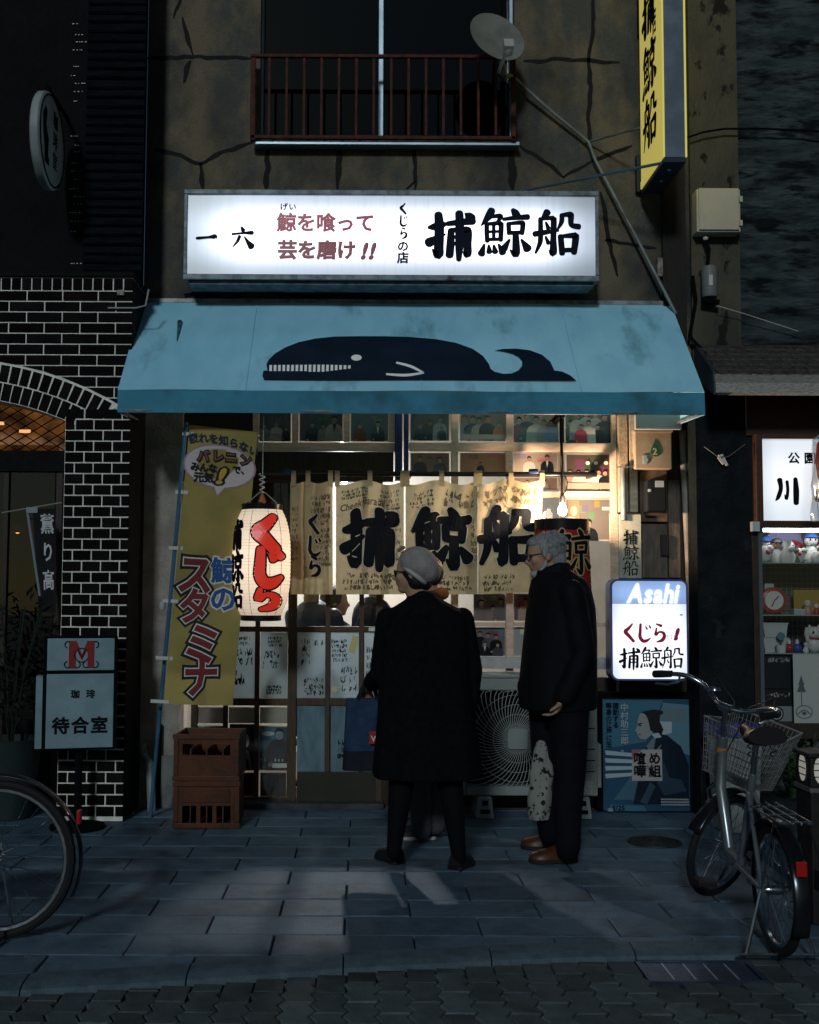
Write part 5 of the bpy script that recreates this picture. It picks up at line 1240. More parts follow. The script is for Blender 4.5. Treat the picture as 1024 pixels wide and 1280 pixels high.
# pendant lamp inside
pp = Vector((P(430, 700, YF + 1.6).x, YF + 1.6, 2.28)); pd = thing('pendant_lamp', 'lit pendant lamp hanging inside the restaurant behind the door', 'lamp', pp)
q = B(); q.lathe([(.01, .10), (.05, .09), (.15, .0), (.147, -.003), (.04, .08)], pp, 24); q.build('lamp_shade', M_lac, pd)
q = B(); q.ball(pp + Vector((0, 0, .02)), .035); q.build('bulb', emit('room_bulb', (1, .92, .82), 20), pd)
q = B(); q.tube([pp + Vector((0, 0, .1)), pp + Vector((0, 0, .47))], .005, 6); q.build('cord', M_black, pd)
pl_ = bpy.data.lights.new('room_light', 'POINT'); pl_.energy = 130; pl_.color = (.98, .98, 1.0); pl_.shadow_soft_size = .05
po = bpy.data.objects.new('room_light', pl_); COL.objects.link(po); po.parent = pd; po.location = (0, 0, -.04)
# big red lantern behind the bearded man
Yr_ = YF - .27
ra, rb2, rcz, rd_ = rc(669, 648, 746, 850, Yr_ - .15); rr = (rb2 - ra) / 2; cxr = (ra + rb2) / 2
rl2 = thing('red_lantern', 'large red ribbed lantern with black outlined lettering behind the bearded man', 'lantern', (cxr, Yr_, rcz))
M_rp = mat('red_lantern_paper', (.40, .02, .015), (.34, .02, .02), 5, .55, trans=.2)
q = B(); q.lathe([(rr * (.88 + .12 * math.sin(math.pi * min(1, max(0, i / 60)) ** .6)) + (.002 if i % 2 else 0), rcz + (rd_ - .07 - rcz) * i / 60) for i in range(61)], (cxr, Yr_, 0), 36); q.build('paper_body', M_rp, rl2, smooth=60)
q = B(); q.lathe([(rr * .80, rd_ - .075), (rr * .90, rd_ - .07), (rr * .90, rd_), (rr * .8, rd_)], (cxr, Yr_, 0), 30); q.build('top_ring', M_lac, rl2)
q = B(); q.lathe([(rr * .80, rcz - .05), (rr * .90, rcz - .05), (rr * .90, rcz + .01), (rr * .8, rcz + .01)], (cxr, Yr_, 0), 30); q.build('bottom_ring', M_lac, rl2)
q = B(); q.tube([(cxr, Yr_, rd_ - .01), (cxr, Yr_, zf0 + .3)], .004, 6); q.build('hanger', M_black, rl2)
for m_, g_, off in ((mat('lantern_gold', (.45, .30, .14), rough=.6), 3.2, .005), (M_ink, 0, .008)):
    q = B()
    for ch, x, y, w_, h_ in (('捕', 678, 712, 60, 45), ('鯨', 690, 720, 50, 58), ('船', 690, 780, 48, 56)):
        if ch == '捕': continue
        for j, st in enumerate(BR[ch]):
            vs, fs = ribbon(st, 1.3, g_)
            def rp_(px, py):
                p = P(px, py, Yr_ - rr * .85); x_ = max(-rr * .99, min(rr * .99, p.x - cxr)); return Vector((p.x if abs(p.x - cxr) < rr * .99 else cxr + x_, Yr_ - math.sqrt(max(1e-6, (rr + off) ** 2 - x_ * x_)), p.z))
            q.add([rp_(x + v[0] / 100 * w_, y - v[1] / 100 * h_) for v in vs], fs)
    q.build('lettering', m_, rl2, smooth=0)
# cream trim, wooden name board, meters on the right of the shop front
Yp = YF - .06
M_cream2 = mat('trim_cream', (.45, .36, .27), (.33, .26, .19), 8, .6, stretch=(1, 1, 5), bump=.2)
for i, (x0, x1, y0, y1, m_) in enumerate(((774, 785, 518, 640, mat('gravel_trim', (.36, .28, .20), (.22, .17, .12), 60, .8, bump=.6, bscale=90)), (787, 797, 518, 640, M_cream2))):
    q = B(); q.pbox(x0, y0, x1, y1, Yp, YF - .002); q.build('trim_post', m_, rb, smooth=0, bevel=.003)
q = B(); q.tube([P(779, 585, Yp - .03), P(780, 650, Yp - .03)], .02, 10); q.tube([P(771, 584, Yp - .05), P(796, 583, Yp - .05)], .004, 5); o = q.build('cable_gland', M_pipe); tag(o, 'short grey conduit on the post above the wooden name board', 'pipe')
nm = thing('name_board', 'upright wooden name board with small black lettering beside the shop window', 'sign', P(788, 723, Yp - .03))
q = B(); q.pbox(774, 643, 802, 723, Yp - .03, Yp - .005); q.build('board', mat('pale_board', (.34, .34, .28), (.26, .26, .22), 6, .6, stretch=(6, 1, 1), bump=.15), nm, smooth=0, bevel=.003)
q = B(); q.pbox(763, 642, 773.6, 730, Yp - .028, Yp - .004); q.build('backing_plank', M_cream2, nm, smooth=0, bevel=.003)
q = B(); pz = P(779, 682, Yp - .03)
for ch, y in (('捕', 682), ('鯨', 701), ('船', 720)): p = P(779, y, Yp - .03); put_brush(q, ch, flat(p.x, p.z, 19 / 191, Yp - .03), 1.15)
q.build('lettering', M_ink, nm, smooth=0)
q = B(); p = P(776, 676, Yp - .03); put_brush(q, 'ら', flat(p.x, p.z, 15 / 191, Yp - .03), .7); q.build('small_mark', M_ink, nm, smooth=0)
mb = thing('meter_box', 'cream meter box with a green drop mark high beside the shop window', 'meter box', P(817, 585, YF - .12))
q = B(); q.pbox(794, 539, 840, 586, YF - .13, YF - .003); q.build('box', mat('box_cream', (.40, .31, .23), (.3, .235, .17), 5, .5), mb, smooth=0, bevel=.006)
q = B(); q.pbox(793, 537, 841, 540, YF - .14, YF - .003); q.build('lid_edge', M_cream2, mb, smooth=0)
p = P(820, 566, YF - .13); q = B(); pts = []
for i in range(20):
    t = -math.pi / 2 + i * .33; pts.append((.034 * math.cos(t), .034 * math.sin(t)))
dropp = [(.035 * math.cos(a), .035 * math.sin(a)) for a in [math.radians(d) for d in range(150, 391, 15)]] + [(0, .085)]
q.poly([(p.x + x, YF - .1325, p.z + .01 + y) for x, y in dropp]); dd = q.build('drop_mark', mat('drop_green', (.02, .10, .05), rough=.5), mb, smooth=0)
q = B(); put_font(q, '2', flat(p.x - .022, p.z - .012, .062, YF - .1325, proud=.0012), .03); q.build('lettering', mat('number_cream', (.5, .42, .33), rough=.5), dd, smooth=0)
q = B(); q.lathe([(0, -.006), (.016, -.006), (.017, 0)], P(807, 575, YF - .131), 14, 'y'); q.pbox(804, 569, 809, 580, YF - .136, YF - .13); q.build('latch', M_steelw, mb)
mt = thing('electric_meter', 'black electric meter on a wooden board below the meter box', 'meter', P(820, 645, YF - .1))
q = B(); q.pbox(800, 588, 834, 652, YF - .05, YF - .003); q.build('board', mat('meter_board', (.10, .07, .05), (.06, .045, .03), 8, .7), mt, smooth=0)
q = B(); q.pbox(808, 600, 834, 640, YF - .14, YF - .051); q.build('case', mat('meter_black', (.012, .013, .015), rough=.3), mt, smooth=0, bevel=.012)
q = B(); q.pbox(819, 601, 830, 609, YF - .1425, YF - .1402); q.build('display', mat('meter_face', (.35, .38, .38), rough=.3), mt, smooth=0)
q = B(); q.lathe([(0, -.004), (.010, -.004), (.011, 0)], P(812, 613, YF - .1405), 12, 'y'); q.build('seal', M_steelw, mt)
M_dpipe = mat('downpipe_paint', (.30, .24, .19), (.16, .16, .17), 3, .5, c3=(.10, .07, .05), scale3=5)
q = B(); q.tube([P(853, 538, YF - .06), P(857, 620, YF - .06), P(861, 700, YF - .06), P(867, 860, YF - .06), P(870, 1008, YF - .06)], .024, 12); tag(q.build('downpipe', M_dpipe), 'slim downpipe beside the shop front, right of the lit beer sign', 'pipe')
q = B(); q.pbox(795, 518, 852, 536, YF - .25, YF - .2); tag(q.build('hanging_plate', mat('plate_white', (.3, .31, .33), rough=.6), None, smooth=0), 'pale plate tucked under the right awning corner', 'plate')
for i, (x0, x1, y0, y1) in enumerate(((803, 834, 655, 722), (836, 850, 600, 722))):
    q = B(); q.pbox(x0, y0, x1, y1, YF - .02, YF - .002); q.build('weathered_board', mat('wall_board', (.13, .10, .08), (.07, .06, .055), 6, .8, bump=.3, stretch=(5, 1, 1)), rb, smooth=0)
q = B(); q.pbox(826, 668, 836, 695, YF - .04, YF - .021); tag(q.build('switch_box', mat('meter_black', (.012, .013, .015)), None, smooth=0, bevel=.004), 'small black switch box on the board above the beer sign', 'box')
# beer sign
Ya = YF - .42
ab = thing('beer_sign', 'backlit rounded beer sign with blue top and handwritten shop name', 'sign', P(812, 852, Ya))
a, b_, c_, d_ = rc(763.5, 724, 860.5, 851, Ya); mid = P(812, 755, Ya).z
def rrect(x0, x1, z0, z1, r, Y, n=6, corners=(1, 1, 1, 1)):
    pts = []
    for k, (cx_, cz_, s0) in enumerate(((x1 - r, z1 - r, 0), (x0 + r, z1 - r, 90), (x0 + r, z0 + r, 180), (x1 - r, z0 + r, 270))):
        if corners[k]:
            for i in range(n + 1): t = R(s0 + 90 * i / n); pts.append((cx_ + r * math.cos(t), Y, cz_ + r * math.sin(t)))
        else: pts.append(((x1, x0, x0, x1)[k], Y, (z1, z1, z0, z0)[k]))
    return pts
q = B(); q.prism(rrect(a, b_, c_, d_, .045, Ya + .004), (0, .15, 0)); q.build('case', mat('sign_case_blue', (.05, .07, .22), rough=.4), ab, smooth=30)
e_ = .012
M_as = bpy.data.materials.new('beer_sign_white'); M_as.use_nodes = True; sign_face(M_as, (.97, .97, 1.0), 1.12, .78, 0, 0, 0, 0, False)
M_ab = bpy.data.materials.new('beer_sign_blue'); M_ab.use_nodes = True; sign_face(M_ab, (.16, .36, .85), .78, .7, 0, 0, 0, 0, False)
q = B(); q.prism(rrect(a + e_, b_ - e_, c_ + e_, mid, .036, Ya - .004, corners=(0, 0, 1, 1)), (0, .006, 0)); fw = q.build('white_face', M_as, ab, smooth=0)
q = B(); q.prism(rrect(a + e_, b_ - e_, mid + .001, d_ - e_, .036, Ya - .004, corners=(1, 1, 0, 0)), (0, .006, 0)); fbl = q.build('blue_face', M_ab, ab, smooth=0)
def ag(px, py, s): p = P(px, py, Ya); return flat(p.x, p.z, s / (F / Ya), Ya - .004)
q = B(); put_font(q, 'Asahi', (lambda f: (lambda u, v, l: f(u * .80, v, l)))(ag(783, 753, 33)), .028, prop=True, shear=.22); q.build('lettering', emit('lit_white', (1, 1, 1), 1.0), fbl, smooth=0)
q = B(); put_font(q, 'アサヒビール', (lambda f: (lambda u, v, l: f(u * 1.15, v * .9, l)))(ag(789, 765, 8)), .02, .88); q.build('lettering', emit('faint_red_print', (.75, .62, .68), 1.0), fw, smooth=0)
M_mar = emit('maroon_letter', (.10, .003, .02), 1.0, (.2, .01, .03))
q = B()
for i, ch in enumerate('くじら'): put_brush(q, ch, ag(775 + i * 18.5, 803, 24), 1.5)
q.build('lettering', M_mar, fw, smooth=0)
q = B(); put_font(q, '!', ag(842, 799, 18), .09, shear=.25); q.build('lettering', M_mar, fw, smooth=0)
q = B(); put_font(q, 'だけ', ag(832, 799, 7), .0, .85); q.build('lettering', mat('grey_letter', (.1, .1, .11), rough=.6), fw, smooth=0)
q = B()
for i, ch in enumerate('捕鯨船'): put_brush(q, ch, ag(774 + i * 26.5, 836 + (1 if i == 0 else 0), 27), 1.35)
q.build('lettering', M_navy, fw, smooth=0)
q = B(); q.pbox(831, 838, 841, 839.5, Ya - .0055, Ya - .0045); q.pbox(831, 841, 841, 843.5, Ya - .0055, Ya - .0045); q.pbox(850, 768, 853.5, 769.3, Ya - .0055, Ya - .0045); q.build('fine_print', M_ink, fw, smooth=0)
q = B(); p = P(812, 770, Ya); q.box(p.x - .05, p.x + .05, Ya + .154, YF - .002, p.z - .03, p.z + .03); q.build('bracket', M_black, ab, smooth=0)
# film-style poster on the low wall
Yps = YF - .12
ps_ = thing('theatre_poster', 'blue theatre poster of a topknotted man in profile under the beer sign', 'poster', P(812, 1018, Yps))
q = B(); q.pbox(746, 866, 868, 1014, Yps + .012, YF - .002); q.build('backing_board', M_black, ps_, smooth=0)
a, b_, c_, d_ = rc(754, 874, 862, 1021, Yps); c_ = max(c_, .012)
p = Pic(a, b_, c_, d_, Yps); DB, MB_, LB, PW_ = (.006, .014, .028), (.018, .07, .13), (.045, .14, .22), (.34, .42, .48)
p.rect(0, 0, 1, 1, MB_); p.poly([(0, .55), (.5, .62), (.7, .99), (0, .99)], LB); p.poly([(.6, .6), (1, .5), (1, .95), (.7, .97)], (.09, .20, .27))
p.poly([(.62, .66), (.8, .7), (.8, .82), (.65, .8)], PW_); p.rect(.68, .80, .97, .92, (.12, .18, .21))
for i in range(4): p.poly([(.02, .54 - .07 * i), (.55, .50 - .05 * i), (.52, .475 - .05 * i), (.03, .50 - .07 * i)], PW_)
p.poly([(.12, .10), (.35, .34), (.55, .42), (.60, .30), (.40, .10)], (.05, .13, .18))
p.poly([(.34, .06), (.44, .42), (.50, .58), (.62, .69), (.74, .68), (.90, .58), (.99, .42), (.99, .10), (.7, .06)], DB)
p.poly([(.50, .58), (.62, .69), (.58, .52), (.68, .60), (.60, .45)], (.12, .18, .22)); p.poly([(.62, .25), (.70, .45), (.76, .30), (.90, .28), (.96, .18), (.7, .14)], (.02, .045, .075))
p.poly([(.42, .08), (.54, .26), (.60, .22), (.50, .06)], (.03, .07, .1))
skin = (.26, .27, .28)
p.poly([(.40, .80), (.395, .755), (.37, .715), (.395, .705), (.395, .685), (.415, .665), (.43, .645), (.50, .64), (.56, .68), (.60, .74), (.58, .85), (.50, .89), (.43, .87)], skin)
p.poly([(.50, .895), (.44, .885), (.50, .86), (.53, .80), (.55, .72), (.60, .70), (.68, .68), (.70, .73), (.66, .80), (.66, .86), (.70, .87), (.70, .895), (.60, .91)], BK)
p.line([(.405, .775), (.45, .785)], .006, BK); p.oval(.43, .765, .018, .007, BK); p.line([(.41, .685), (.435, .684)], .004, (.1, .05, .05))
p.poly([(.56, .69), (.64, .70), (.68, .66), (.60, .65)], PW_)
p.rect(.33, .27, .68, .55, (.36, .34, .33)); p.poly([(.33, .55), (.33, .45), (.45, .55)], (.25, .12, .14))
p.poly([(.05, .0), (.5, .0), (.46, .05), (.08, .06)], LB)
for i in range(3):
    for j in range(22): p.rect(.66 + j * .0145, .10 - i * .022, .671 + j * .0145, .114 - i * .022, (.32, .36, .38))
p.rect(.04, .0, .1, .03, (.2, .26, .3))
o = p.build('sheet', ps_, printmat('poster_gloss', .25, .5))
def pf(u, v, s): return lambda x, y, l: Vector((a + (b_ - a) * (u + x * s), Yps - .012 - l * .0006, c_ + (d_ - c_) * v + (b_ - a) * y * s))
q = B(); put_font(q, '喧嘩', pf(.345, .43, .145), .03, 1.0, True); put_font(q, 'め組', pf(.52, .43, .145), .03, 1.0, True); put_font(q, 'の', pf(.475, .375, .06), .0); q.build('lettering', M_ink, o, smooth=0)
q = B(); put_font(q, '中村助三郎。', pf(.20, .90, .095), .015, 1.0, True); q.build('lettering', mat('poster_pale', (.3, .36, .4), rough=.5), o, smooth=0)
q = B(); put_font(q, '躍動する', pf(.11, .92, .075), .012, .98, True); put_font(q, '等身の江戸に生', pf(.03, .92, .075), .012, .98, True); put_font(q, '11/25', pf(.10, .01, .075), .03, prop=True); q.build('lettering', M_ink, o, smooth=0)
# ================================================================== air conditioner
Yac = 7.32
AX0, AX1, AZ0, AZ1 = P(578, 920, Yac).x, P(747, 920, Yac).x, P(660, 995, Yac).z, P(660, 848, Yac).z
ac = thing('air_conditioner', 'pale outdoor air conditioner unit with a round fan grille under the window', 'air conditioner', ((AX0 + AX1) / 2, Yac, 0))
M_ac = mat('ac_paint', (.24, .27, .26), (.19, .215, .21), 4, .5, c3=(.12, .13, .13), scale3=3, lo3=.55, hi3=.8)
fcx, fcz = P(646.5, 923, Yac).x, P(646.5, 923, Yac).z; fr = .315; hh = .295
q = B(); q.box(AX0, fcx - fr, Yac, Yac + .28, AZ0, AZ1); q.box(fcx + fr, AX1, Yac, Yac + .28, AZ0, AZ1); q.box(fcx - fr, fcx + fr, Yac, Yac + .28, fcz + hh, AZ1); q.box(fcx - fr, fcx + fr, Yac, Yac + .28, AZ0, fcz - hh); q.build('body', M_ac, ac, smooth=0, bevel=.008)
q = B(); q.box(fcx - fr, fcx + fr, Yac + .1, Yac + .27, fcz - hh, fcz + hh); q.build('fan_cavity', M_black, ac, smooth=0)
q = B(); q.box(AX0 + .005, AX1 - .005, Yac - .006, Yac + .29, AZ1 + .001, AZ1 + .02); q.build('top_cover', M_ac, ac, smooth=0, bevel=.006)
M_wire = mat('grille_wire', (.34, .37, .36), rough=.4)
q = B()
for k in range(60):
    a0 = k * 2 * math.pi / 60; pts = []
    for j in range(9):
        t = j / 8; r = .04 + t * .41; an = a0 - .95 * t ** .8
        x_, z_ = r * math.cos(an), r * math.sin(an)
        if abs(x_) > fr or abs(z_) > hh:
            s_ = min(fr / max(1e-6, abs(x_)), hh / max(1e-6, abs(z_))); pts.append((fcx + x_ * s_, Yac - .004, fcz + z_ * s_)); break
        pts.append((fcx + x_, Yac - .004 - .016 * (1 - t), fcz + z_))
    if len(pts) > 1: q.tube(pts, .0022, 4)
q.build('spiral_grille', M_wire, ac)
for r in (.09, .15, .21, .27):
    q = B(); q.tube([(fcx + r * math.cos(t * .1745), Yac - .001 - .012 * (1 - r / .4), fcz + r * math.sin(t * .1745)) for t in range(36)], .0014, 4, True); q.build('grille_ring', M_wire, ac)
q = B(); q.prism(rrect(fcx - .062, fcx + .062, fcz - .062, fcz + .062, .014, Yac - .036), (0, .02, 0)); q.build('centre_badge', M_ac, ac, smooth=30)
q = B(); q.lathe([(0, .02), (.07, .03), (.07, .08), (0, .09)], (fcx, Yac, fcz), 20, 'y')
for k in range(4):
    an = k * 1.571 + .4; q.add([(fcx + .05 * math.cos(an), Yac + .04, fcz + .05 * math.sin(an)), (fcx + .25 * math.cos(an + .2), Yac + .03, fcz + .25 * math.sin(an + .2)), (fcx + .26 * math.cos(an + .9), Yac + .09, fcz + .26 * math.sin(an + .9)), (fcx + .05 * math.cos(an + 1.0), Yac + .08, fcz + .05 * math.sin(an + 1))], [(0, 1, 2, 3)])
q.build('fan', M_lac, ac)
for py in (910, 936, 950, 964):
    q = B(); q.pbox(722, py, 744, py + 1.2, Yac - .003, Yac + .001); q.build('panel_line', M_black, ac, smooth=0)
q = B(); q.pbox(726, 976, 741, 993, Yac - .003, Yac - .001); q.build('rating_label', mat('label_grey', (.36, .38, .38), (.2, .2, .2), 90, .6), ac, smooth=0)
q = B(); q.pbox(724, 900, 733, 906, Yac - .004, Yac - .001); q.build('maker_plate', mat('label_dark', (.12, .13, .13), rough=.5), ac, smooth=0)
q = B(); q.pbox(746.5, 930, 752, 985, Yac + .05, Yac + .2); q.build('valve_cover', M_ac, ac, smooth=0, bevel=.006)
for px in (606, 728):
    x_ = P(px, 1010, Yac).x; q = B(); q.prism([(x_ - .055, Yac - .03, .004), (x_ + .055, Yac - .03, .004), (x_ + .042, Yac - .03, AZ0 - .004), (x_ - .042, Yac - .03, AZ0 - .004)], (0, .33, 0)); ft = q.build('foot_block', mat('foot_plastic', (.26, .29, .28), rough=.6), ac, smooth=0, bevel=.006)
    q = B(); q.box(x_ - .03, x_ + .03, Yac - .033, Yac - .029, .035, .06); q.box(x_ - .018, x_ + .018, Yac - .033, Yac - .029, .085, .115); q.build('slot', M_black, ft, smooth=0)
# beer crates
M_cr = mat('crate_plastic', (.085, .026, .009), (.05, .016, .007), 7, .45, bump=.15, bscale=50)
cb = G(257, 1036); CW, CD_, CH = .385, .35, .272
def crate(z0, label, dx, rz, filled):
    t = thing('beer_crate', label, 'crate', (cb.x + dx, cb.y + CD_ / 2, z0), 'stacked beer crates', rz)
    W, D = CW / 2, CD_ / 2
    for n_, (x0, x1, y0, y1) in {'side_wall': None or (-W, -W + .014, -D + .0142, D - .0142), 'side_wall.': (W - .014, W, -D + .0142, D - .0142)}.items():
        q = B(); q.box(x0, x1, y0, y1, .012, CH); q.build('side_wall', M_cr, t, smooth=0, bevel=.003, local=True)
    q = B(); q.box(-W, W, D - .014, D, .012, CH); q.build('back_wall', M_cr, t, smooth=0, bevel=.003, local=True)
    fy0, fy1 = -D, -D + .014
    q = B()
    if filled:                                        # front: panel above three arches
        q.box(-W, -W + .05, fy0, fy1, .012, CH); q.box(W - .05, W, fy0, fy1, .012, CH); q.box(-W + .05, W - .05, fy0, fy1, .13, CH - .02)
        for xx in (-.095, .0, .0945):
            pass
        for xx in (-.0475, .0475): q.box(xx - .012, xx + .012, fy0, fy1, .012, .13)
        q.box(-W + .05, W - .05, fy0, fy1, .012, .03)
    else:
        q.box(-W, -W + .05, fy0, fy1, .012, CH); q.box(W - .05, W, fy0, fy1, .012, CH); q.box(-W + .05, W - .05, fy0, fy1, .012, .15); q.box(-W + .05, W - .05, fy0, fy1, .215, CH)
    q.build('front_wall', M_cr, t, smooth=0, local=True)
    for zz in ((CH - .028, CH + .002), (.0, .03)):
        q = B(); q.box(-W - .008, W + .008, -D - .009, -D - .0005, *zz); q.build('rim_band', M_cr, t, smooth=0, bevel=.003, local=True)
    if filled:
        q = B(); q.box(-W + .055, W - .055, -D - .005, -D - .0005, .15, CH - .04); q.build('front_panel', M_cr, t, smooth=0, bevel=.003, local=True)
    for sx_ in (-1, 1):
        q = B(); q.box(sx_ * (W - .012) - .014, sx_ * (W - .012) + .014, -D - .007, -D - .0006, .031, CH - .029); q.build('corner_rib', M_cr, t, smooth=0, bevel=.003, local=True)
    q = B(); q.box(-W + .015, W - .015, -D + .015, D - .015, .014, .024); q.build('base', M_cr, t, smooth=0, local=True)
    for k in range(1, 4):
        q = B(); q.box(-W + CW * k / 4 - .004, -W + CW * k / 4 + .004, -D + .0145, D - .0145, .025, CH - .09); q.build('divider', M_cr, t, smooth=0, local=True)
    return t
crate(.003, 'orange-brown bottle crate standing on the pavement under another crate', 0, .02, True)
crate(.003 + CH + .004, 'upper orange-brown bottle crate with an open hand slot, left of the door', .004, -.03, False)
# left edge pipes
q = B(); q.tube([P(178, 930, YF - .05), P(180, 945, YF - .06), P(188, 955, YF - .14), P(190, 1018, YF - .14)], .028, 12); tag(q.build('drain_pipe', mat('pvc_grey', (.19, .22, .23), (.13, .15, .16), 5, .4)), 'stubby grey drain pipe bend at the foot of the left pillar', 'pipe')
q = B(); q.tube([P(200, 905, YF - .04), P(197, 1010, YF - .04)], .014, 8); tag(q.build('thin_pipe', M_black), 'thin black pipe beside the banner pole at the left pillar', 'pipe')
q = B(); q.pbox(200, 945, 222, 1012, YF - .03, YF - .002); q.build('plinth_block', mat('plinth', (.16, .18, .18), (.1, .11, .11), 6, .8, bump=.5), rb, smooth=0)
q = B(); q.tube([P(186, 362, YB - .01), P(182, 382, YB - .02), P(170, 385, YB - .01), P(135, 385, YB - .01)], .006, 6); tag(q.build('wall_cable', mat('cable_grey', (.3, .3, .29), rough=.6)), 'loose grey cable bent across the top of the brick wall', 'cable')
q = B(); q.pbox(146, 362, 155, 369, YB - .025, YB - .002); tag(q.build('cable_clamp', mat('clamp_pale', (.35, .36, .34), (.1, .1, .1), 40, .8, bump=.8), None, smooth=0, bevel=.006), 'small pale crumbling clamp at the top of the brick wall', 'clamp')
for i, pts in enumerate(([(555, 365), (585, 357), (640, 365), (700, 372)], [(230, 368), (300, 360), (380, 371), (460, 366)])):
    pipe('wall_cable', ('thin black cable sagging under the right half of the lit signboard', 'thin black cable sagging under the left half of the lit signboard')[i], 'cable', [P(x, y, YF - .02) for x, y in pts], .006, M_black, 6)
# small red sign board behind the woman's legs
q0 = G(512, 1024); ss = thing('red_beer_placard', 'small red and cream placard standing behind the legs of the woman', 'placard', (q0.x, q0.y, 0))
Yk = q0.y; q = B(); q.pbox(499, 960, 533, 1022, Yk, Yk + .03); q.build('frame', mat('placard_cream', (.40, .34, .27), rough=.6), ss, smooth=0, bevel=.004)
q = B(); q.pbox(503, 992, 530, 1014, Yk - .004, Yk - .0005); q.build('red_panel', mat('placard_red', (.22, .03, .03), rough=.5), ss, smooth=0)
p = P(506, 1006, Yk - .004); q = B(); put_font(q, 'アサ', flat(p.x, p.z, 11 / 197, Yk - .004), .03); q.build('lettering', M_wt, ss, smooth=0)
# ================================================================== right-hand shop
YP = YF - .03
rs_ = thing('toy_shop_building', 'dark rough-rendered shop building at the right edge with a shallow tiled eave', 'building', (2.4, YF, 0))
M_pil = mat('peeling_pilaster', (.085, .078, .055), (.045, .045, .038), 3, .9, bump=.8, bscale=50, c3=(.012, .012, .011), scale3=7, lo3=.58, hi3=.64, stretch=(1, 1, .6))
M_rough = mat('rough_render', (.055, .072, .08), (.018, .025, .03), 3.5, .9, spec=.1, bump=2.2, bscale=16, stretch=(.7, 1, 2.6), c3=(.008, .010, .012), scale3=5, lo3=.5, hi3=.62, detail=10)
x0 = P(862, 300, YP).x; x1 = P(923, 200, YP).x
q = B(); q.box(xr + .002, x1, YP, YP + .3, 2.2, 6.2); q.build('pilaster', M_pil, rs_, smooth=0)
rg = random.Random(21); zz0 = P(970, 430, YF).z
# rough wall: uneven relief
q = B(); NX, NZ = 70, 150; X1 = 3.6
def rw(u, v):
    x = x1 + .001 + (X1 - x1) * u; z = zz0 - .3 + (6.2 - zz0 + .3) * v
    d = .016 * noise.fractal(Vector((x * 4, 3.1, z * 11)), 1.0, 2.0, 4) + .008 * abs(noise.noise(Vector((x * 9, 7, z * 26))))
    return Vector((x, YF - .01 - d * min(1, u * 12), z))
q.grid(rw, NX, NZ); q.build('wall', M_rough, rs_, smooth=180)
q = B(); q.box(x1, X1, YF + .03, YF + .25, zz0 - .3, 6.2); q.build('wall_core', M_dark, rs_, smooth=0)
# eave with slates and a metal edge
YE = 7.02
ez0, ez1 = P(950, 496, YE).z, P(950, 470, YE).z
ex0 = P(893, 480, YE).x; et = P(935, 432, YF - .02).z; ext = P(869, 432, YF - .02).x
M_slate = mat('eave_slate', (.075, .068, .06), (.03, .03, .03), 14, .6, bump=.9, bscale=40, stretch=(3, 1, 1), c3=(.07, .06, .05), scale3=20, lo3=.62, hi3=.7)
q = B(); q.add([(ext, YF - .02, et), (X1, YF - .02, et), (X1, YE, ez1), (ex0, YE, ez1), (ext, YF - .02, et - .03), (X1, YF - .02, et - .03), (X1, YE, ez1 - .03), (ex0, YE, ez1 - .03)], [(0, 1, 2, 3), (7, 6, 5, 4), (0, 3, 7, 4), (1, 5, 6, 2), (3, 2, 6, 7)]); ev = q.build('eave', M_slate, rs_, smooth=0)
nrow = 6
for r in range(nrow):
    for k in range(22):
        u0 = k / 22 + (.5 / 22 if r % 2 else 0); u1 = u0 + .97 / 22
        if u1 > 1.02: continue
        def sp(u, v, h):
            xa_ = ext + (X1 - ext) * u; xb_ = ex0 + (X1 - ex0) * u
            return (xa_ + (xb_ - xa_) * v, YF - .02 + (YE - YF + .02) * v, et + (ez1 - et) * v + h)
        v0, v1 = r / nrow, (r + 1.12) / nrow; v1 = min(v1, 1.02); j = rg.uniform(-.003, .003)
        q = B(); q.add([sp(u0, v0, .004), sp(u1, v0, .004), sp(u1, v1, .014 + j), sp(u0, v1, .014 - j), sp(u0, v0, .0), sp(u1, v0, .0), sp(u1, v1, .004), sp(u0, v1, .004)], [(0, 1, 2, 3), (7, 6, 5, 4), (3, 2, 6, 7), (0, 3, 7, 4), (1, 5, 6, 2)])
        q.build('slate', M_slate, ev, smooth=0)
M_edge = mat('weathered_metal', (.36, .35, .32), (.2, .2, .19), 22, .5, metal=.3, bump=.4, stretch=(1.5, 1, 5), c3=(.3, .28, .24), scale3=30, lo3=.62, hi3=.7)
q = B(); a = P(893, 470, YE).x
q.add([(ex0 - .0, YE - .004, ez1 + .012), (X1, YE - .004, ez1 + .012), (X1, YE - .09, ez0 + .07), (ex0 - .02, YE - .09, ez0 + .07), (ex0 - .02, YE - .09, ez0 + .01), (X1, YE - .09, ez0 + .01), (X1, YE - .05, ez0), (ex0, YE - .05, ez0)], [(0, 1, 2, 3), (3, 2, 5, 4), (4, 5, 6, 7)]); q.build('edge_flashing', M_edge, rs_, smooth=0)
q = B(); q.add([(ext, YF - .02, et + .02), (ex0, YE - .02, ez1 + .02), (ex0 - .01, YE - .06, ez0), (ext, YF - .02, et - .22)], [(0, 1, 2, 3)]); q.prism([(ext - .004, YF - .02, et + .02), (ex0 - .004, YE - .02, ez1 + .02), (ex0 - .014, YE - .06, ez0), (ext - .004, YF - .02, et - .22)], (-.006, 0, 0)); q.build('eave_end_panel', mat('end_panel_blue', (.05, .085, .11), (.03, .05, .065), 5, .5), rs_, smooth=0)
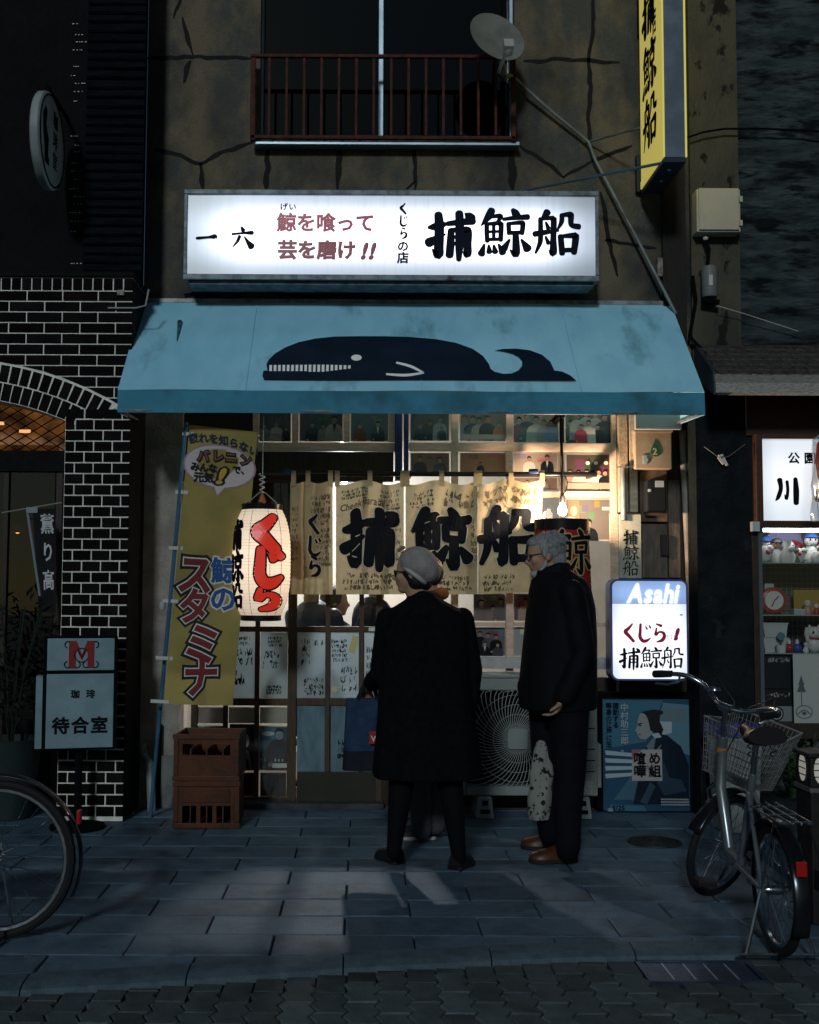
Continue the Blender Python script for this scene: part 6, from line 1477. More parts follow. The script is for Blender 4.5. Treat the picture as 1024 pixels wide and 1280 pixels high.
# black pier between the shops
YK = 7.36
kx0, kx1 = P(872, 700, YK).x, P(943, 700, YK).x
q = B(); q.box(kx0, kx1, YK, YF + .2, .003, P(900, 480, YK).z); q.build('black_pier', mat('black_render', (.005, .007, .009), (.011, .015, .018), 5, .8, spec=.1, bump=1.0, bscale=55, c3=(.045, .055, .06), scale3=3, lo3=.66, hi3=.8), rs_, smooth=0)
q = B(); q.pbox(933, 490, 1300, 545, YK - .02, YK + .3); q.build('wood_fascia', mat('red_brown_wood', (.045, .022, .014), (.03, .016, .012), 10, .5, stretch=(1, 1, 8), bump=.3), rs_, smooth=0)
q = B(); q.pbox(943.5, 660, 951, 1010, YK - .02, YK + .03); q.build('window_post', M_dkwood, rs_, smooth=0)
q = B(); q.pbox(943, 905, 1300, 925, YK - .03, YK + .35); q.build('window_ledge', M_dkwood, rs_, smooth=0, bevel=.004)
q = B(); q.pbox(950, 925.5, 1300, 1014, YK + .02, YK + .3); q.build('low_wall', mat('low_wall_grey', (.09, .10, .105), (.06, .066, .07), 5, .8, bump=.6), rs_, smooth=0)
# display case
YW = YK + .02; YBk = YK + .42
dcx0 = P(951, 700, YW).x; dcx1 = 3.2
zsh = [P(985, y, YK + .2).z for y in (704, 768, 815, 903)]
q = B(); q.box(dcx0 + .003, dcx1, YBk, YBk + .02, P(980, 905, YBk).z, P(980, 655, YK).z); q.build('case_back', mat('case_back', (.10, .095, .08), (.07, .068, .06), 6, .8), rs_, smooth=0)
q = B()
for i in range(34): x = dcx0 + .02 + i * .035; q.box(x, x + .004, YBk - .008, YBk - .002, zsh[3], P(980, 660, YBk).z)
for i in range(34): z = zsh[3] + .02 + i * .035; q.box(dcx0 + .01, dcx1, YBk - .012, YBk - .008, z, z + .004)
q.build('wire_mesh', mat('mesh_wire', (.22, .22, .18), rough=.4, metal=.4), rs_, smooth=0)
q = B(); q.box(dcx0 - .01, dcx0 + .002, YW, YBk, zsh[3], P(980, 660, YW).z); q.build('case_side', M_dkwood, rs_, smooth=0)
M_shelf = glass('shelf_glass', (.75, .85, .85), .25)
for z in zsh[:3]:
    q = B(); q.box(dcx0 + .004, dcx1, YW + .03, YBk - .015, z - .006, z); q.build('shelf', mat('shelf_edge', (.25, .33, .34), rough=.2), rs_, smooth=0)
q = B(); q.box(dcx0 - .01, dcx1, YW - .004, YW, zsh[3], P(980, 658, YW).z); q.build('case_glass', M_glass, rs_, smooth=0)
q = B(); q.pbox(950, 660, 954.5, 905, YW - .012, YW + .02); q.build('case_post', mat('case_steel', (.12, .16, .19), rough=.3, metal=.5), rs_, smooth=0)
# lamp strip inside the case
q = B(); zz = P(985, 660, YW).z; q.box(dcx0 + .05, dcx1, YW + .06, YW + .09, zz - .02, zz); tag(q.build('display_lamp', emit('case_lamp', (.95, .97, 1), 15), None, smooth=0), 'lit tube lamp at the top of the toy display case', 'lamp')
# framed lit sign above
YG = YK - .05
fs2 = thing('framed_shop_sign', 'backlit white shop sign in a brown wooden frame at the right edge', 'sign', P(1010, 656, YG))
M_frame = mat('frame_wood', (.07, .030, .018), (.045, .02, .013), 9, .4, bump=.2, stretch=(1, 1, 4))
a, b_, c_, d_ = rc(944, 543, 1090, 660, YG)
t_ = .045
for n_, bx_ in (('frame_side', (a, a + t_, c_, d_)), ('frame_side', (b_ - t_, b_, c_, d_)), ('frame_rail', (a + t_, b_ - t_, d_ - .03, d_)), ('frame_rail', (a + t_, b_ - t_, c_, c_ + .045))):
    q = B(); q.box(bx_[0], bx_[1], YG - .02, YG + .1, bx_[2], bx_[3]); q.build(n_, M_frame, fs2, smooth=0, bevel=.005)
M_fs = bpy.data.materials.new('framed_sign_face'); M_fs.use_nodes = True; sign_face(M_fs, (.93, .96, 1.0), .86, .80, 0, 0, 0, 0, False)
q = B(); q.box(a + t_, b_ - t_, YG + .004, YG + .02, c_ + .045, d_ - .03); fce = q.build('face', M_fs, fs2, smooth=0)
def fg(px, py, s): p = P(px, py, YG); return flat(p.x, p.z, s / (F / YG), YG + .002)
q = B(); put_font(q, '公園', fg(985, 578, 15), .035, 1.35); q.build('lettering', M_ink, fce, smooth=0)
q = B(); put_brush(q, '川', fg(968, 630, 33), 1.0); q.build('lettering', M_ink, fce, smooth=0)
q = B(); put_font(q, 'の', fg(1016, 628, 26), .04); q.build('lettering', M_ink, fce, smooth=0)
q = B(); q.pbox(941, 652, 950, 664, YG - .03, YG + .02); q.build('corner_clip', M_steelw, fs2, smooth=0)
# plastic-wrapped red lantern at the frame's edge
Yz = 6.95; c = P(1054, 600, Yz)
wl = thing('wrapped_red_lantern', 'red lantern wrapped in clear plastic at the right edge of view', 'lantern', c)
q = B(); q.lathe([(.10, -.16), (.145, -.10), (.155, 0), (.145, .1), (.10, .17), (.02, .18)], c + Vector((0, 0, .12)), 24); q.build('paper_body', M_rp, wl)
q = B()
def wr(u, v):
    t = u * 6.2832; r = .15 + .02 * math.sin(7 * t) * (1 - v) + .012 * noise.noise(Vector((math.cos(t) * 3, math.sin(t) * 3, v * 7))); r *= (1.1 if v < .8 else 1.1 - (v - .8) * 4.4)
    return c + Vector((r * math.cos(t), r * math.sin(t), -.25 + .62 * v))
q.grid(wr, 48, 20); q.build('plastic_wrap', glass('clear_plastic', (.85, .88, .9), .35, .15), wl)
q = B(); q.tube([c + Vector((0, 0, .3)), Vector((c.x, Yz, ez0 + .02))], .004, 6); q.build('hanger', M_black, wl)
# toys and goods ------------------------------------------------------------
rg = random.Random(5)
def toy(name, label, cat, px, zb, Y, fn, group='goods in the toy display case'):
    p = P(px, 780, Y); t = thing(name, label, cat, (p.x, Y, zb), group); fn(t, Vector((p.x, Y, zb))); return t
def figure(t, o, c1, c2, h=.14, hat=None, pose=1):
    q = B(); q.lathe([(0, 0), (h * .22, 0), (h * .26, h * .12), (h * .18, h * .45), (h * .10, h * .56)], o, 14); q.build('body', c1, t)
    q = B(); q.ball(o + Vector((0, 0, h * .74)), (h * .22, h * .2, h * .22)); hd = q.build('head', c2, t)
    q = B()
    for s_ in (-1, 1): q.tube([o + Vector((s_ * h * .14, 0, h * .48)), o + Vector((s_ * h * .32, -.01, h * (.42 + .2 * pose * s_))), o + Vector((s_ * h * .36, -.02, h * (.5 + .3 * pose * s_)))], h * .05, 6)
    q.build('arm', c1, t)
    q = B()
    for s_ in (-1, 1): q.ball(o + Vector((s_ * h * .08, -h * .19, h * .77)), h * .03, 8, 6)
    q.build('eye', M_black, hd)
    if hat: q = B(); q.lathe([(h * .26, 0), (h * .22, .01), (h * .15, h * .14), (0, h * .2)], o + Vector((0, 0, h * .84)), 14); q.build('hat', hat, t)
T = lambda n, c_: mat('toy_' + n, c_, rough=.35)
white, lil, red, blu, tan, blk, grn = T('white', (.55, .53, .5)), T('lilac', (.30, .27, .50)), T('red', (.32, .03, .03)), T('blue', (.03, .08, .28)), T('tan', (.35, .24, .15)), T('black', (.02, .02, .025)), T('green', (.05, .09, .06))
z0, z1, z2, z3 = zsh
Yt = YK + .2
q0_ = toy('lilac_plate', 'round lilac plate propped at the back of the top shelf', 'plate', 981, z0, YK + .36, lambda t, o: (B().lathe([(0, -.008), (.11, -.01), (.125, -.02), (.125, -.012), (.11, 0), (0, 0)], o + Vector((0, 0, .128)), 28, 'y').build('disc', lil, t), B().box(o.x - .03, o.x + .03, o.y, o.y + .03, o.z, o.z + .02).build('foot', lil, t, smooth=0)))
toy('toy_figure', 'white and tan figurine at the left end of the top shelf', 'figurine', 960, z0, Yt, lambda t, o: figure(t, o, tan, white, .17, blu))
toy('toy_figure', 'dark-hatted figurine before the lilac plate on the top shelf', 'figurine', 973, z0, Yt - .05, lambda t, o: figure(t, o, white, tan, .16, blk, -1))
toy('toy_figure', 'small red-armed figurine in the middle of the top shelf', 'figurine', 989, z0, Yt, lambda t, o: figure(t, o, red, white, .15))
toy('toy_figure', 'green squat figurine on the top shelf edge', 'figurine', 997, z0, Yt - .08, lambda t, o: figure(t, o, grn, grn, .10))
toy('toy_figure', 'blue-hatted white figurine at the right end of the top shelf', 'figurine', 1016, z0, Yt, lambda t, o: figure(t, o, white, white, .2, blu))
toy('toy_figure', 'orange-brown figurine right of the blue-hatted one', 'figurine', 1032, z0, Yt, lambda t, o: figure(t, o, tan, red, .17))
for k in range(11):                                   # the rest of the crowded top shelf
    px_ = 957 + k * 7.3; m_ = (white, tan, lil, blu, white, red, white, blk, tan, white, blu)[k]; yy_ = YK + (.12, .30, .26, .33, .10, .31, .13, .3, .28, .12, .3)[k]
    def tk(t, o, k=k, m_=m_):
        h = rg.uniform(.05, .15); q = B()
        if k % 3 == 0: q.ball(o + Vector((0, 0, h * .5)), (h * .4, h * .35, h * .5)); q.ball(o + Vector((h * .3, -.01, h * .8)), h * .22)
        elif k % 3 == 1: q.lathe([(h * .3, 0), (h * .36, h * .3), (h * .15, h * .7), (h * .2, h), (0, h)], o, 12)
        else: q.tube([o + Vector((h * .5 * math.cos(i * .5), -.01, h * .52 + h * .5 * math.sin(i * .5))) for i in range(13)], h * .1, 8, True)
        q.build('trinket_body', m_, t); q = B(); q.ball(o + Vector((h * rg.uniform(-.2, .2), -h * .35, h * .6)), h * .14, 8, 6); q.build('trinket_knob', (red, white, blk)[k % 3], t)
    shp_ = ('lumpy', 'vase-shaped', 'ring-shaped')[k % 3]; cl_ = ('white', 'tan', 'lilac', 'blue', 'white', 'red', 'white', 'black', 'tan', 'white', 'blue')[k]; od_ = ('first', 'second', 'third', 'fourth', 'fifth', 'sixth', 'seventh', 'eighth', 'ninth', 'tenth', 'eleventh')[k]
    toy('trinket', '%s %s trinket on the top shelf, %s trinket from its left end' % (cl_, shp_, od_), 'trinket', px_, z0, yy_, tk, 'trinkets crowding the top shelf')
def clock(t, o):
    B().lathe([(0, -.02), (.075, -.02), (.085, -.012), (.085, .02), (0, .02)], o + Vector((0, 0, .09)), 26, 'y').build('case', red, t)
    B().lathe([(0, -.006), (.06, -.006), (.062, 0)], o + Vector((0, -.02, .09)), 22, 'y').build('dial', white, t)
    q = B(); q.box(o.x - .045, o.x + .02, o.y + .022, o.y + .045, o.z, o.z + .20); q.build('back_plate', T('silver', (.35, .36, .38)), t, smooth=0, bevel=.01)
    q = B(); q.obox(o + Vector((0, -.03, .09)), o + Vector((.03, -.03, .12)), .004, .005); q.obox(o + Vector((0, -.03, .09)), o + Vector((-.02, -.03, .05)), .004, .005); q.build('hand', blk, t, smooth=0)
toy('toy_clock', 'round red-rimmed toy clock on the middle shelf', 'clock', 967, z1, Yt, clock)
toy('yellow_card', 'plain yellow-brown card standing on the middle shelf', 'card', 1012, z1, YK + .3, lambda t, o: B().box(o.x - .10, o.x + .12, o.y, o.y + .008, o.z, o.z + .16).build('card', T('ochre', (.32, .20, .04)), t, smooth=0))
toy('toy_figure', 'tiny pink figurine before the yellow card', 'figurine', 1010, z1, Yt, lambda t, o: figure(t, o, T('pink', (.4, .22, .22)), white, .10))
toy('toy_figure', 'tiny red and white figurine at the right end of the middle shelf', 'figurine', 1021, z1, Yt - .05, lambda t, o: figure(t, o, red, white, .075))
toy('small_box', 'small pale box lying on the middle shelf', 'box', 1000, z1, Yt - .05, lambda t, o: (B().box(o.x - .035, o.x + .035, o.y, o.y + .06, o.z, o.z + .03).build('box', T('paleblue', (.3, .34, .4)), t, smooth=0), B().box(o.x - .036, o.x + .036, o.y - .001, o.y + .061, o.z + .031, o.z + .036).build('lid', white, t, smooth=0)))
def tub(t, o):
    q = B(); r = lambda w_, z: [(o.x - w_, o.y - .05, o.z + z), (o.x + w_, o.y - .05, o.z + z), (o.x + w_, o.y + .09, o.z + z), (o.x - w_, o.y + .09, o.z + z)]
    q.loft([r(.068, 0), r(.08, .085)]); q.build('tub', T('tubwhite', (.42, .44, .42)), t, smooth=0)
    q = B(); q.loft([r(.086, .086), r(.086, .094)]); q.build('lid', T('tubwhite', (.42, .44, .42)), t, smooth=0)
toy('storage_tub', 'pale plastic tub under another tub on the lower shelf', 'tub', 966, z2, Yt, tub)
toy('storage_tub', 'upper pale plastic tub of the two on the lower shelf', 'tub', 966, z2 + .096, Yt, tub)
for i, (px, m_, lb) in enumerate(((986, red, 'small red ball with a cap on the lower shelf'), (996, blu, 'small blue ball with a cap on the lower shelf'))):
    toy('toy_ball', lb, 'ball', px, z2, Yt - .08, lambda t, o: (B().ball(o + Vector((0, 0, .03)), .03).build('ball', m_, t), B().lathe([(.012, 0), (.012, .016), (.005, .03)], o + Vector((0, 0, .056)), 10).build('cap', white, t)))
toy('flower_pot_toy', 'tiny white pot with a teal toy flower on the lower shelf', 'toy', 976, z2, Yt - .1, lambda t, o: (B().lathe([(.028, 0), (.034, .05), (.03, .05), (0, .045)], o, 14).build('pot', white, t), B().tube([o + Vector((0, 0, .04)), o + Vector((0, 0, .09))], .004, 6).build('stem', grn, t), B().lathe([(0, -.005), (.026, -.005), (.026, .005), (0, .005)], o + Vector((0, 0, .105)), 8, 'y').build('flower', T('teal', (.08, .2, .22)), t)))
def cat_(t, o):
    q = B(); q.ball(o + Vector((0, 0, .05)), (.05, .045, .055)); q.build('body', white, t)
    q = B(); q.ball(o + Vector((0, -.01, .125)), (.05, .043, .042)); hd = q.build('head', white, t)
    for s_ in (-1, 1):
        q = B(); q.lathe([(.016, 0), (.0, .03)], o + Vector((s_ * .03, -.01, .155)), 8); q.build('ear', white, hd)
        q = B(); q.ball(o + Vector((s_ * .02, -.05, .13)), (.008, .004, .010), 8, 6); q.build('eye', blk, hd)
    q = B(); q.tube([o + Vector((-.045, -.02, .07)), o + Vector((-.06, -.03, .12)), o + Vector((-.055, -.035, .16))], .014, 8); q.build('raised_paw', white, t)
    q = B(); q.tube([o + Vector((.04 * math.cos(i * .6), -.01 + .038 * math.sin(i * .6), .09)) for i in range(11)], .005, 6); q.build('collar', red, t)
toy('cat_figurine', 'white beckoning cat figurine on the lower shelf', 'figurine', 1017, z2, Yt, cat_)
toy('toy_figure', 'small white figurine beside the beckoning cat', 'figurine', 1007, z2, Yt - .08, lambda t, o: figure(t, o, white, white, .07))
def bx_(t, o, h, lab):
    q = B(); q.box(o.x - .12, o.x + .12, o.y, o.y + .2, o.z, o.z + h); bd = q.build('carton', T('carton', (.014, .015, .018)), t, smooth=0, bevel=.003)
    q = B(); scribble(q, lambda u, v, l: Vector((o.x - .11 + .22 * u, o.y - .002, o.z + h * (.78 + .18 * v))), .05, 0, .95, 1, 1, random.Random(int(o.z * 1000)), .012, .22); q.build('print_line', white, bd, smooth=0)
toy('game_carton', 'upper black carton with white print under the lower shelf', 'carton', 974, z3 + .225, YK + .08, lambda t, o: bx_(t, o, .215, 0))
toy('game_carton', 'lower black carton with a round emblem at the bottom of the case', 'carton', 974, z3 + .0, YK + .08, lambda t, o: (bx_(t, o, .22, 1), B().box(o.x - .115, o.x + .115, o.y - .004, o.y - .001, o.z + .02, o.z + .115).build('grey_band', T('band', (.24, .27, .28)), t, smooth=0), B().lathe([(0, -.004), (.046, -.004), (.047, 0)], o + Vector((-.03, -.0045, .068)), 24, 'y').build('emblem', blk, t), B().tube([o + Vector((-.03 + .034 * math.cos(i * .42), -.0095, .068 + .034 * math.sin(i * .42))) for i in range(15)], .003, 5, True).build('emblem_ring', white, t)))
# white notice sheet in the case
a, b_, c_, d_ = rc(992, 818, 1090, 904, YW - .02); p = Pic(a, b_, c_, d_, YW - .02)
p.rect(0, 0, 1, 1, (.34, .36, .34)); p.line([(.10, .25), (.10, .55)], .006, (.05, .08, .09)); p.poly([(.04, .45), (.10, .62), (.16, .45)], (.06, .09, .10)); p.poly([(.06, .55), (.10, .70), (.14, .55)], (.06, .09, .10)); p.oval(.13, .16, .11, .10, (.06, .09, .10), 18); p.oval(.13, .16, .098, .086, (.34, .36, .34), 18)
p.line([(.05, .13), (.13, .19), (.21, .13)], .008, (.06, .09, .10)); p.oval(.13, .14, .03, .03, (.06, .09, .1), 8)
for i in range(6): p.line([(.36, .85 - i * .12), (.38, .80 - i * .12), (.37, .78 - i * .12)], .006, (.1, .12, .13))
tag(p.build('notice_sheet', None), 'pale notice sheet with a small pagoda drawing at the display case', 'notice')
leafy('leafy_plant', 'low leafy plant on the ledge below the toy display case', Vector((P(990, 935, 7.12).x, 7.12, .003)), .34, .62, 340, M_leaf, M_potg, 8, lw=.045, ll=.16)
# beige box, cylinder, wires on the pilaster
ub_ = thing('utility_box', 'beige utility box fixed high on the peeling pilaster', 'utility box', P(899, 290, YP - .1))
M_beige = mat('box_beige', (.56, .50, .37), (.48, .43, .32), 4, .5)
q = B(); q.pbox(871, 236, 926, 290, YP - .12, YP - .002); q.build('box', M_beige, ub_, smooth=0, bevel=.008)
q = B(); q.pbox(874, 235, 924, 287, YP - .135, YP - .122); q.build('door', M_beige, ub_, smooth=0, bevel=.004)
for y in (245, 275): q = B(); q.pbox(924.5, y, 928.5, y + 7, YP - .135, YP - .10); q.build('hinge', M_beige, ub_, smooth=0)
cy_ = thing('cable_closure', 'grey cylindrical cable closure hanging under the utility box', 'cable closure', P(887, 372, YP - .08))
ccn = P(887, 352, YP - .08)
q = B(); q.lathe([(.0, -.11), (.048, -.105), (.052, -.09), (.052, .08), (.046, .1), (.02, .108), (0, .11)], ccn, 20); q.build('body', mat('closure_grey', (.15, .17, .17), (.11, .125, .125), 6, .5), cy_)
q = B(); q.box(ccn.x - .02, ccn.x + .005, ccn.y - .0565, ccn.y - .05, ccn.z - .04, ccn.z + .03); q.build('label', white, cy_, smooth=0)
q = B(); q.tube([ccn + Vector((-.01, 0, .11)), ccn + Vector((.0, .0, .22)), P(882, 300, YP - .06)], .012, 8); q.tube([ccn + Vector((-.05, 0, -.12)), ccn + Vector((.06, 0, -.14))], .02, 8); q.build('fitting', M_black, cy_)
q = B(); q.ball(P(882, 298, YP - .06), .018); q.build('cap', white, cy_)
q = B(); q.box(ccn.x - .03, ccn.x + .03, ccn.y + .045, YP, ccn.z - .02, ccn.z + .05); q.build('strap', M_black, cy_, smooth=0)
pipe('overhead_wire', 'black wire running from the yellow sign across the rough right wall', 'wire', [P(859, 172, YF - .09), P(880, 165, YF - .09), P(905, 161, YF - .09), P(960, 161, YF - .09), P(1060, 166, YF - .09)], .007, M_black, 6)
pipe('stray_wire', 'thin pale wire trailing from the cable closure down to the right', 'wire', [P(896, 382, YF - .12), P(930, 392, YF - .10), P(998, 414, YF - .08)], .003, mat('pale_wire', (.45, .45, .42), rough=.5), 5)
pipe('dangling_cable', 'thick black cable hanging beside the closure on the pilaster', 'cable', [P(866, 345, YP - .03), P(870, 375, YP - .05), P(862, 420, YP - .05), P(880, 440, YP - .08)], .012, M_black, 8)
q = B(); q.pbox(822, 322, 829, 345, YF - .04, YF - .003); tag(q.build('wall_socket', mat('socket_pale', (.30, .25, .2), (.1, .1, .1), 30, .6), None, smooth=0, bevel=.004), 'small pale weathered fitting on the wall above the right awning corner', 'fitting')
q = B(); q.pbox(829, 205, 858, 470, YF - .04, YF - .003); q.build('corner_post', mat('corner_post', (.022, .017, .013), (.012, .011, .010), 6, .7, bump=.4, stretch=(6, 1, 1)), rb, smooth=0)
# white tag on a wire in front of the pier
kt = thing('hanging_tag', 'small white twisted tag hanging on a wire before the black pier', 'tag', P(904, 580, YK - .04))
q = B(); q.tube([P(880, 558, YK - .003), P(900, 573, YK - .03), P(912, 570, YK - .03), P(932, 555, YK - .003)], .0025, 5); q.build('wire', M_pipe, kt)
q = B(); q.obox(P(898, 571, YK - .035), P(905, 580, YK - .035), .012, .018); q.obox(P(904, 572, YK - .038), P(909, 582, YK - .038), .012, .014); q.obox(P(898, 570, YK - .04), P(904, 569, YK - .04), .01, .014); q.build('tag', white, kt, smooth=0)
# bin with blue lid
bc = Vector((P(918, 950, 6.98).x, 6.98, .003)); bi = thing('waste_bin', 'pale bin with a dark blue lid behind the bicycle basket', 'bin', bc)
q = B(); r = lambda w_, d_, z: [(bc.x - w_, bc.y - d_, z), (bc.x + w_, bc.y - d_, z), (bc.x + w_, bc.y + d_, z), (bc.x - w_, bc.y + d_, z)]
q.loft([r(.105, .10, .004), r(.13, .125, .56)]); q.build('body', mat('bin_pale', (.24, .26, .25), (.19, .2, .2), 5, .5), bi, smooth=0, bevel=.01)
q = B(); q.loft([r(.14, .135, .561), r(.14, .135, .60), r(.12, .115, .63)]); q.build('lid', mat('bin_blue', (.02, .03, .18), rough=.4), bi, smooth=0, bevel=.008)
q = B(); q.box(bc.x - .05, bc.x + .05, bc.y - .143, bc.y - .137, .565, .585); q.build('handle', mat('bin_blue', (.02, .03, .18)), bi, smooth=0)
# lantern-like bollard lamp
bl_c = G(1033, 1150); bo_ = thing('bollard_lamp', 'dark square bollard with a small lit lattice window at the right edge', 'bollard lamp', bl_c)
M_bol = mat('bollard_dark', (.012, .011, .012), (.02, .017, .016), 8, .5, bump=.2)
hw = .088
zL = P(1015, 985, bl_c.y - hw).z; zT = P(1015, 948, bl_c.y - hw).z
q = B(); q.box(bl_c.x - hw, bl_c.x + hw, bl_c.y - hw, bl_c.y + hw, .003, zL - .02); q.build('post', M_bol, bo_, smooth=0, bevel=.006)
q = B(); q.box(bl_c.x - hw - .006, bl_c.x + hw + .006, bl_c.y - hw - .006, bl_c.y + hw + .006, zL - .019, zL - .001); q.build('band', mat('band_grey', (.12, .12, .12), rough=.4), bo_, smooth=0)
q = B(); q.box(bl_c.x - hw, bl_c.x + hw, bl_c.y - hw, bl_c.y + hw, zL, zT); q.build('lamp_head', M_bol, bo_, smooth=0, bevel=.006)
q = B(); q.box(bl_c.x - hw - .01, bl_c.x + hw + .01, bl_c.y - hw - .01, bl_c.y + hw + .01, zT + .001, zT + .022); q.build('cap', M_bol, bo_, smooth=0, bevel=.006)
M_lat = emit('lattice_glow', (.95, .9, .8), .22, (.3, .3, .28))
for ax in ('l', 'f'):
    zc2 = (zL + zT) / 2 + .012; pts = [(.024 * math.cos(t * .393) * 1.6, .058 * math.sin(t * .393)) for t in range(16)]
    q = B()
    if ax == 'l': q.prism([(bl_c.x - hw - .003, bl_c.y + a_, zc2 + b_) for a_, b_ in pts], (.002, 0, 0))
    else: q.prism([(bl_c.x - .045 + a_ * .75, bl_c.y - hw - .003, zc2 + b_) for a_, b_ in pts], (0, .002, 0))
    wnd = q.build('lit_window', M_lat, bo_, smooth=0)
    q = B()
    for k in (-1, 0, 1):
        if ax == 'l': q.box(bl_c.x - hw - .006, bl_c.x - hw - .0035, bl_c.y - .04, bl_c.y + .04, zc2 + k * .028 - .002, zc2 + k * .028 + .002)
        else: q.box(bl_c.x - .045 - .03, bl_c.x - .045 + .03, bl_c.y - hw - .006, bl_c.y - hw - .0035, zc2 + k * .028 - .002, zc2 + k * .028 + .002)
    if ax == 'f': q.box(bl_c.x - .047, bl_c.x - .043, bl_c.y - hw - .0085, bl_c.y - hw - .0062, zc2 - .055, zc2 + .055)
    q.build('lattice', M_black, wnd, smooth=0)
# ================================================================== bicycles (built heading +X, then turned)
M_chrome = mat('chrome', (.55, .57, .6), (.4, .42, .45), 20, .22, metal=1.0)
M_tyre = mat('tyre_rubber', (.012, .012, .013), rough=.75, bump=.3, bscale=200)
M_silver = mat('frame_silver', (.30, .33, .36), (.24, .27, .3), 8, .3, metal=.7)
M_blackp = mat('black_plastic', (.012, .012, .014), rough=.45)
M_fend = mat('fender_steel', (.05, .055, .065), (.03, .034, .04), 8, .22, metal=.8)
def spin(c, r, ax, n=40, a0=0, a1=2 * math.pi, close=True):
    out = []
    for i in range(n + (0 if close else 1)):
        t = a0 + (a1 - a0) * i / n; out.append(c + ax @ Vector((r * math.cos(t), 0, r * math.sin(t))))
    return out
def wheel(t, c, r, ax, spokes, name):
    q = B(); q.tube(spin(c, r - .018, ax), .0185, 8, True); w_ = q.build('wheel', M_tyre, t, local=True)
    q = B(); q.tube(spin(c, r - .040, ax), .011, 6, True); q.build('rim', M_chrome, w_, local=True)
    q = B(); yv = ax @ Vector((0, 1, 0)); q.tube([c - yv * .045, c - yv * .03, c + yv * .03, c + yv * .045], [.012, .018, .018, .012], 10); q.build('hub', M_chrome, w_, local=True)
    q = B()
    for k in range(spokes):
        t0 = 2 * math.pi * k / spokes; s_ = 1 if k % 2 else -1
        a_ = c + ax @ Vector((.016 * math.cos(t0 + .9 * s_), .028 * s_, .016 * math.sin(t0 + .9 * s_))); b_ = c + ax @ Vector(((r - .046) * math.cos(t0), 0, (r - .046) * math.sin(t0)))
        q.tube([a_, b_], .0016, 4)
    q.build('spoke', M_chrome, w_, local=True)
    return w_
def fender(t, c, r, ax, a0, a1, m):
    q = B(); n = 26
    def f(u, v):
        an = a0 + (a1 - a0) * u; ph = (v - .5) * 2.0
        rr = r + .016 * math.cos(ph) ; return c + ax @ Vector((rr * math.cos(an), .032 * math.sin(ph) / math.sin(1.0), rr * math.sin(an)))
    q.grid(f, n, 6); o = q.build('fender', m, t, local=True); md = o.modifiers.new('sheet', 'SOLIDIFY'); md.thickness = .0015
    return o
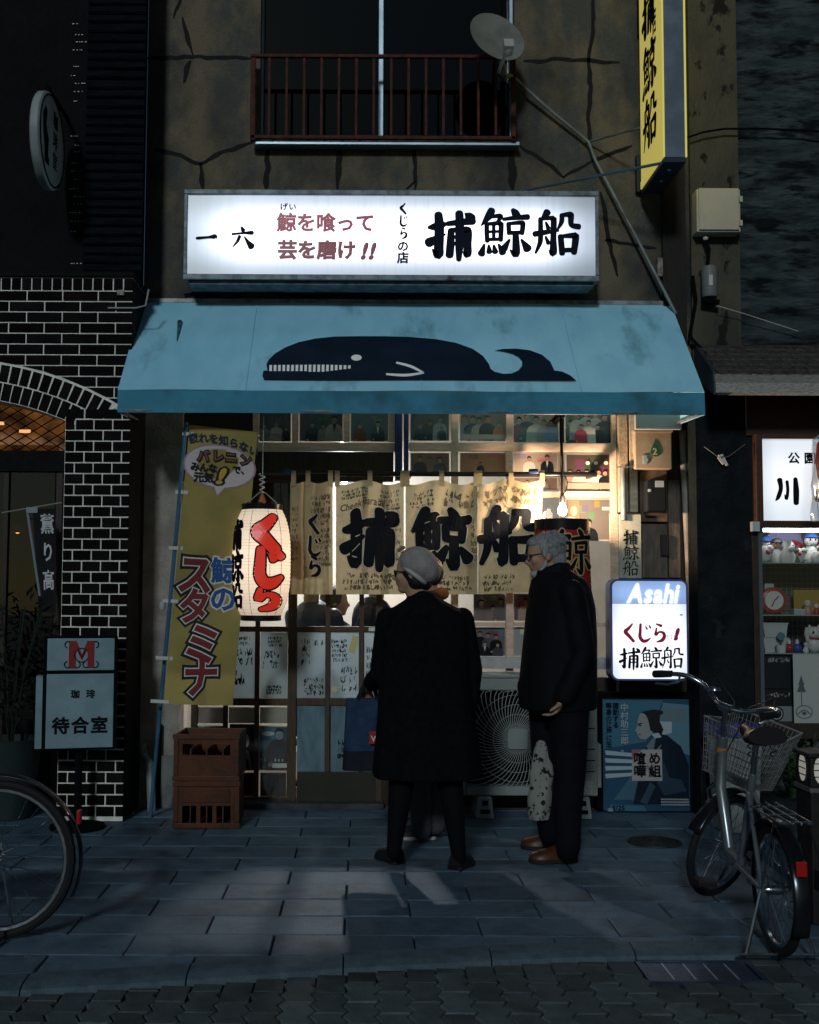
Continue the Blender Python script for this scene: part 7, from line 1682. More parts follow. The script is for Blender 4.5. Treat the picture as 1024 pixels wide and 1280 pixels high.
def bicycle(name, label, loc, rotz, Rw, WBs, steer, full=True, frame_m=M_silver, lean=0.0):
    t = thing(name, label, 'bicycle', loc, None, rotz); t.rotation_euler = (lean, 0, rotz)
    I = Matrix.Identity(3); rear = Vector((0, 0, Rw)); ctr = Vector((WBs, 0, Rw))
    head_b = Vector((WBs - .17, 0, Rw + .30)); head_t = Vector((WBs - .235, 0, Rw + .50)); axis = (head_t - head_b).normalized()
    St = Matrix.Rotation(steer, 3, axis); S = lambda p: head_b + St @ (p - head_b)
    # wheels
    wheel(t, rear, Rw, I, 28, 'rear')
    fc = S(ctr); wheel(t, fc, Rw, St, 28, 'front')
    fender(t, rear, Rw + .012, I, R(20), R(205), M_fend); fender(t, fc, Rw + .012, St, R(25), R(165), M_fend)
    bb = Vector((.40 if WBs < 1 else .44, 0, Rw * .95 + .02)); seat_t = bb + Vector((-.16, 0, .40 if Rw < .28 else .42))
    q = B(); q.tube([head_t - axis * .03, head_b + Vector((-.02, 0, -.02)), bb + Vector((.16, 0, .02)), bb + Vector((.0, 0, 0))], [.021, .024, .024, .022], 12); q.build('main_tube', frame_m, t, local=True)
    q = B(); q.tube([bb, seat_t], .017, 10); q.build('seat_tube', frame_m, t, local=True)
    for s_ in (-1, 1):
        q = B(); q.tube([bb + Vector((-.02, s_ * .03, 0)), rear + Vector((.0, s_ * .055, 0))], .010, 8); q.build('chain_stay', frame_m, t, local=True)
        q = B(); q.tube([seat_t + Vector((.03, s_ * .012, -.08)), rear + Vector((.04, s_ * .05, .06)), rear + Vector((0, s_ * .055, 0))], .009, 8); q.build('seat_stay', frame_m, t, local=True)
        q = B(); q.tube([S(head_b + axis * .01), S(head_b + Vector((.015, s_ * .05, -.05))), S(ctr + Vector((-.0, s_ * .052, .0)))], .011, 8); q.build('fork_blade', M_chrome, t, local=True)
    q = B(); q.tube([head_b - axis * .01, head_t + axis * .01], .022, 12); q.build('head_tube', frame_m, t, local=True)
    q = B(); q.tube([seat_t, seat_t + Vector((-.045, 0, .13))], .013, 10); q.build('seat_post', M_chrome, t, local=True)
    # saddle
    sp_ = seat_t + Vector((-.05, 0, .15)); q = B(); rings = []
    for u in range(11):
        v = u / 10; x_ = .14 - .27 * v; w_ = .022 + .078 * max(0, (v - .25) / .75) ** .8; w_ = w_ * (1 if v < .93 else .8); h_ = .03 + .018 * v
        rings.append([sp_ + Vector((x_, w_ * math.cos(k * .5236), (h_ * math.sin(k * .5236) if math.sin(k * .5236) > 0 else .028 * math.sin(k * .5236)) + .016 * (2 * v - 1) ** 2)) for k in range(12)])
    q.loft(rings); sd2 = q.build('saddle', M_blackp, t, local=True)
    q = B()
    for s_ in (-1, 1): q.tube([sp_ + Vector((-.06 + .012 * math.cos(i * .7), s_ * .045 + .012 * math.sin(i * .7), -.02 - i * .0035)) for i in range(14)], .003, 5)
    q.build('saddle_spring', M_chrome, sd2, local=True)
    # stem and bars
    st_t = head_t + axis * .15
    q = B(); q.tube([S(head_t), S(st_t)], .0125, 10); q.tube([S(st_t - Vector((0, .03, 0))), S(st_t + Vector((0, .03, 0)))], .018, 10); q.build('stem', M_chrome, t, local=True)
    bar_ = [(-.16, -.28, .05), (-.08, -.275, .06), (-.0, -.235, .07), (.045, -.16, .05), (.03, -.08, .01), (.0, 0, .0)]
    pts = bar_ + [(x_, -y_, z_) for x_, y_, z_ in bar_[-2::-1]]
    fine = catmull([tuple(p) for p in pts], 4)
    q = B(); q.tube([S(st_t + Vector(p)) for p in fine], .011, 10); hb = q.build('handlebar', M_chrome, t, local=True)
    for s_ in (-1, 1):
        q = B(); q.tube([S(st_t + Vector((-.17, s_ * .282, .049))), S(st_t + Vector((-.12, s_ * .28, .055))), S(st_t + Vector((-.07, s_ * .272, .061)))], [.017, .0175, .015], 10); q.build('grip', M_blackp, hb, local=True)
        q = B(); q.tube([S(st_t + Vector((-.03, s_ * .25, .065))), S(st_t + Vector((-.04, s_ * .24, .035))), S(st_t + Vector((-.10, s_ * .255, .015))), S(st_t + Vector((-.16, s_ * .27, .01)))], .006, 6); q.build('brake_lever', M_chrome, hb, local=True)
        q = B(); q.tube([S(st_t + Vector((-.03, s_ * .24, .05))), S(st_t + Vector((.10, s_ * .16, .11))), S(st_t + Vector((.12, s_ * .04, .02))), S(head_t + Vector((.04, 0, -.1)))], .003, 5); q.build('brake_cable', M_blackp, hb, local=True)
    q = B(); q.lathe([(0, .02), (.02, .016), (.027, .004), (.027, 0)], S(st_t + Vector((.02, .09, .05))), 14); q.build('bell', M_chrome, hb, local=True)
    # cranks
    for s_ in (-1, 1):
        q = B(); e = bb + Vector((s_ * .10, s_ * .065, -s_ * .10)); q.tube([bb + Vector((0, s_ * .03, 0)), bb + Vector((0, s_ * .06, 0)), e], .009, 6); cr_ = q.build('crank', M_chrome, t, local=True)
        q = B(); q.box(e.x - .045, e.x + .045, e.y + s_ * .02, e.y + s_ * .10, e.z - .012, e.z + .012); q.build('pedal', M_blackp, cr_, smooth=0, bevel=.004, local=True)
    q = B(); q.lathe([(.085, -.036), (.09, -.036), (.09, -.032), (.085, -.032)], bb, 28, 'y'); q.lathe([(0, -.036), (.03, -.036), (.03, -.03), (0, -.03)], bb, 16, 'y'); q.build('chainring', M_chrome, t, local=True)
    q = B(); q.loft([[bb + Vector((.10, -.042, .06)), bb + Vector((.10, -.034, .06)), bb + Vector((.10, -.034, .10)), bb + Vector((.10, -.042, .10))], [rear + Vector((.0, -.072, .02)), rear + Vector((.0, -.064, .02)), rear + Vector((.0, -.064, .05)), rear + Vector((.0, -.072, .05))]]); q.build('chain_guard', M_silver, t, local=True)
    # carrier, reflector, stand
    zr = 2 * Rw + .05
    q = B()
    for s_ in (-.06, -.02, .02, .06): q.tube([(.16, s_, zr + .01), (-.22, s_, zr), (-.24, s_ * .6, zr)], .004, 6)
    for x_ in (.12, -.05, -.2): q.tube([(x_, -.065, zr), (x_, .065, zr)], .004, 6)
    for s_ in (-1, 1): q.tube([(-.16, s_ * .06, zr), rear + Vector((-.0, s_ * .058, 0))], .004, 6)
    if full: q.build('rear_carrier', M_chrome, t, local=True)
    q = B(); a_ = rear + Vector((-(Rw + .03) * math.cos(R(25)), 0, (Rw + .03) * math.sin(R(25)))); q.box(a_.x - .02, a_.x - .004, -.02, .02, a_.z - .005, a_.z + .05); q.build('reflector', mat('reflector_red', (.4, .012, .01), rough=.15, spec=.8), t, smooth=0, bevel=.004, local=True)
    q = B()
    for s_ in (-1, 1): q.tube([rear + Vector((0, s_ * .06, 0)), Vector((-.03, s_ * .13, .01)), Vector((-.03, s_ * .13, .006))], .007, 6)
    q.tube([(-.03, -.16, .008), (-.03, .16, .008)], .007, 6); q.build('kickstand', M_chrome, t, local=True)
    if full:
        # wire basket on the steered front
        bw0, bw1, bd0, bd1, bh = .12, .165, .10, .135, .24; o = st_t + Vector((.25, 0, -.33))
        def bk(u, v):                                   # u around, v up
            per = [(-1, -1), (1, -1), (1, 1), (-1, 1)]; k = int(u * 4) % 4; f = u * 4 - int(u * 4); a, b_ = per[k], per[(k + 1) % 4]
            x_, y_ = a[0] + (b_[0] - a[0]) * f, a[1] + (b_[1] - a[1]) * f
            return S(o + Vector((x_ * (bd0 + (bd1 - bd0) * v) + .05 * v * 0, y_ * (bw0 + (bw1 - bw0) * v), v * bh + (.05 * max(0, x_) * v))))
        q = B()
        for k in range(60): q.tube([bk(k / 60, 0), bk(k / 60, 1)], .0016, 4)
        for k in range(9): q.tube([bk(j / 24, k / 8) for j in range(24)], .0016, 4, True)
        for k in range(1, 12): x_ = -1 + 2 * k / 12; q.tube([S(o + Vector((x_ * bd0, -bw0, 0))), S(o + Vector((x_ * bd0, bw0, 0)))], .0016, 4)
        q.tube([bk(j / 24, 1) for j in range(24)], .0045, 6, True); q.build('basket', mat('basket_wire', (.30, .31, .32), rough=.35, metal=.5), t, local=True)
        q = B(); q.box(-.06, .06, -.09, .09, -.012, -.004); q.v = [tuple(S(o + Vector(v))) for v in q.v]; q.tube([S(o + Vector((-.02, 0, -.01))), S(head_b + Vector((.02, 0, .03)))], .008, 6); q.build('basket_bracket', M_chrome, t, smooth=0, local=True)
        q = B(); e = head_t - axis * .05; q.tube([e - axis * .012 + Vector((.0, 0, 0)), e + axis * .012], .0235, 12); q.build('orange_tape', mat('orange_tape', (.5, .2, .02), rough=.5), t, local=True)
        q = B(); a_ = Vector((-.16, -.13, zr - .22)); q.box(a_.x - .03, a_.x + .03, a_.y - .035, a_.y + .035, a_.z - .04, a_.z + .04); q.tube([(-.16, -.065, zr), (-.16, -.12, zr - .18)], .005, 6); q.build('side_lamp', M_blackp, t, smooth=0, bevel=.006, local=True)
    return t
g0 = G(972, 1197)
bicycle('bicycle', 'small-wheeled silver bicycle with a wire basket parked at the right', (g0.x, g0.y, .012), R(90.5), .245, .86, R(-54))
g1 = G(-6, 1176)
bicycle('bicycle', 'larger-wheeled bicycle cut by the left edge, only its rear wheel in view', (g1.x, g1.y, .006), R(181), .315, 1.08, R(4), full=False, frame_m=M_fend)
# ================================================================== people
def remesh(q, name, m, parent, vox=.010, sm=6):
    me = bpy.data.meshes.new(name); me.from_pydata(q.v, [], q.f)
    bm = bmesh.new(); bm.from_mesh(me); bmesh.ops.recalc_face_normals(bm, faces=bm.faces); bm.to_mesh(me); bm.free()
    o = bpy.data.objects.new('tmp', me); COL.objects.link(o)
    r = o.modifiers.new('r', 'REMESH'); r.mode = 'VOXEL'; r.voxel_size = vox
    s = o.modifiers.new('s', 'SMOOTH'); s.iterations = sm; s.factor = .5
    bpy.context.view_layer.update(); ev = o.evaluated_get(bpy.context.evaluated_depsgraph_get()); m2 = bpy.data.meshes.new_from_object(ev)
    bpy.data.objects.remove(o); bpy.data.meshes.remove(me)
    m2.name = name
    for p in m2.polygons: p.use_smooth = True
    m2.materials.clear(); m2.materials.append(m)
    xs = [v.co for v in m2.vertices]; org = Vector((sum(v.x for v in xs) / len(xs), sum(v.y for v in xs) / len(xs), min(v.z for v in xs)))
    m2.transform(Matrix.Translation(-org))
    ob = bpy.data.objects.new(name, m2); COL.objects.link(ob); place(ob, org, parent)
    return ob
def limb(q, pts, rs, n=12):                           # tapered limb with round ends
    pts = [Vector(p) for p in pts]; q.tube(pts, list(rs), n)
    for p, r in zip(pts, rs): q.ball(p, r * .995, 12, 8)
def oval_ring(c, rx, ry, n=28, sq=1.0, fold=0.0):
    out = []; rx0, ry0 = rx, ry
    for i in range(n):
        t = 2 * math.pi * i / n; cx_, sy = math.cos(t), math.sin(t); g_ = 1 + fold * (math.sin(7 * t + .8) + .6 * math.sin(12 * t)); rx, ry = rx0 * g_, ry0 * g_
        out.append(Vector((c[0] + rx * math.copysign(abs(cx_) ** sq, cx_), c[1] + ry * math.copysign(abs(sy) ** sq, sy), c[2])))
    return out
M_skin = mat('skin', (.42, .25, .17), (.36, .2, .135), 12, .55)
def rot_head(face):                                   # head built looking along +x, turned to 'face' angle
    return Matrix.Rotation(face, 3, 'Z')
def head_mesh(q, c, s, Rm, beard=False):
    """c: centre of the skull, s: head height"""
    f = lambda x, y, z: c + Rm @ Vector((x * s, y * s, z * s))
    q.ball(f(-.04, 0, .10), (s * .40, s * .325, s * .39), 20, 14, Rm); q.ball(f(.10, 0, -.14), (s * .27, s * .26, s * .30), 18, 12, Rm)
    q.ball(f(.20, 0, -.37), (s * .13, s * .15, s * .10), 12, 8, Rm)             # chin
    q.ball(f(.27, 0, .05), (s * .10, s * .22, s * .055), 12, 8, Rm)             # brow
    limb(q, [f(.335, 0, .02), f(.385, 0, -.07), f(.415, 0, -.125)], [s * .035, s * .042, s * .05], 8)   # nose
    for e in (-1, 1):
        q.ball(f(.25, e * .17, -.10), (s * .10, s * .09, s * .10), 10, 8, Rm); q.ball(f(.355, e * .045, -.14), s * .032, 8, 6)
        q.ball(f(-.02, e * .325, -.05), (s * .075, s * .035, s * .11), 10, 8, Rm)     # ears
    q.ball(f(.325, 0, -.215), (s * .055, s * .11, s * .028), 10, 6, Rm); q.ball(f(.315, 0, -.262), (s * .055, s * .10, s * .03), 10, 6, Rm)   # lips
    limb(q, [f(-.08, 0, -.18), f(-.13, 0, -.62)], [s * .25, s * .25], 14)          # neck
def hand(q, w_, d, pn, L=.175, curl=.5):
    """relaxed hand: wrist w_, pointing d, palm facing pn"""
    d = Vector(d).normalized(); pn = Vector(pn); pn = (pn - d * pn.dot(d)).normalized(); sd_ = d.cross(pn); w_ = Vector(w_)
    rings = []
    for k, (t, hw_, th) in enumerate(((0, .026, .02), (.25, .036, .017), (.5, .040, .014), (.55, .036, .012))):
        c_ = w_ + d * L * t; rings.append([c_ + sd_ * hw_ * math.cos(j * .5236) + pn * th * math.sin(j * .5236) for j in range(12)])
    q.loft(rings)
    for k, (o_, ln) in enumerate(((-.030, .38), (-.010, .46), (.010, .43), (.029, .33))):
        p = w_ + d * L * .5 + sd_ * o_; pts = [p]; dd = d.copy()
        for seg in (.45, .32, .23):
            dd = (dd + pn * curl * .55).normalized(); p = p + dd * L * ln * seg * 1.05; pts.append(p)
        limb(q, pts, [.0095, .009, .008, .007], 8)
    p = w_ + d * L * .16 - sd_ * .028; d2 = (d * .75 - sd_ * .75 + pn * .35).normalized()
    limb(q, [p, p + d2 * .036, p + d2 * .036 + (d2 + d * .7 + pn * .3).normalized() * .036], [.012, .011, .008], 8)
def shoe(heel, toe, m, parent, sole_m, name='shoe', w_=.046, h_=.075):
    heel = Vector(heel); toe = Vector(toe); d = (toe - heel); L = d.length; d.normalize(); sd_ = Vector((-d.y, d.x, 0)); q = B(); rings = []
    for t, hw_, hh in ((0, .55, .85), (.06, .78, 1.05), (.22, .82, 1.15), (.42, .84, .92), (.62, 1.0, .68), (.82, .95, .56), (.95, .65, .42), (1.0, .3, .28)):
        c_ = heel + d * L * t; r = []
        for j in range(14):
            a_ = 2 * math.pi * j / 14; z_ = math.sin(a_); r.append(c_ + sd_ * w_ * hw_ * math.cos(a_) + Vector((0, 0, .016 + (h_ * hh * max(0, z_)) + min(0, z_) * .004)))
        rings.append(r)
    q.loft(rings); so_ = q.build(name, m, parent)
    q = B(); ol = []
    for t, hw_ in ((0, .5), (.05, .85), (.25, .88), (.45, .88), (.65, 1.08), (.85, 1.0), (.96, .7), (1.01, .3)): ol.append((t, hw_))
    pts = [heel + d * L * t + sd_ * w_ * hw_ for t, hw_ in ol] + [heel + d * L * t - sd_ * w_ * hw_ for t, hw_ in reversed(ol)]
    q.prism([(p.x, p.y, .004) for p in pts], (0, 0, .018)); q.build('sole', sole_m, so_, smooth=30)
    return so_
M_coat = mat('black_wool', (.0035, .004, .0055), (.006, .0065, .008), 30, .95, bump=.5, bscale=220, spec=.06)
M_tight = mat('black_tights', (.004, .004, .006), rough=.8, spec=.1)
M_bshoe = mat('black_leather', (.010, .010, .011), rough=.35)
# ---- woman in the beret
YW_ = 5.98; KW_ = F / YW_
wp = thing('person', 'woman in a long black coat and grey beret, seen from behind', 'person', (P(532, 1080, YW_).x, YW_, 0))
def w2(px, py, dy=0): v = P(px, py, YW_); return Vector((v.x, YW_ + dy, v.z))
ang = R(165)                                          # face turned to the left and a little into the scene
hc = w2(515, 716); hs = .225
Rm = Matrix.Rotation(R(172), 3, 'Z')
q = B(); head_mesh(q, hc, hs, Rm)
limb(q, [w2(531, 790), w2(530, 850), w2(532, 930)], [.10, .12, .12], 16)
limb(q, [w2(512, 940), w2(500, 1000), w2(492, 1062)], [.06, .042, .030]); limb(q, [w2(552, 940), w2(566, 1005), w2(574, 1068)], [.06, .042, .030])
limb(q, [w2(572, 785), w2(589, 838), w2(586, 884)], [.035, .034, .026]); hand(q, w2(586, 884), (.02, .0, -1), (-1, .1, 0), .16, .35)
limb(q, [w2(492, 785), w2(478, 842), w2(462, 858, .22)], [.035, .034, .026]); hand(q, w2(462, 858, .22), (-.15, .6, -.5), (.5, 0, -1), .16, 1.1)
remesh(q, 'body', M_skin, wp, .007, 3)
q = B()                                               # coat
ringsd = [(744, 529, 17, .08), (750, 530, 24, .10), (757, 531, 36, .115), (764, 531, 48, .13), (778, 532, 55, .14), (805, 531, 57, .15), (850, 531, 57, .155), (890, 532, 60, .165), (930, 533, 64, .175), (958, 533, 66, .18), (971, 533, 67, .18)]
q.loft([oval_ring(w2(cx_, y), hw_ / KW_, d_, 72, .85, max(0, (y - 830) / 140) * .035) for y, cx_, hw_, d_ in ringsd])
limb(q, [w2(578, 774), w2(590, 838), w2(586, 882)], [.062, .056, .048], 14); limb(q, [w2(485, 774), w2(476, 842), w2(466, 856, .17)], [.062, .058, .05], 14)
q.tube([w2(514, 748, -.02), w2(529, 744, -.075), w2(545, 748, -.02), w2(538, 748, .07), w2(520, 748, .07)], .028, 10, True)
remesh(q, 'coat', M_coat, wp, .009, 5)
for a_, b_, nm_ in (((511, 900), (492, 1066), 0), ((553, 900), (574, 1072), 1)):
    q = B(); p0, p1 = w2(*a_), w2(*b_); limb(q, [p0, p0 + (p1 - p0) * .35 + Vector((0, .0, 0)), p0 + (p1 - p0) * .62 + Vector((0, -.012, 0)), p1], [.095, .074, .058, .036], 14); remesh(q, 'legging', M_tight, wp, .008, 3)
g_ = G(492, 1081); shoe((g_.x + .035, g_.y - .01, 0), (g_.x - .075, g_.y + .17, 0), M_bshoe, wp, M_bshoe)
g_ = G(572, 1088); shoe((g_.x - .02, g_.y - .01, 0), (g_.x + .075, g_.y + .16, 0), M_bshoe, wp, M_bshoe)
# hair, beret, glasses, scarf
q = B(); f = lambda x, y, z: hc + Rm @ Vector((x * hs, y * hs, z * hs))
q.ball(f(-.10, 0, .04), (hs * .40, hs * .37, hs * .40), 18, 12, Rm); q.ball(f(-.20, 0, -.22), (hs * .28, hs * .30, hs * .22), 16, 10, Rm); q.ball(f(-.12, .2, -.2), (hs * .2, hs * .16, hs * .2), 12, 8, Rm)
remesh(q, 'hair', mat('black_hair', (.010, .009, .009), rough=.5, bump=.8, bscale=90, stretch=(1, 1, .3)), wp, .006, 3)
Rb = Matrix.Rotation(R(28), 3, 'Y'); bc_ = w2(523.5, 706)
q = B(); q.ball(bc_, (.108, .122, .092), 28, 16, Rb); q.ball(bc_ + Vector((.03, 0, -.025)), (.088, .105, .078), 20, 12, Rb)
bt = remesh(q, 'beret', mat('grey_felt', (.34, .32, .31), (.25, .235, .23), 9, .95, bump=.7, bscale=160), wp, .006, 4)
ctr_ = w2(513, 719); dirv = (Rb @ Vector((0, 0, 1)))
q = B(); pts = []
for i in range(30):
    t = 2 * math.pi * i / 30; pts.append(ctr_ + Vector((.02, 0, .0)) + Matrix.Rotation(R(38), 3, 'Y') @ Vector((.080 * math.cos(t), .098 * math.sin(t), .0)))
q.tube(pts, .012, 8, True); q.build('beret_band', mat('pale_band', (.42, .41, .40), rough=.9), wp)
q = B()
for k in range(3): q.ball(w2(498 + k * 3, 688 - k * 1.5, -.06), .010, 8, 6)
q.build('beret_brooch', mat('brooch', (.30, .14, .10), rough=.5), wp)
q = B(); e_l = f(.36, .16, .0); q.tube([f(.34, .26, .02), f(.38, .15, .05), f(.40, .06, .03), f(.38, .06, -.06), f(.36, .2, -.06)], .004, 6, True); q.tube([f(.34, .27, .02), f(.0, .36, .02)], .003, 6); q.build('glasses', M_blackp, wp)
# tote bag
tb0 = w2(450, 968, .24); tb = thing('tote_bag', 'navy canvas tote bag with a small red label at the side of the woman', 'bag', (tb0.x, YW_ + .24, tb0.z))
M_den = mat('navy_canvas', (.018, .045, .10), (.014, .034, .075), 20, .85, bump=.4, bscale=300); M_denb = mat('dark_canvas', (.008, .010, .016), rough=.85, bump=.3)
def tote(y0, y1, m, nm_, par):
    q = B(); n = 12; rings = []
    for k in range(n + 1):
        t = k / n; y = y0 + (y1 - y0) * t; tt = (y - 878) / 92
        L_, R_ = w2(432 - 5 * tt, y, .24), w2(476, y, .24); th = .02 + .06 * tt
        rings.append([Vector((L_.x + (R_.x - L_.x) * (.5 + .5 * math.copysign(abs(math.cos(a_)) ** .5, math.cos(a_))), YW_ + .24 + th * math.copysign(abs(math.sin(a_)) ** .7, math.sin(a_)) + .006 * math.sin(tt * 9 + math.cos(a_) * 5), L_.z)) for a_ in [2 * math.pi * j / 24 for j in range(24)]])
    q.loft(rings, cap=True); return q.build(nm_, m, par, smooth=60)
bd_ = tote(878, 945, M_den, 'bag_body', tb); tote(945.3, 970, M_denb, 'bag_base', tb)
for dy in (-.02, .03):
    q = B(); pts = [w2(447, 880, .24 + dy), w2(455, 862, .23 + dy), w2(462, 846, .215), w2(468, 862, .23 + dy), w2(472, 880, .24 + dy)]; q.tube([Vector(p) for p in catmull([tuple(p) for p in pts], 4)], .011, 8, flat=.35); q.build('strap', M_denb, tb)
a, b_, c_, d_ = rc(461.5, 914, 478, 930, YW_ + .165); q = B(); q.box(a, b_, YW_ + .160, YW_ + .163, c_, d_); lb_ = q.build('red_label', mat('label_red', (.30, .02, .02), rough=.6), tb, smooth=0)
q = B(); put_font(q, 'VO', flat(a + .008, c_ + .014, .042, YW_ + .160, proud=.0015), .03, prop=True); q.build('lettering', M_wt, lb_, smooth=0)
# ---- bearded man
YM = 6.12; KM = F / YM
mp_ = thing('person', 'grey-haired bearded man in a black jacket standing in profile, facing left', 'person', (P(695, 1070, YM).x, YM, 0))
def m2_(px, py, dy=0): v = P(px, py, YM); return Vector((v.x, YM + dy, v.z))
hc = m2_(680, 694); hs = .232; Rm = Matrix.Rotation(R(184), 3, 'Z') @ Matrix.Rotation(R(6), 3, 'Y')
q = B(); head_mesh(q, hc, hs, Rm)
limb(q, [m2_(697, 745), m2_(699, 800), m2_(698, 870)], [.09, .11, .11], 16)
for dy, a_, b_, c_ in ((-.10, (704, 885), (707, 965), (705, 1048)), (.10, (690, 885), (688, 965), (692, 1040))):
    limb(q, [m2_(*a_, dy), m2_(*b_, dy), m2_(*c_, dy)], [.07, .05, .035])
limb(q, [m2_(706, 740, -.20), m2_(718, 815, -.22), m2_(692, 872, -.21)], [.05, .042, .03]); hand(q, m2_(696, 869, -.21), (-.45, .1, -.8), (-.8, .2, .6), .15, 1.1)
limb(q, [m2_(700, 750, .16), m2_(685, 815, .18), m2_(666, 862, .18)], [.04, .036, .026]); hand(q, m2_(666, 862, .18), (-.15, 0, -1), (1, 0, 0), .165, .9)
remesh(q, 'body', M_skin, mp_, .007, 3)
M_jack = mat('black_jacket', (.0032, .0042, .006), (.005, .0065, .0085), 8, .7, bump=.7, bscale=14, spec=.08)
q = B(); rd = [(711, 692, 19, .08), (717, 695, 25, .11), (724, 698, 33, .16), (738, 700, 38, .215), (760, 701, 42, .225), (800, 700, 45, .225), (840, 698, 47, .225), (872, 697, 48, .225), (885, 697, 47, .22)]
q.loft([oval_ring(m2_(cx_, y), hw_ / KM, d_, 36, .9) for y, cx_, hw_, d_ in rd])
limb(q, [m2_(706, 742, -.18), m2_(720, 815, -.21), m2_(697, 866, -.21)], [.075, .066, .056], 14); limb(q, [m2_(700, 742, .18), m2_(684, 815, .21), m2_(665, 862, .18)], [.075, .066, .056], 14)
q.tube([m2_(674, 718, -.05), m2_(675, 717, .05), m2_(694, 709, .085), m2_(708, 708, 0), m2_(696, 709, -.085)], .026, 10, True)
jk = remesh(q, 'jacket', M_jack, mp_, .009, 4)
M_tro = mat('dark_trousers', (.006, .007, .010), (.004, .005, .008), 10, .9, bump=.5, bscale=18, spec=.08)
for dy, a_, b_, c_ in ((-.10, (706, 878), (708, 965), (706, 1054)), (.10, (690, 878), (688, 965), (692, 1046))):
    q = B(); p0, p1, p2 = m2_(*a_, dy), m2_(*b_, dy), m2_(*c_, dy); limb(q, [p0, p1, p1 + (p2 - p1) * .5 + Vector((-.006, 0, 0)), p2], [.112, .082, .072, .064], 16); q.ball(m2_(697, 880, 0), (.13, .17, .1), 16, 10); remesh(q, 'trouser_leg', M_tro, mp_, .009, 3)
M_brn = mat('brown_leather', (.075, .026, .009), (.045, .016, .007), 14, .4, bump=.2); M_sole = mat('dark_sole', (.015, .012, .01), rough=.7)
g_ = G(716, 1077); shoe((g_.x + .02, g_.y, 0), (g_.x - .23, g_.y - .03, 0), M_brn, mp_, M_sole, w_=.05, h_=.085)
g_ = G(706, 1062); shoe((g_.x, g_.y + .0, 0), (g_.x - .235, g_.y + .03, 0), M_brn, mp_, M_sole, w_=.05, h_=.085)
f = lambda x, y, z: hc + Rm @ Vector((x * hs, y * hs, z * hs))
M_grey = mat('grey_hair', (.30, .32, .33), (.17, .18, .19), 26, .6, bump=1.0, bscale=70, stretch=(3, 3, .6))
q = B(); q.ball(f(-.12, 0, .14), (hs * .42, hs * .37, hs * .36), 20, 14, Rm); q.ball(f(-.26, 0, -.12), (hs * .25, hs * .30, hs * .30), 16, 10, Rm); q.ball(f(.10, 0, .30), (hs * .26, hs * .28, hs * .16), 16, 10, Rm)
for e in (-1, 1): q.ball(f(.04, e * .31, .06), (hs * .08, hs * .05, hs * .14), 10, 8, Rm)
rgh = random.Random(2)
for k in range(46):
    a_ = rgh.uniform(0, 6.28); e = rgh.uniform(.15, 1.3); d = Vector((math.cos(a_) * math.cos(e) * .40 - .12, math.sin(a_) * math.cos(e) * .36, .14 + .36 * math.sin(e)))
    if d.x > .16 and d.z < .3: continue
    limb(q, [f(*(d * .96)), f(d.x - .05, d.y * 1.02, d.z + .02), f(d.x - .12, d.y * 1.04, d.z - .04)], [hs * .06, hs * .05, hs * .025], 6)
remesh(q, 'hair', M_grey, mp_, .005, 2)
q = B(); q.ball(f(.19, 0, -.42), (hs * .17, hs * .19, hs * .14), 14, 10, Rm); q.ball(f(.17, 0, -.56), (hs * .13, hs * .14, hs * .16), 12, 8, Rm); q.ball(f(.36, 0, -.185), (hs * .04, hs * .13, hs * .03), 10, 6, Rm)
for e in (-1, 1): limb(q, [f(.16, e * .22, -.36), f(.05, e * .275, -.22), f(.01, e * .29, -.08)], [hs * .06, hs * .045, hs * .03], 8)
remesh(q, 'beard', mat('white_beard', (.36, .37, .37), (.24, .25, .25), 30, .8, bump=.9, bscale=90), mp_, .005, 2)
q = B()
for e in (-1, 1):
    q.tube([f(.40, e * .03, .04), f(.40, e * .10, .055), f(.37, e * .20, .04), f(.36, e * .21, -.03), f(.38, e * .13, -.085), f(.405, e * .05, -.05)], .0024, 6, True); q.tube([f(.37, e * .21, .03), f(.0, e * .345, .04)], .0022, 6)
q.tube([f(.405, -.03, .02), f(.42, 0, .03), f(.405, .03, .02)], .0022, 6); q.build('glasses', M_blackp, mp_)
for e in (-1, 1):
    q = B(); q.ball(f(.315, e * .12, -.005), (.010, .012, .009), 10, 8, Rm); q.build('eye', mat('eye_dark', (.03, .025, .02), rough=.2), mp_)
# shopping bag
sb0 = m2_(676, 1024, .02); sb2 = thing('shopping_bag', 'white fabric shopping bag with dark prints hanging beside the bearded man', 'bag', (sb0.x, YM + .02, sb0.z))
M_bagp = mat('printed_bag', (.22, .23, .21), (.012, .012, .016), 30, .85, lo=.56, hi=.58, detail=2.5, bump=.3)
q = B(); rings = []
for k in range(15):
    t = k / 14; y = 925 + 100 * t; w_ = (5 + 9 * min(1, t * 3.2) ** .7) * (1 if t < .93 else .88) * (1 + .05 * math.sin(t * 19)); cx_ = 680 - 4.5 * t
    rings.append([m2_(cx_, y, .0) + Vector((w_ / KM * math.cos(a_) * (1 + .10 * math.sin(5 * a_ + t * 6)) * (.7 + .3 * abs(math.cos(a_)) ** -.0), .05 * min(1, .3 + t) * math.sin(a_) * (1 + .2 * math.sin(4 * a_ + t * 9)) + .03, 0)) for a_ in [2 * math.pi * j / 22 for j in range(22)]])
q.loft(rings); q.build('bag_body', M_bagp, sb2, smooth=70)
q = B(); q.tube([m2_(678, 930, .03), m2_(676, 905, .06), m2_(662, 882, .17), m2_(660, 876, .18)], .007, 8); q.tube([m2_(683, 930, .03), m2_(682, 905, .06), m2_(666, 882, .17), m2_(661, 876, .18)], .007, 8); q.build('handle', M_bagp, sb2)
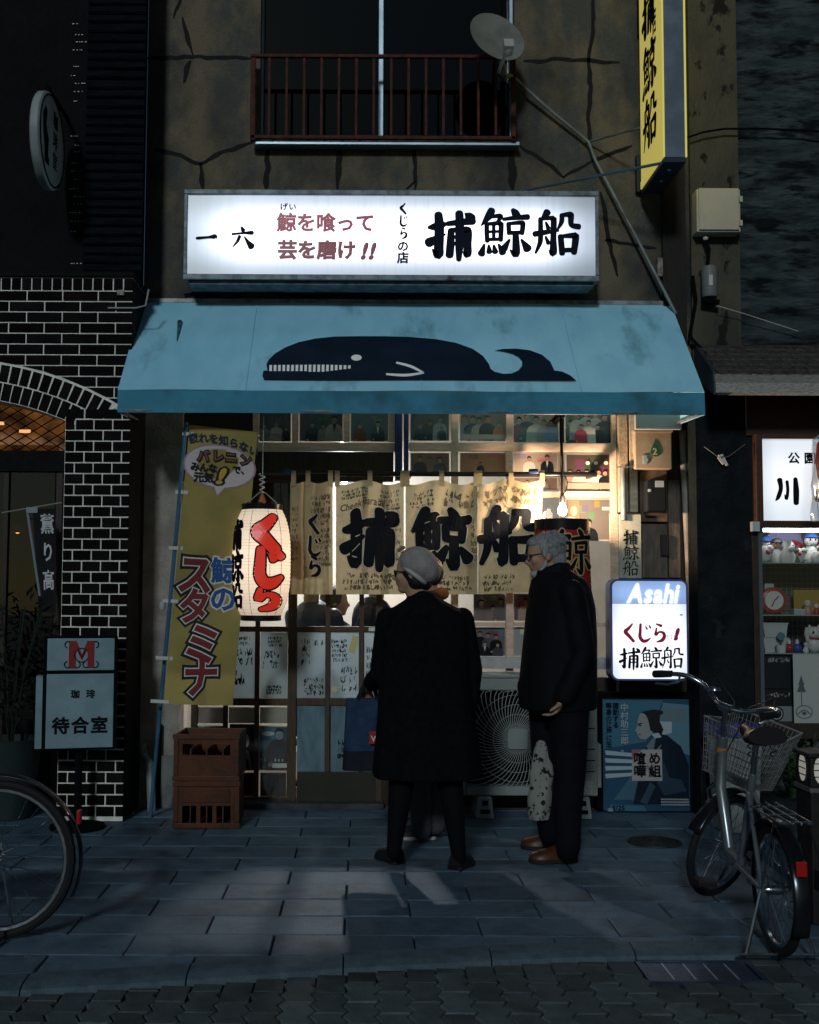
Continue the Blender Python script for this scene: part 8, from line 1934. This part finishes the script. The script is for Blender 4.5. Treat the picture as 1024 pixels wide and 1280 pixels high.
# ---- third person beyond the woman
YT = 6.62; KT = F / YT
tp = thing('person', 'person mostly hidden beyond the woman, only grey trousers, sneakers and orange scarf showing', 'person', (P(535, 1046, YT).x, YT, 0))
def t2(px, py, dy=0): v = P(px, py, YT); return Vector((v.x, YT + dy, v.z))
hc = t2(533, 722); hs = .215; Rm = Matrix.Rotation(R(120), 3, 'Z'); q = B(); head_mesh(q, hc, hs, Rm)
limb(q, [t2(536, 765), t2(536, 840), t2(535, 910)], [.11, .12, .12], 14)
limb(q, [t2(525, 905), t2(524, 965), t2(526, 1030)], [.07, .052, .04]); limb(q, [t2(548, 905, .05), t2(548, 965, .05), t2(545, 1026, .05)], [.07, .052, .04])
limb(q, [t2(512, 775), t2(508, 830), t2(512, 870, .05)], [.045, .04, .028]); hand(q, t2(512, 870, .05), (0, 0, -1), (1, 0, 0), .16, .5)
limb(q, [t2(560, 775), t2(563, 830), t2(560, 870, .05)], [.045, .04, .028]); hand(q, t2(560, 870, .05), (0, 0, -1), (-1, 0, 0), .16, .5)
remesh(q, 'body', M_skin, tp, .008, 3)
q = B(); q.loft([oval_ring(t2(536, y), hw_ / KT, d_, 28) for y, hw_, d_ in ((750, 14, .07), (762, 26, .11), (785, 28, .13), (850, 28, .14), (905, 29, .14))]); limb(q, [t2(514, 775), t2(510, 830), t2(513, 862, .05)], [.055, .05, .045]); limb(q, [t2(558, 775), t2(561, 830), t2(559, 862, .05)], [.055, .05, .045]); remesh(q, 'jacket', M_jack, tp, .009, 4)
M_gt = mat('grey_trousers', (.075, .08, .085), (.05, .055, .06), 12, .9, bump=.5, bscale=30)
for dy, a_, b_, c_ in ((0, (526, 898), (525, 965), (527, 1036)), (.05, (548, 898), (548, 965), (545, 1032))):
    q = B(); limb(q, [t2(*a_, dy), t2(*b_, dy), t2(*c_, dy)], [.088, .068, .062], 14); remesh(q, 'trouser_leg', M_gt, tp, .009, 3)
M_snk = mat('black_sneaker', (.012, .012, .014), rough=.6)
g_ = G(545, 1049); shoe((g_.x, g_.y, 0), (g_.x - .23, g_.y - .01, 0), M_snk, tp, mat('white_sole', (.4, .4, .38), rough=.6), w_=.045)
g_ = G(556, 1043); shoe((g_.x, g_.y, 0), (g_.x - .23, g_.y + .01, 0), M_snk, tp, mat('white_sole', (.4, .4, .38)), w_=.045)
q = B(); q.ball(hc + Vector((.0, -.02, .035)), (.10, .095, .10), 16, 10); remesh(q, 'hair', MATS['black_hair'], tp, .008, 2)
q = B(); q.tube([t2(524, 744, -.07), t2(537, 746, -.11), t2(554, 742, -.05), t2(556, 742, .06), t2(536, 742, .1), t2(520, 742, .04)], .034, 10, True); q.build('scarf', mat('orange_scarf', (.42, .13, .035), (.32, .10, .03), 20, .9, bump=.5), tp)
# ---- guests inside, seen through the door panes
YI = YF + .62
def guest(px, label, jm, face, hands, pyh, yy):
    K = F / yy
    def g2(x, y, dy=0): v = P(x, y, yy); return Vector((v.x, yy + dy, v.z))
    t = thing('person', label, 'person', (g2(px, 900).x, yy, 0)); hcn = g2(px, pyh); s_ = .225; Rmm = Matrix.Rotation(face, 3, 'Z'); fd = Rmm @ Vector((1, 0, 0)); sdv = Rmm @ Vector((0, 1, 0))
    q = B(); head_mesh(q, hcn, s_, Rmm)
    ch = hcn + Vector((0, 0, -.30)); hip = Vector((ch.x, ch.y, .50)); limb(q, [ch, hip], [.12, .13], 14)
    for e in (-1, 1):
        hp = hip + sdv * e * .09; kn = hp + fd * .40; limb(q, [hp, kn, Vector((kn.x, kn.y, .07)), Vector((kn.x, kn.y, .045)) + fd * .14], [.075, .055, .04, .03])
        sh = ch + sdv * e * .17 + Vector((0, 0, .04)); el = sh + fd * .10 + Vector((0, 0, -.27)) + sdv * e * .03; wr_ = (hcn + fd * .20 + sdv * e * .05 + Vector((0, 0, -.13))) if hands else el + fd * .22 + Vector((0, 0, -.02))
        limb(q, [sh, el, wr_], [.045, .04, .028]); hand(q, wr_, fd * .2 + Vector((0, 0, .8)) if hands else fd, -sdv * e, .16, .9)
    remesh(q, 'body', M_skin, t, .009, 3)
    q = B(); limb(q, [ch + Vector((0, 0, .02)), ch + Vector((0, 0, -.2)), hip + Vector((0, 0, .0))], [.15, .16, .165], 16)
    for e in (-1, 1):
        sh = ch + sdv * e * .17 + Vector((0, 0, .04)); el = sh + fd * .10 + Vector((0, 0, -.27)) + sdv * e * .03; wr_ = (hcn + fd * .19 + sdv * e * .05 + Vector((0, 0, -.17))) if hands else el + fd * .18 + Vector((0, 0, -.02)); limb(q, [sh, el, wr_], [.065, .055, .042], 12)
    remesh(q, 'jacket', jm, t, .01, 4)
    q = B()
    for e in (-1, 1):
        hp = hip + sdv * e * .09; kn = hp + fd * .40; limb(q, [hp, kn, Vector((kn.x, kn.y, .10))], [.09, .07, .055], 12)
    remesh(q, 'trousers', M_tro, t, .012, 3)
    q = B(); q.ball(hcn + Rmm @ Vector((-.03, 0, .03)), (.10, .092, .10), 16, 10, Rmm); remesh(q, 'hair', MATS['black_hair'], t, .008, 2)
    return t
guest(392, 'guest in a navy jacket seated inside, back to the door panes', mat('navy_leather', (.03, .05, .09), (.02, .035, .06), 8, .4), R(60), False, 725, YI)
guest(421, 'guest inside raising both hands to the mouth behind the door pane', mat('striped_sleeve', (.30, .30, .32), (.03, .03, .04), 40, .8, lo=.48, hi=.52, stretch=(.2, .2, 1)), R(-8), True, 752, YI + .45)
guest(466, 'guest in dark blue seated inside right of the hand-raising guest', mat('dark_blue_knit', (.02, .03, .06), rough=.9), R(170), False, 722, YI + .1)
for i, (px, yy) in enumerate(((392, YI), (421, YI + .45), (466, YI + .1))):
    c = Vector((P(px, 900, yy).x, yy, 0)); st = thing('stool', ('round stool under the navy-jacketed guest inside', 'round stool under the hand-raising guest inside', 'round stool under the dark blue guest inside')[i], 'stool', c, 'stools inside the restaurant')
    q = B(); q.lathe([(0, .36), (.15, .36), (.16, .345), (.15, .33), (0, .33)], c, 20); q.build('seat', M_doorw, st)
    for k in range(3):
        a_ = k * 2.094 + .3; q = B(); q.tube([c + Vector((.08 * math.cos(a_), .08 * math.sin(a_), .33)), c + Vector((.14 * math.cos(a_), .14 * math.sin(a_), .01))], .014, 8); q.build('leg', M_doorw, st)
bpy.context.view_layer.update()
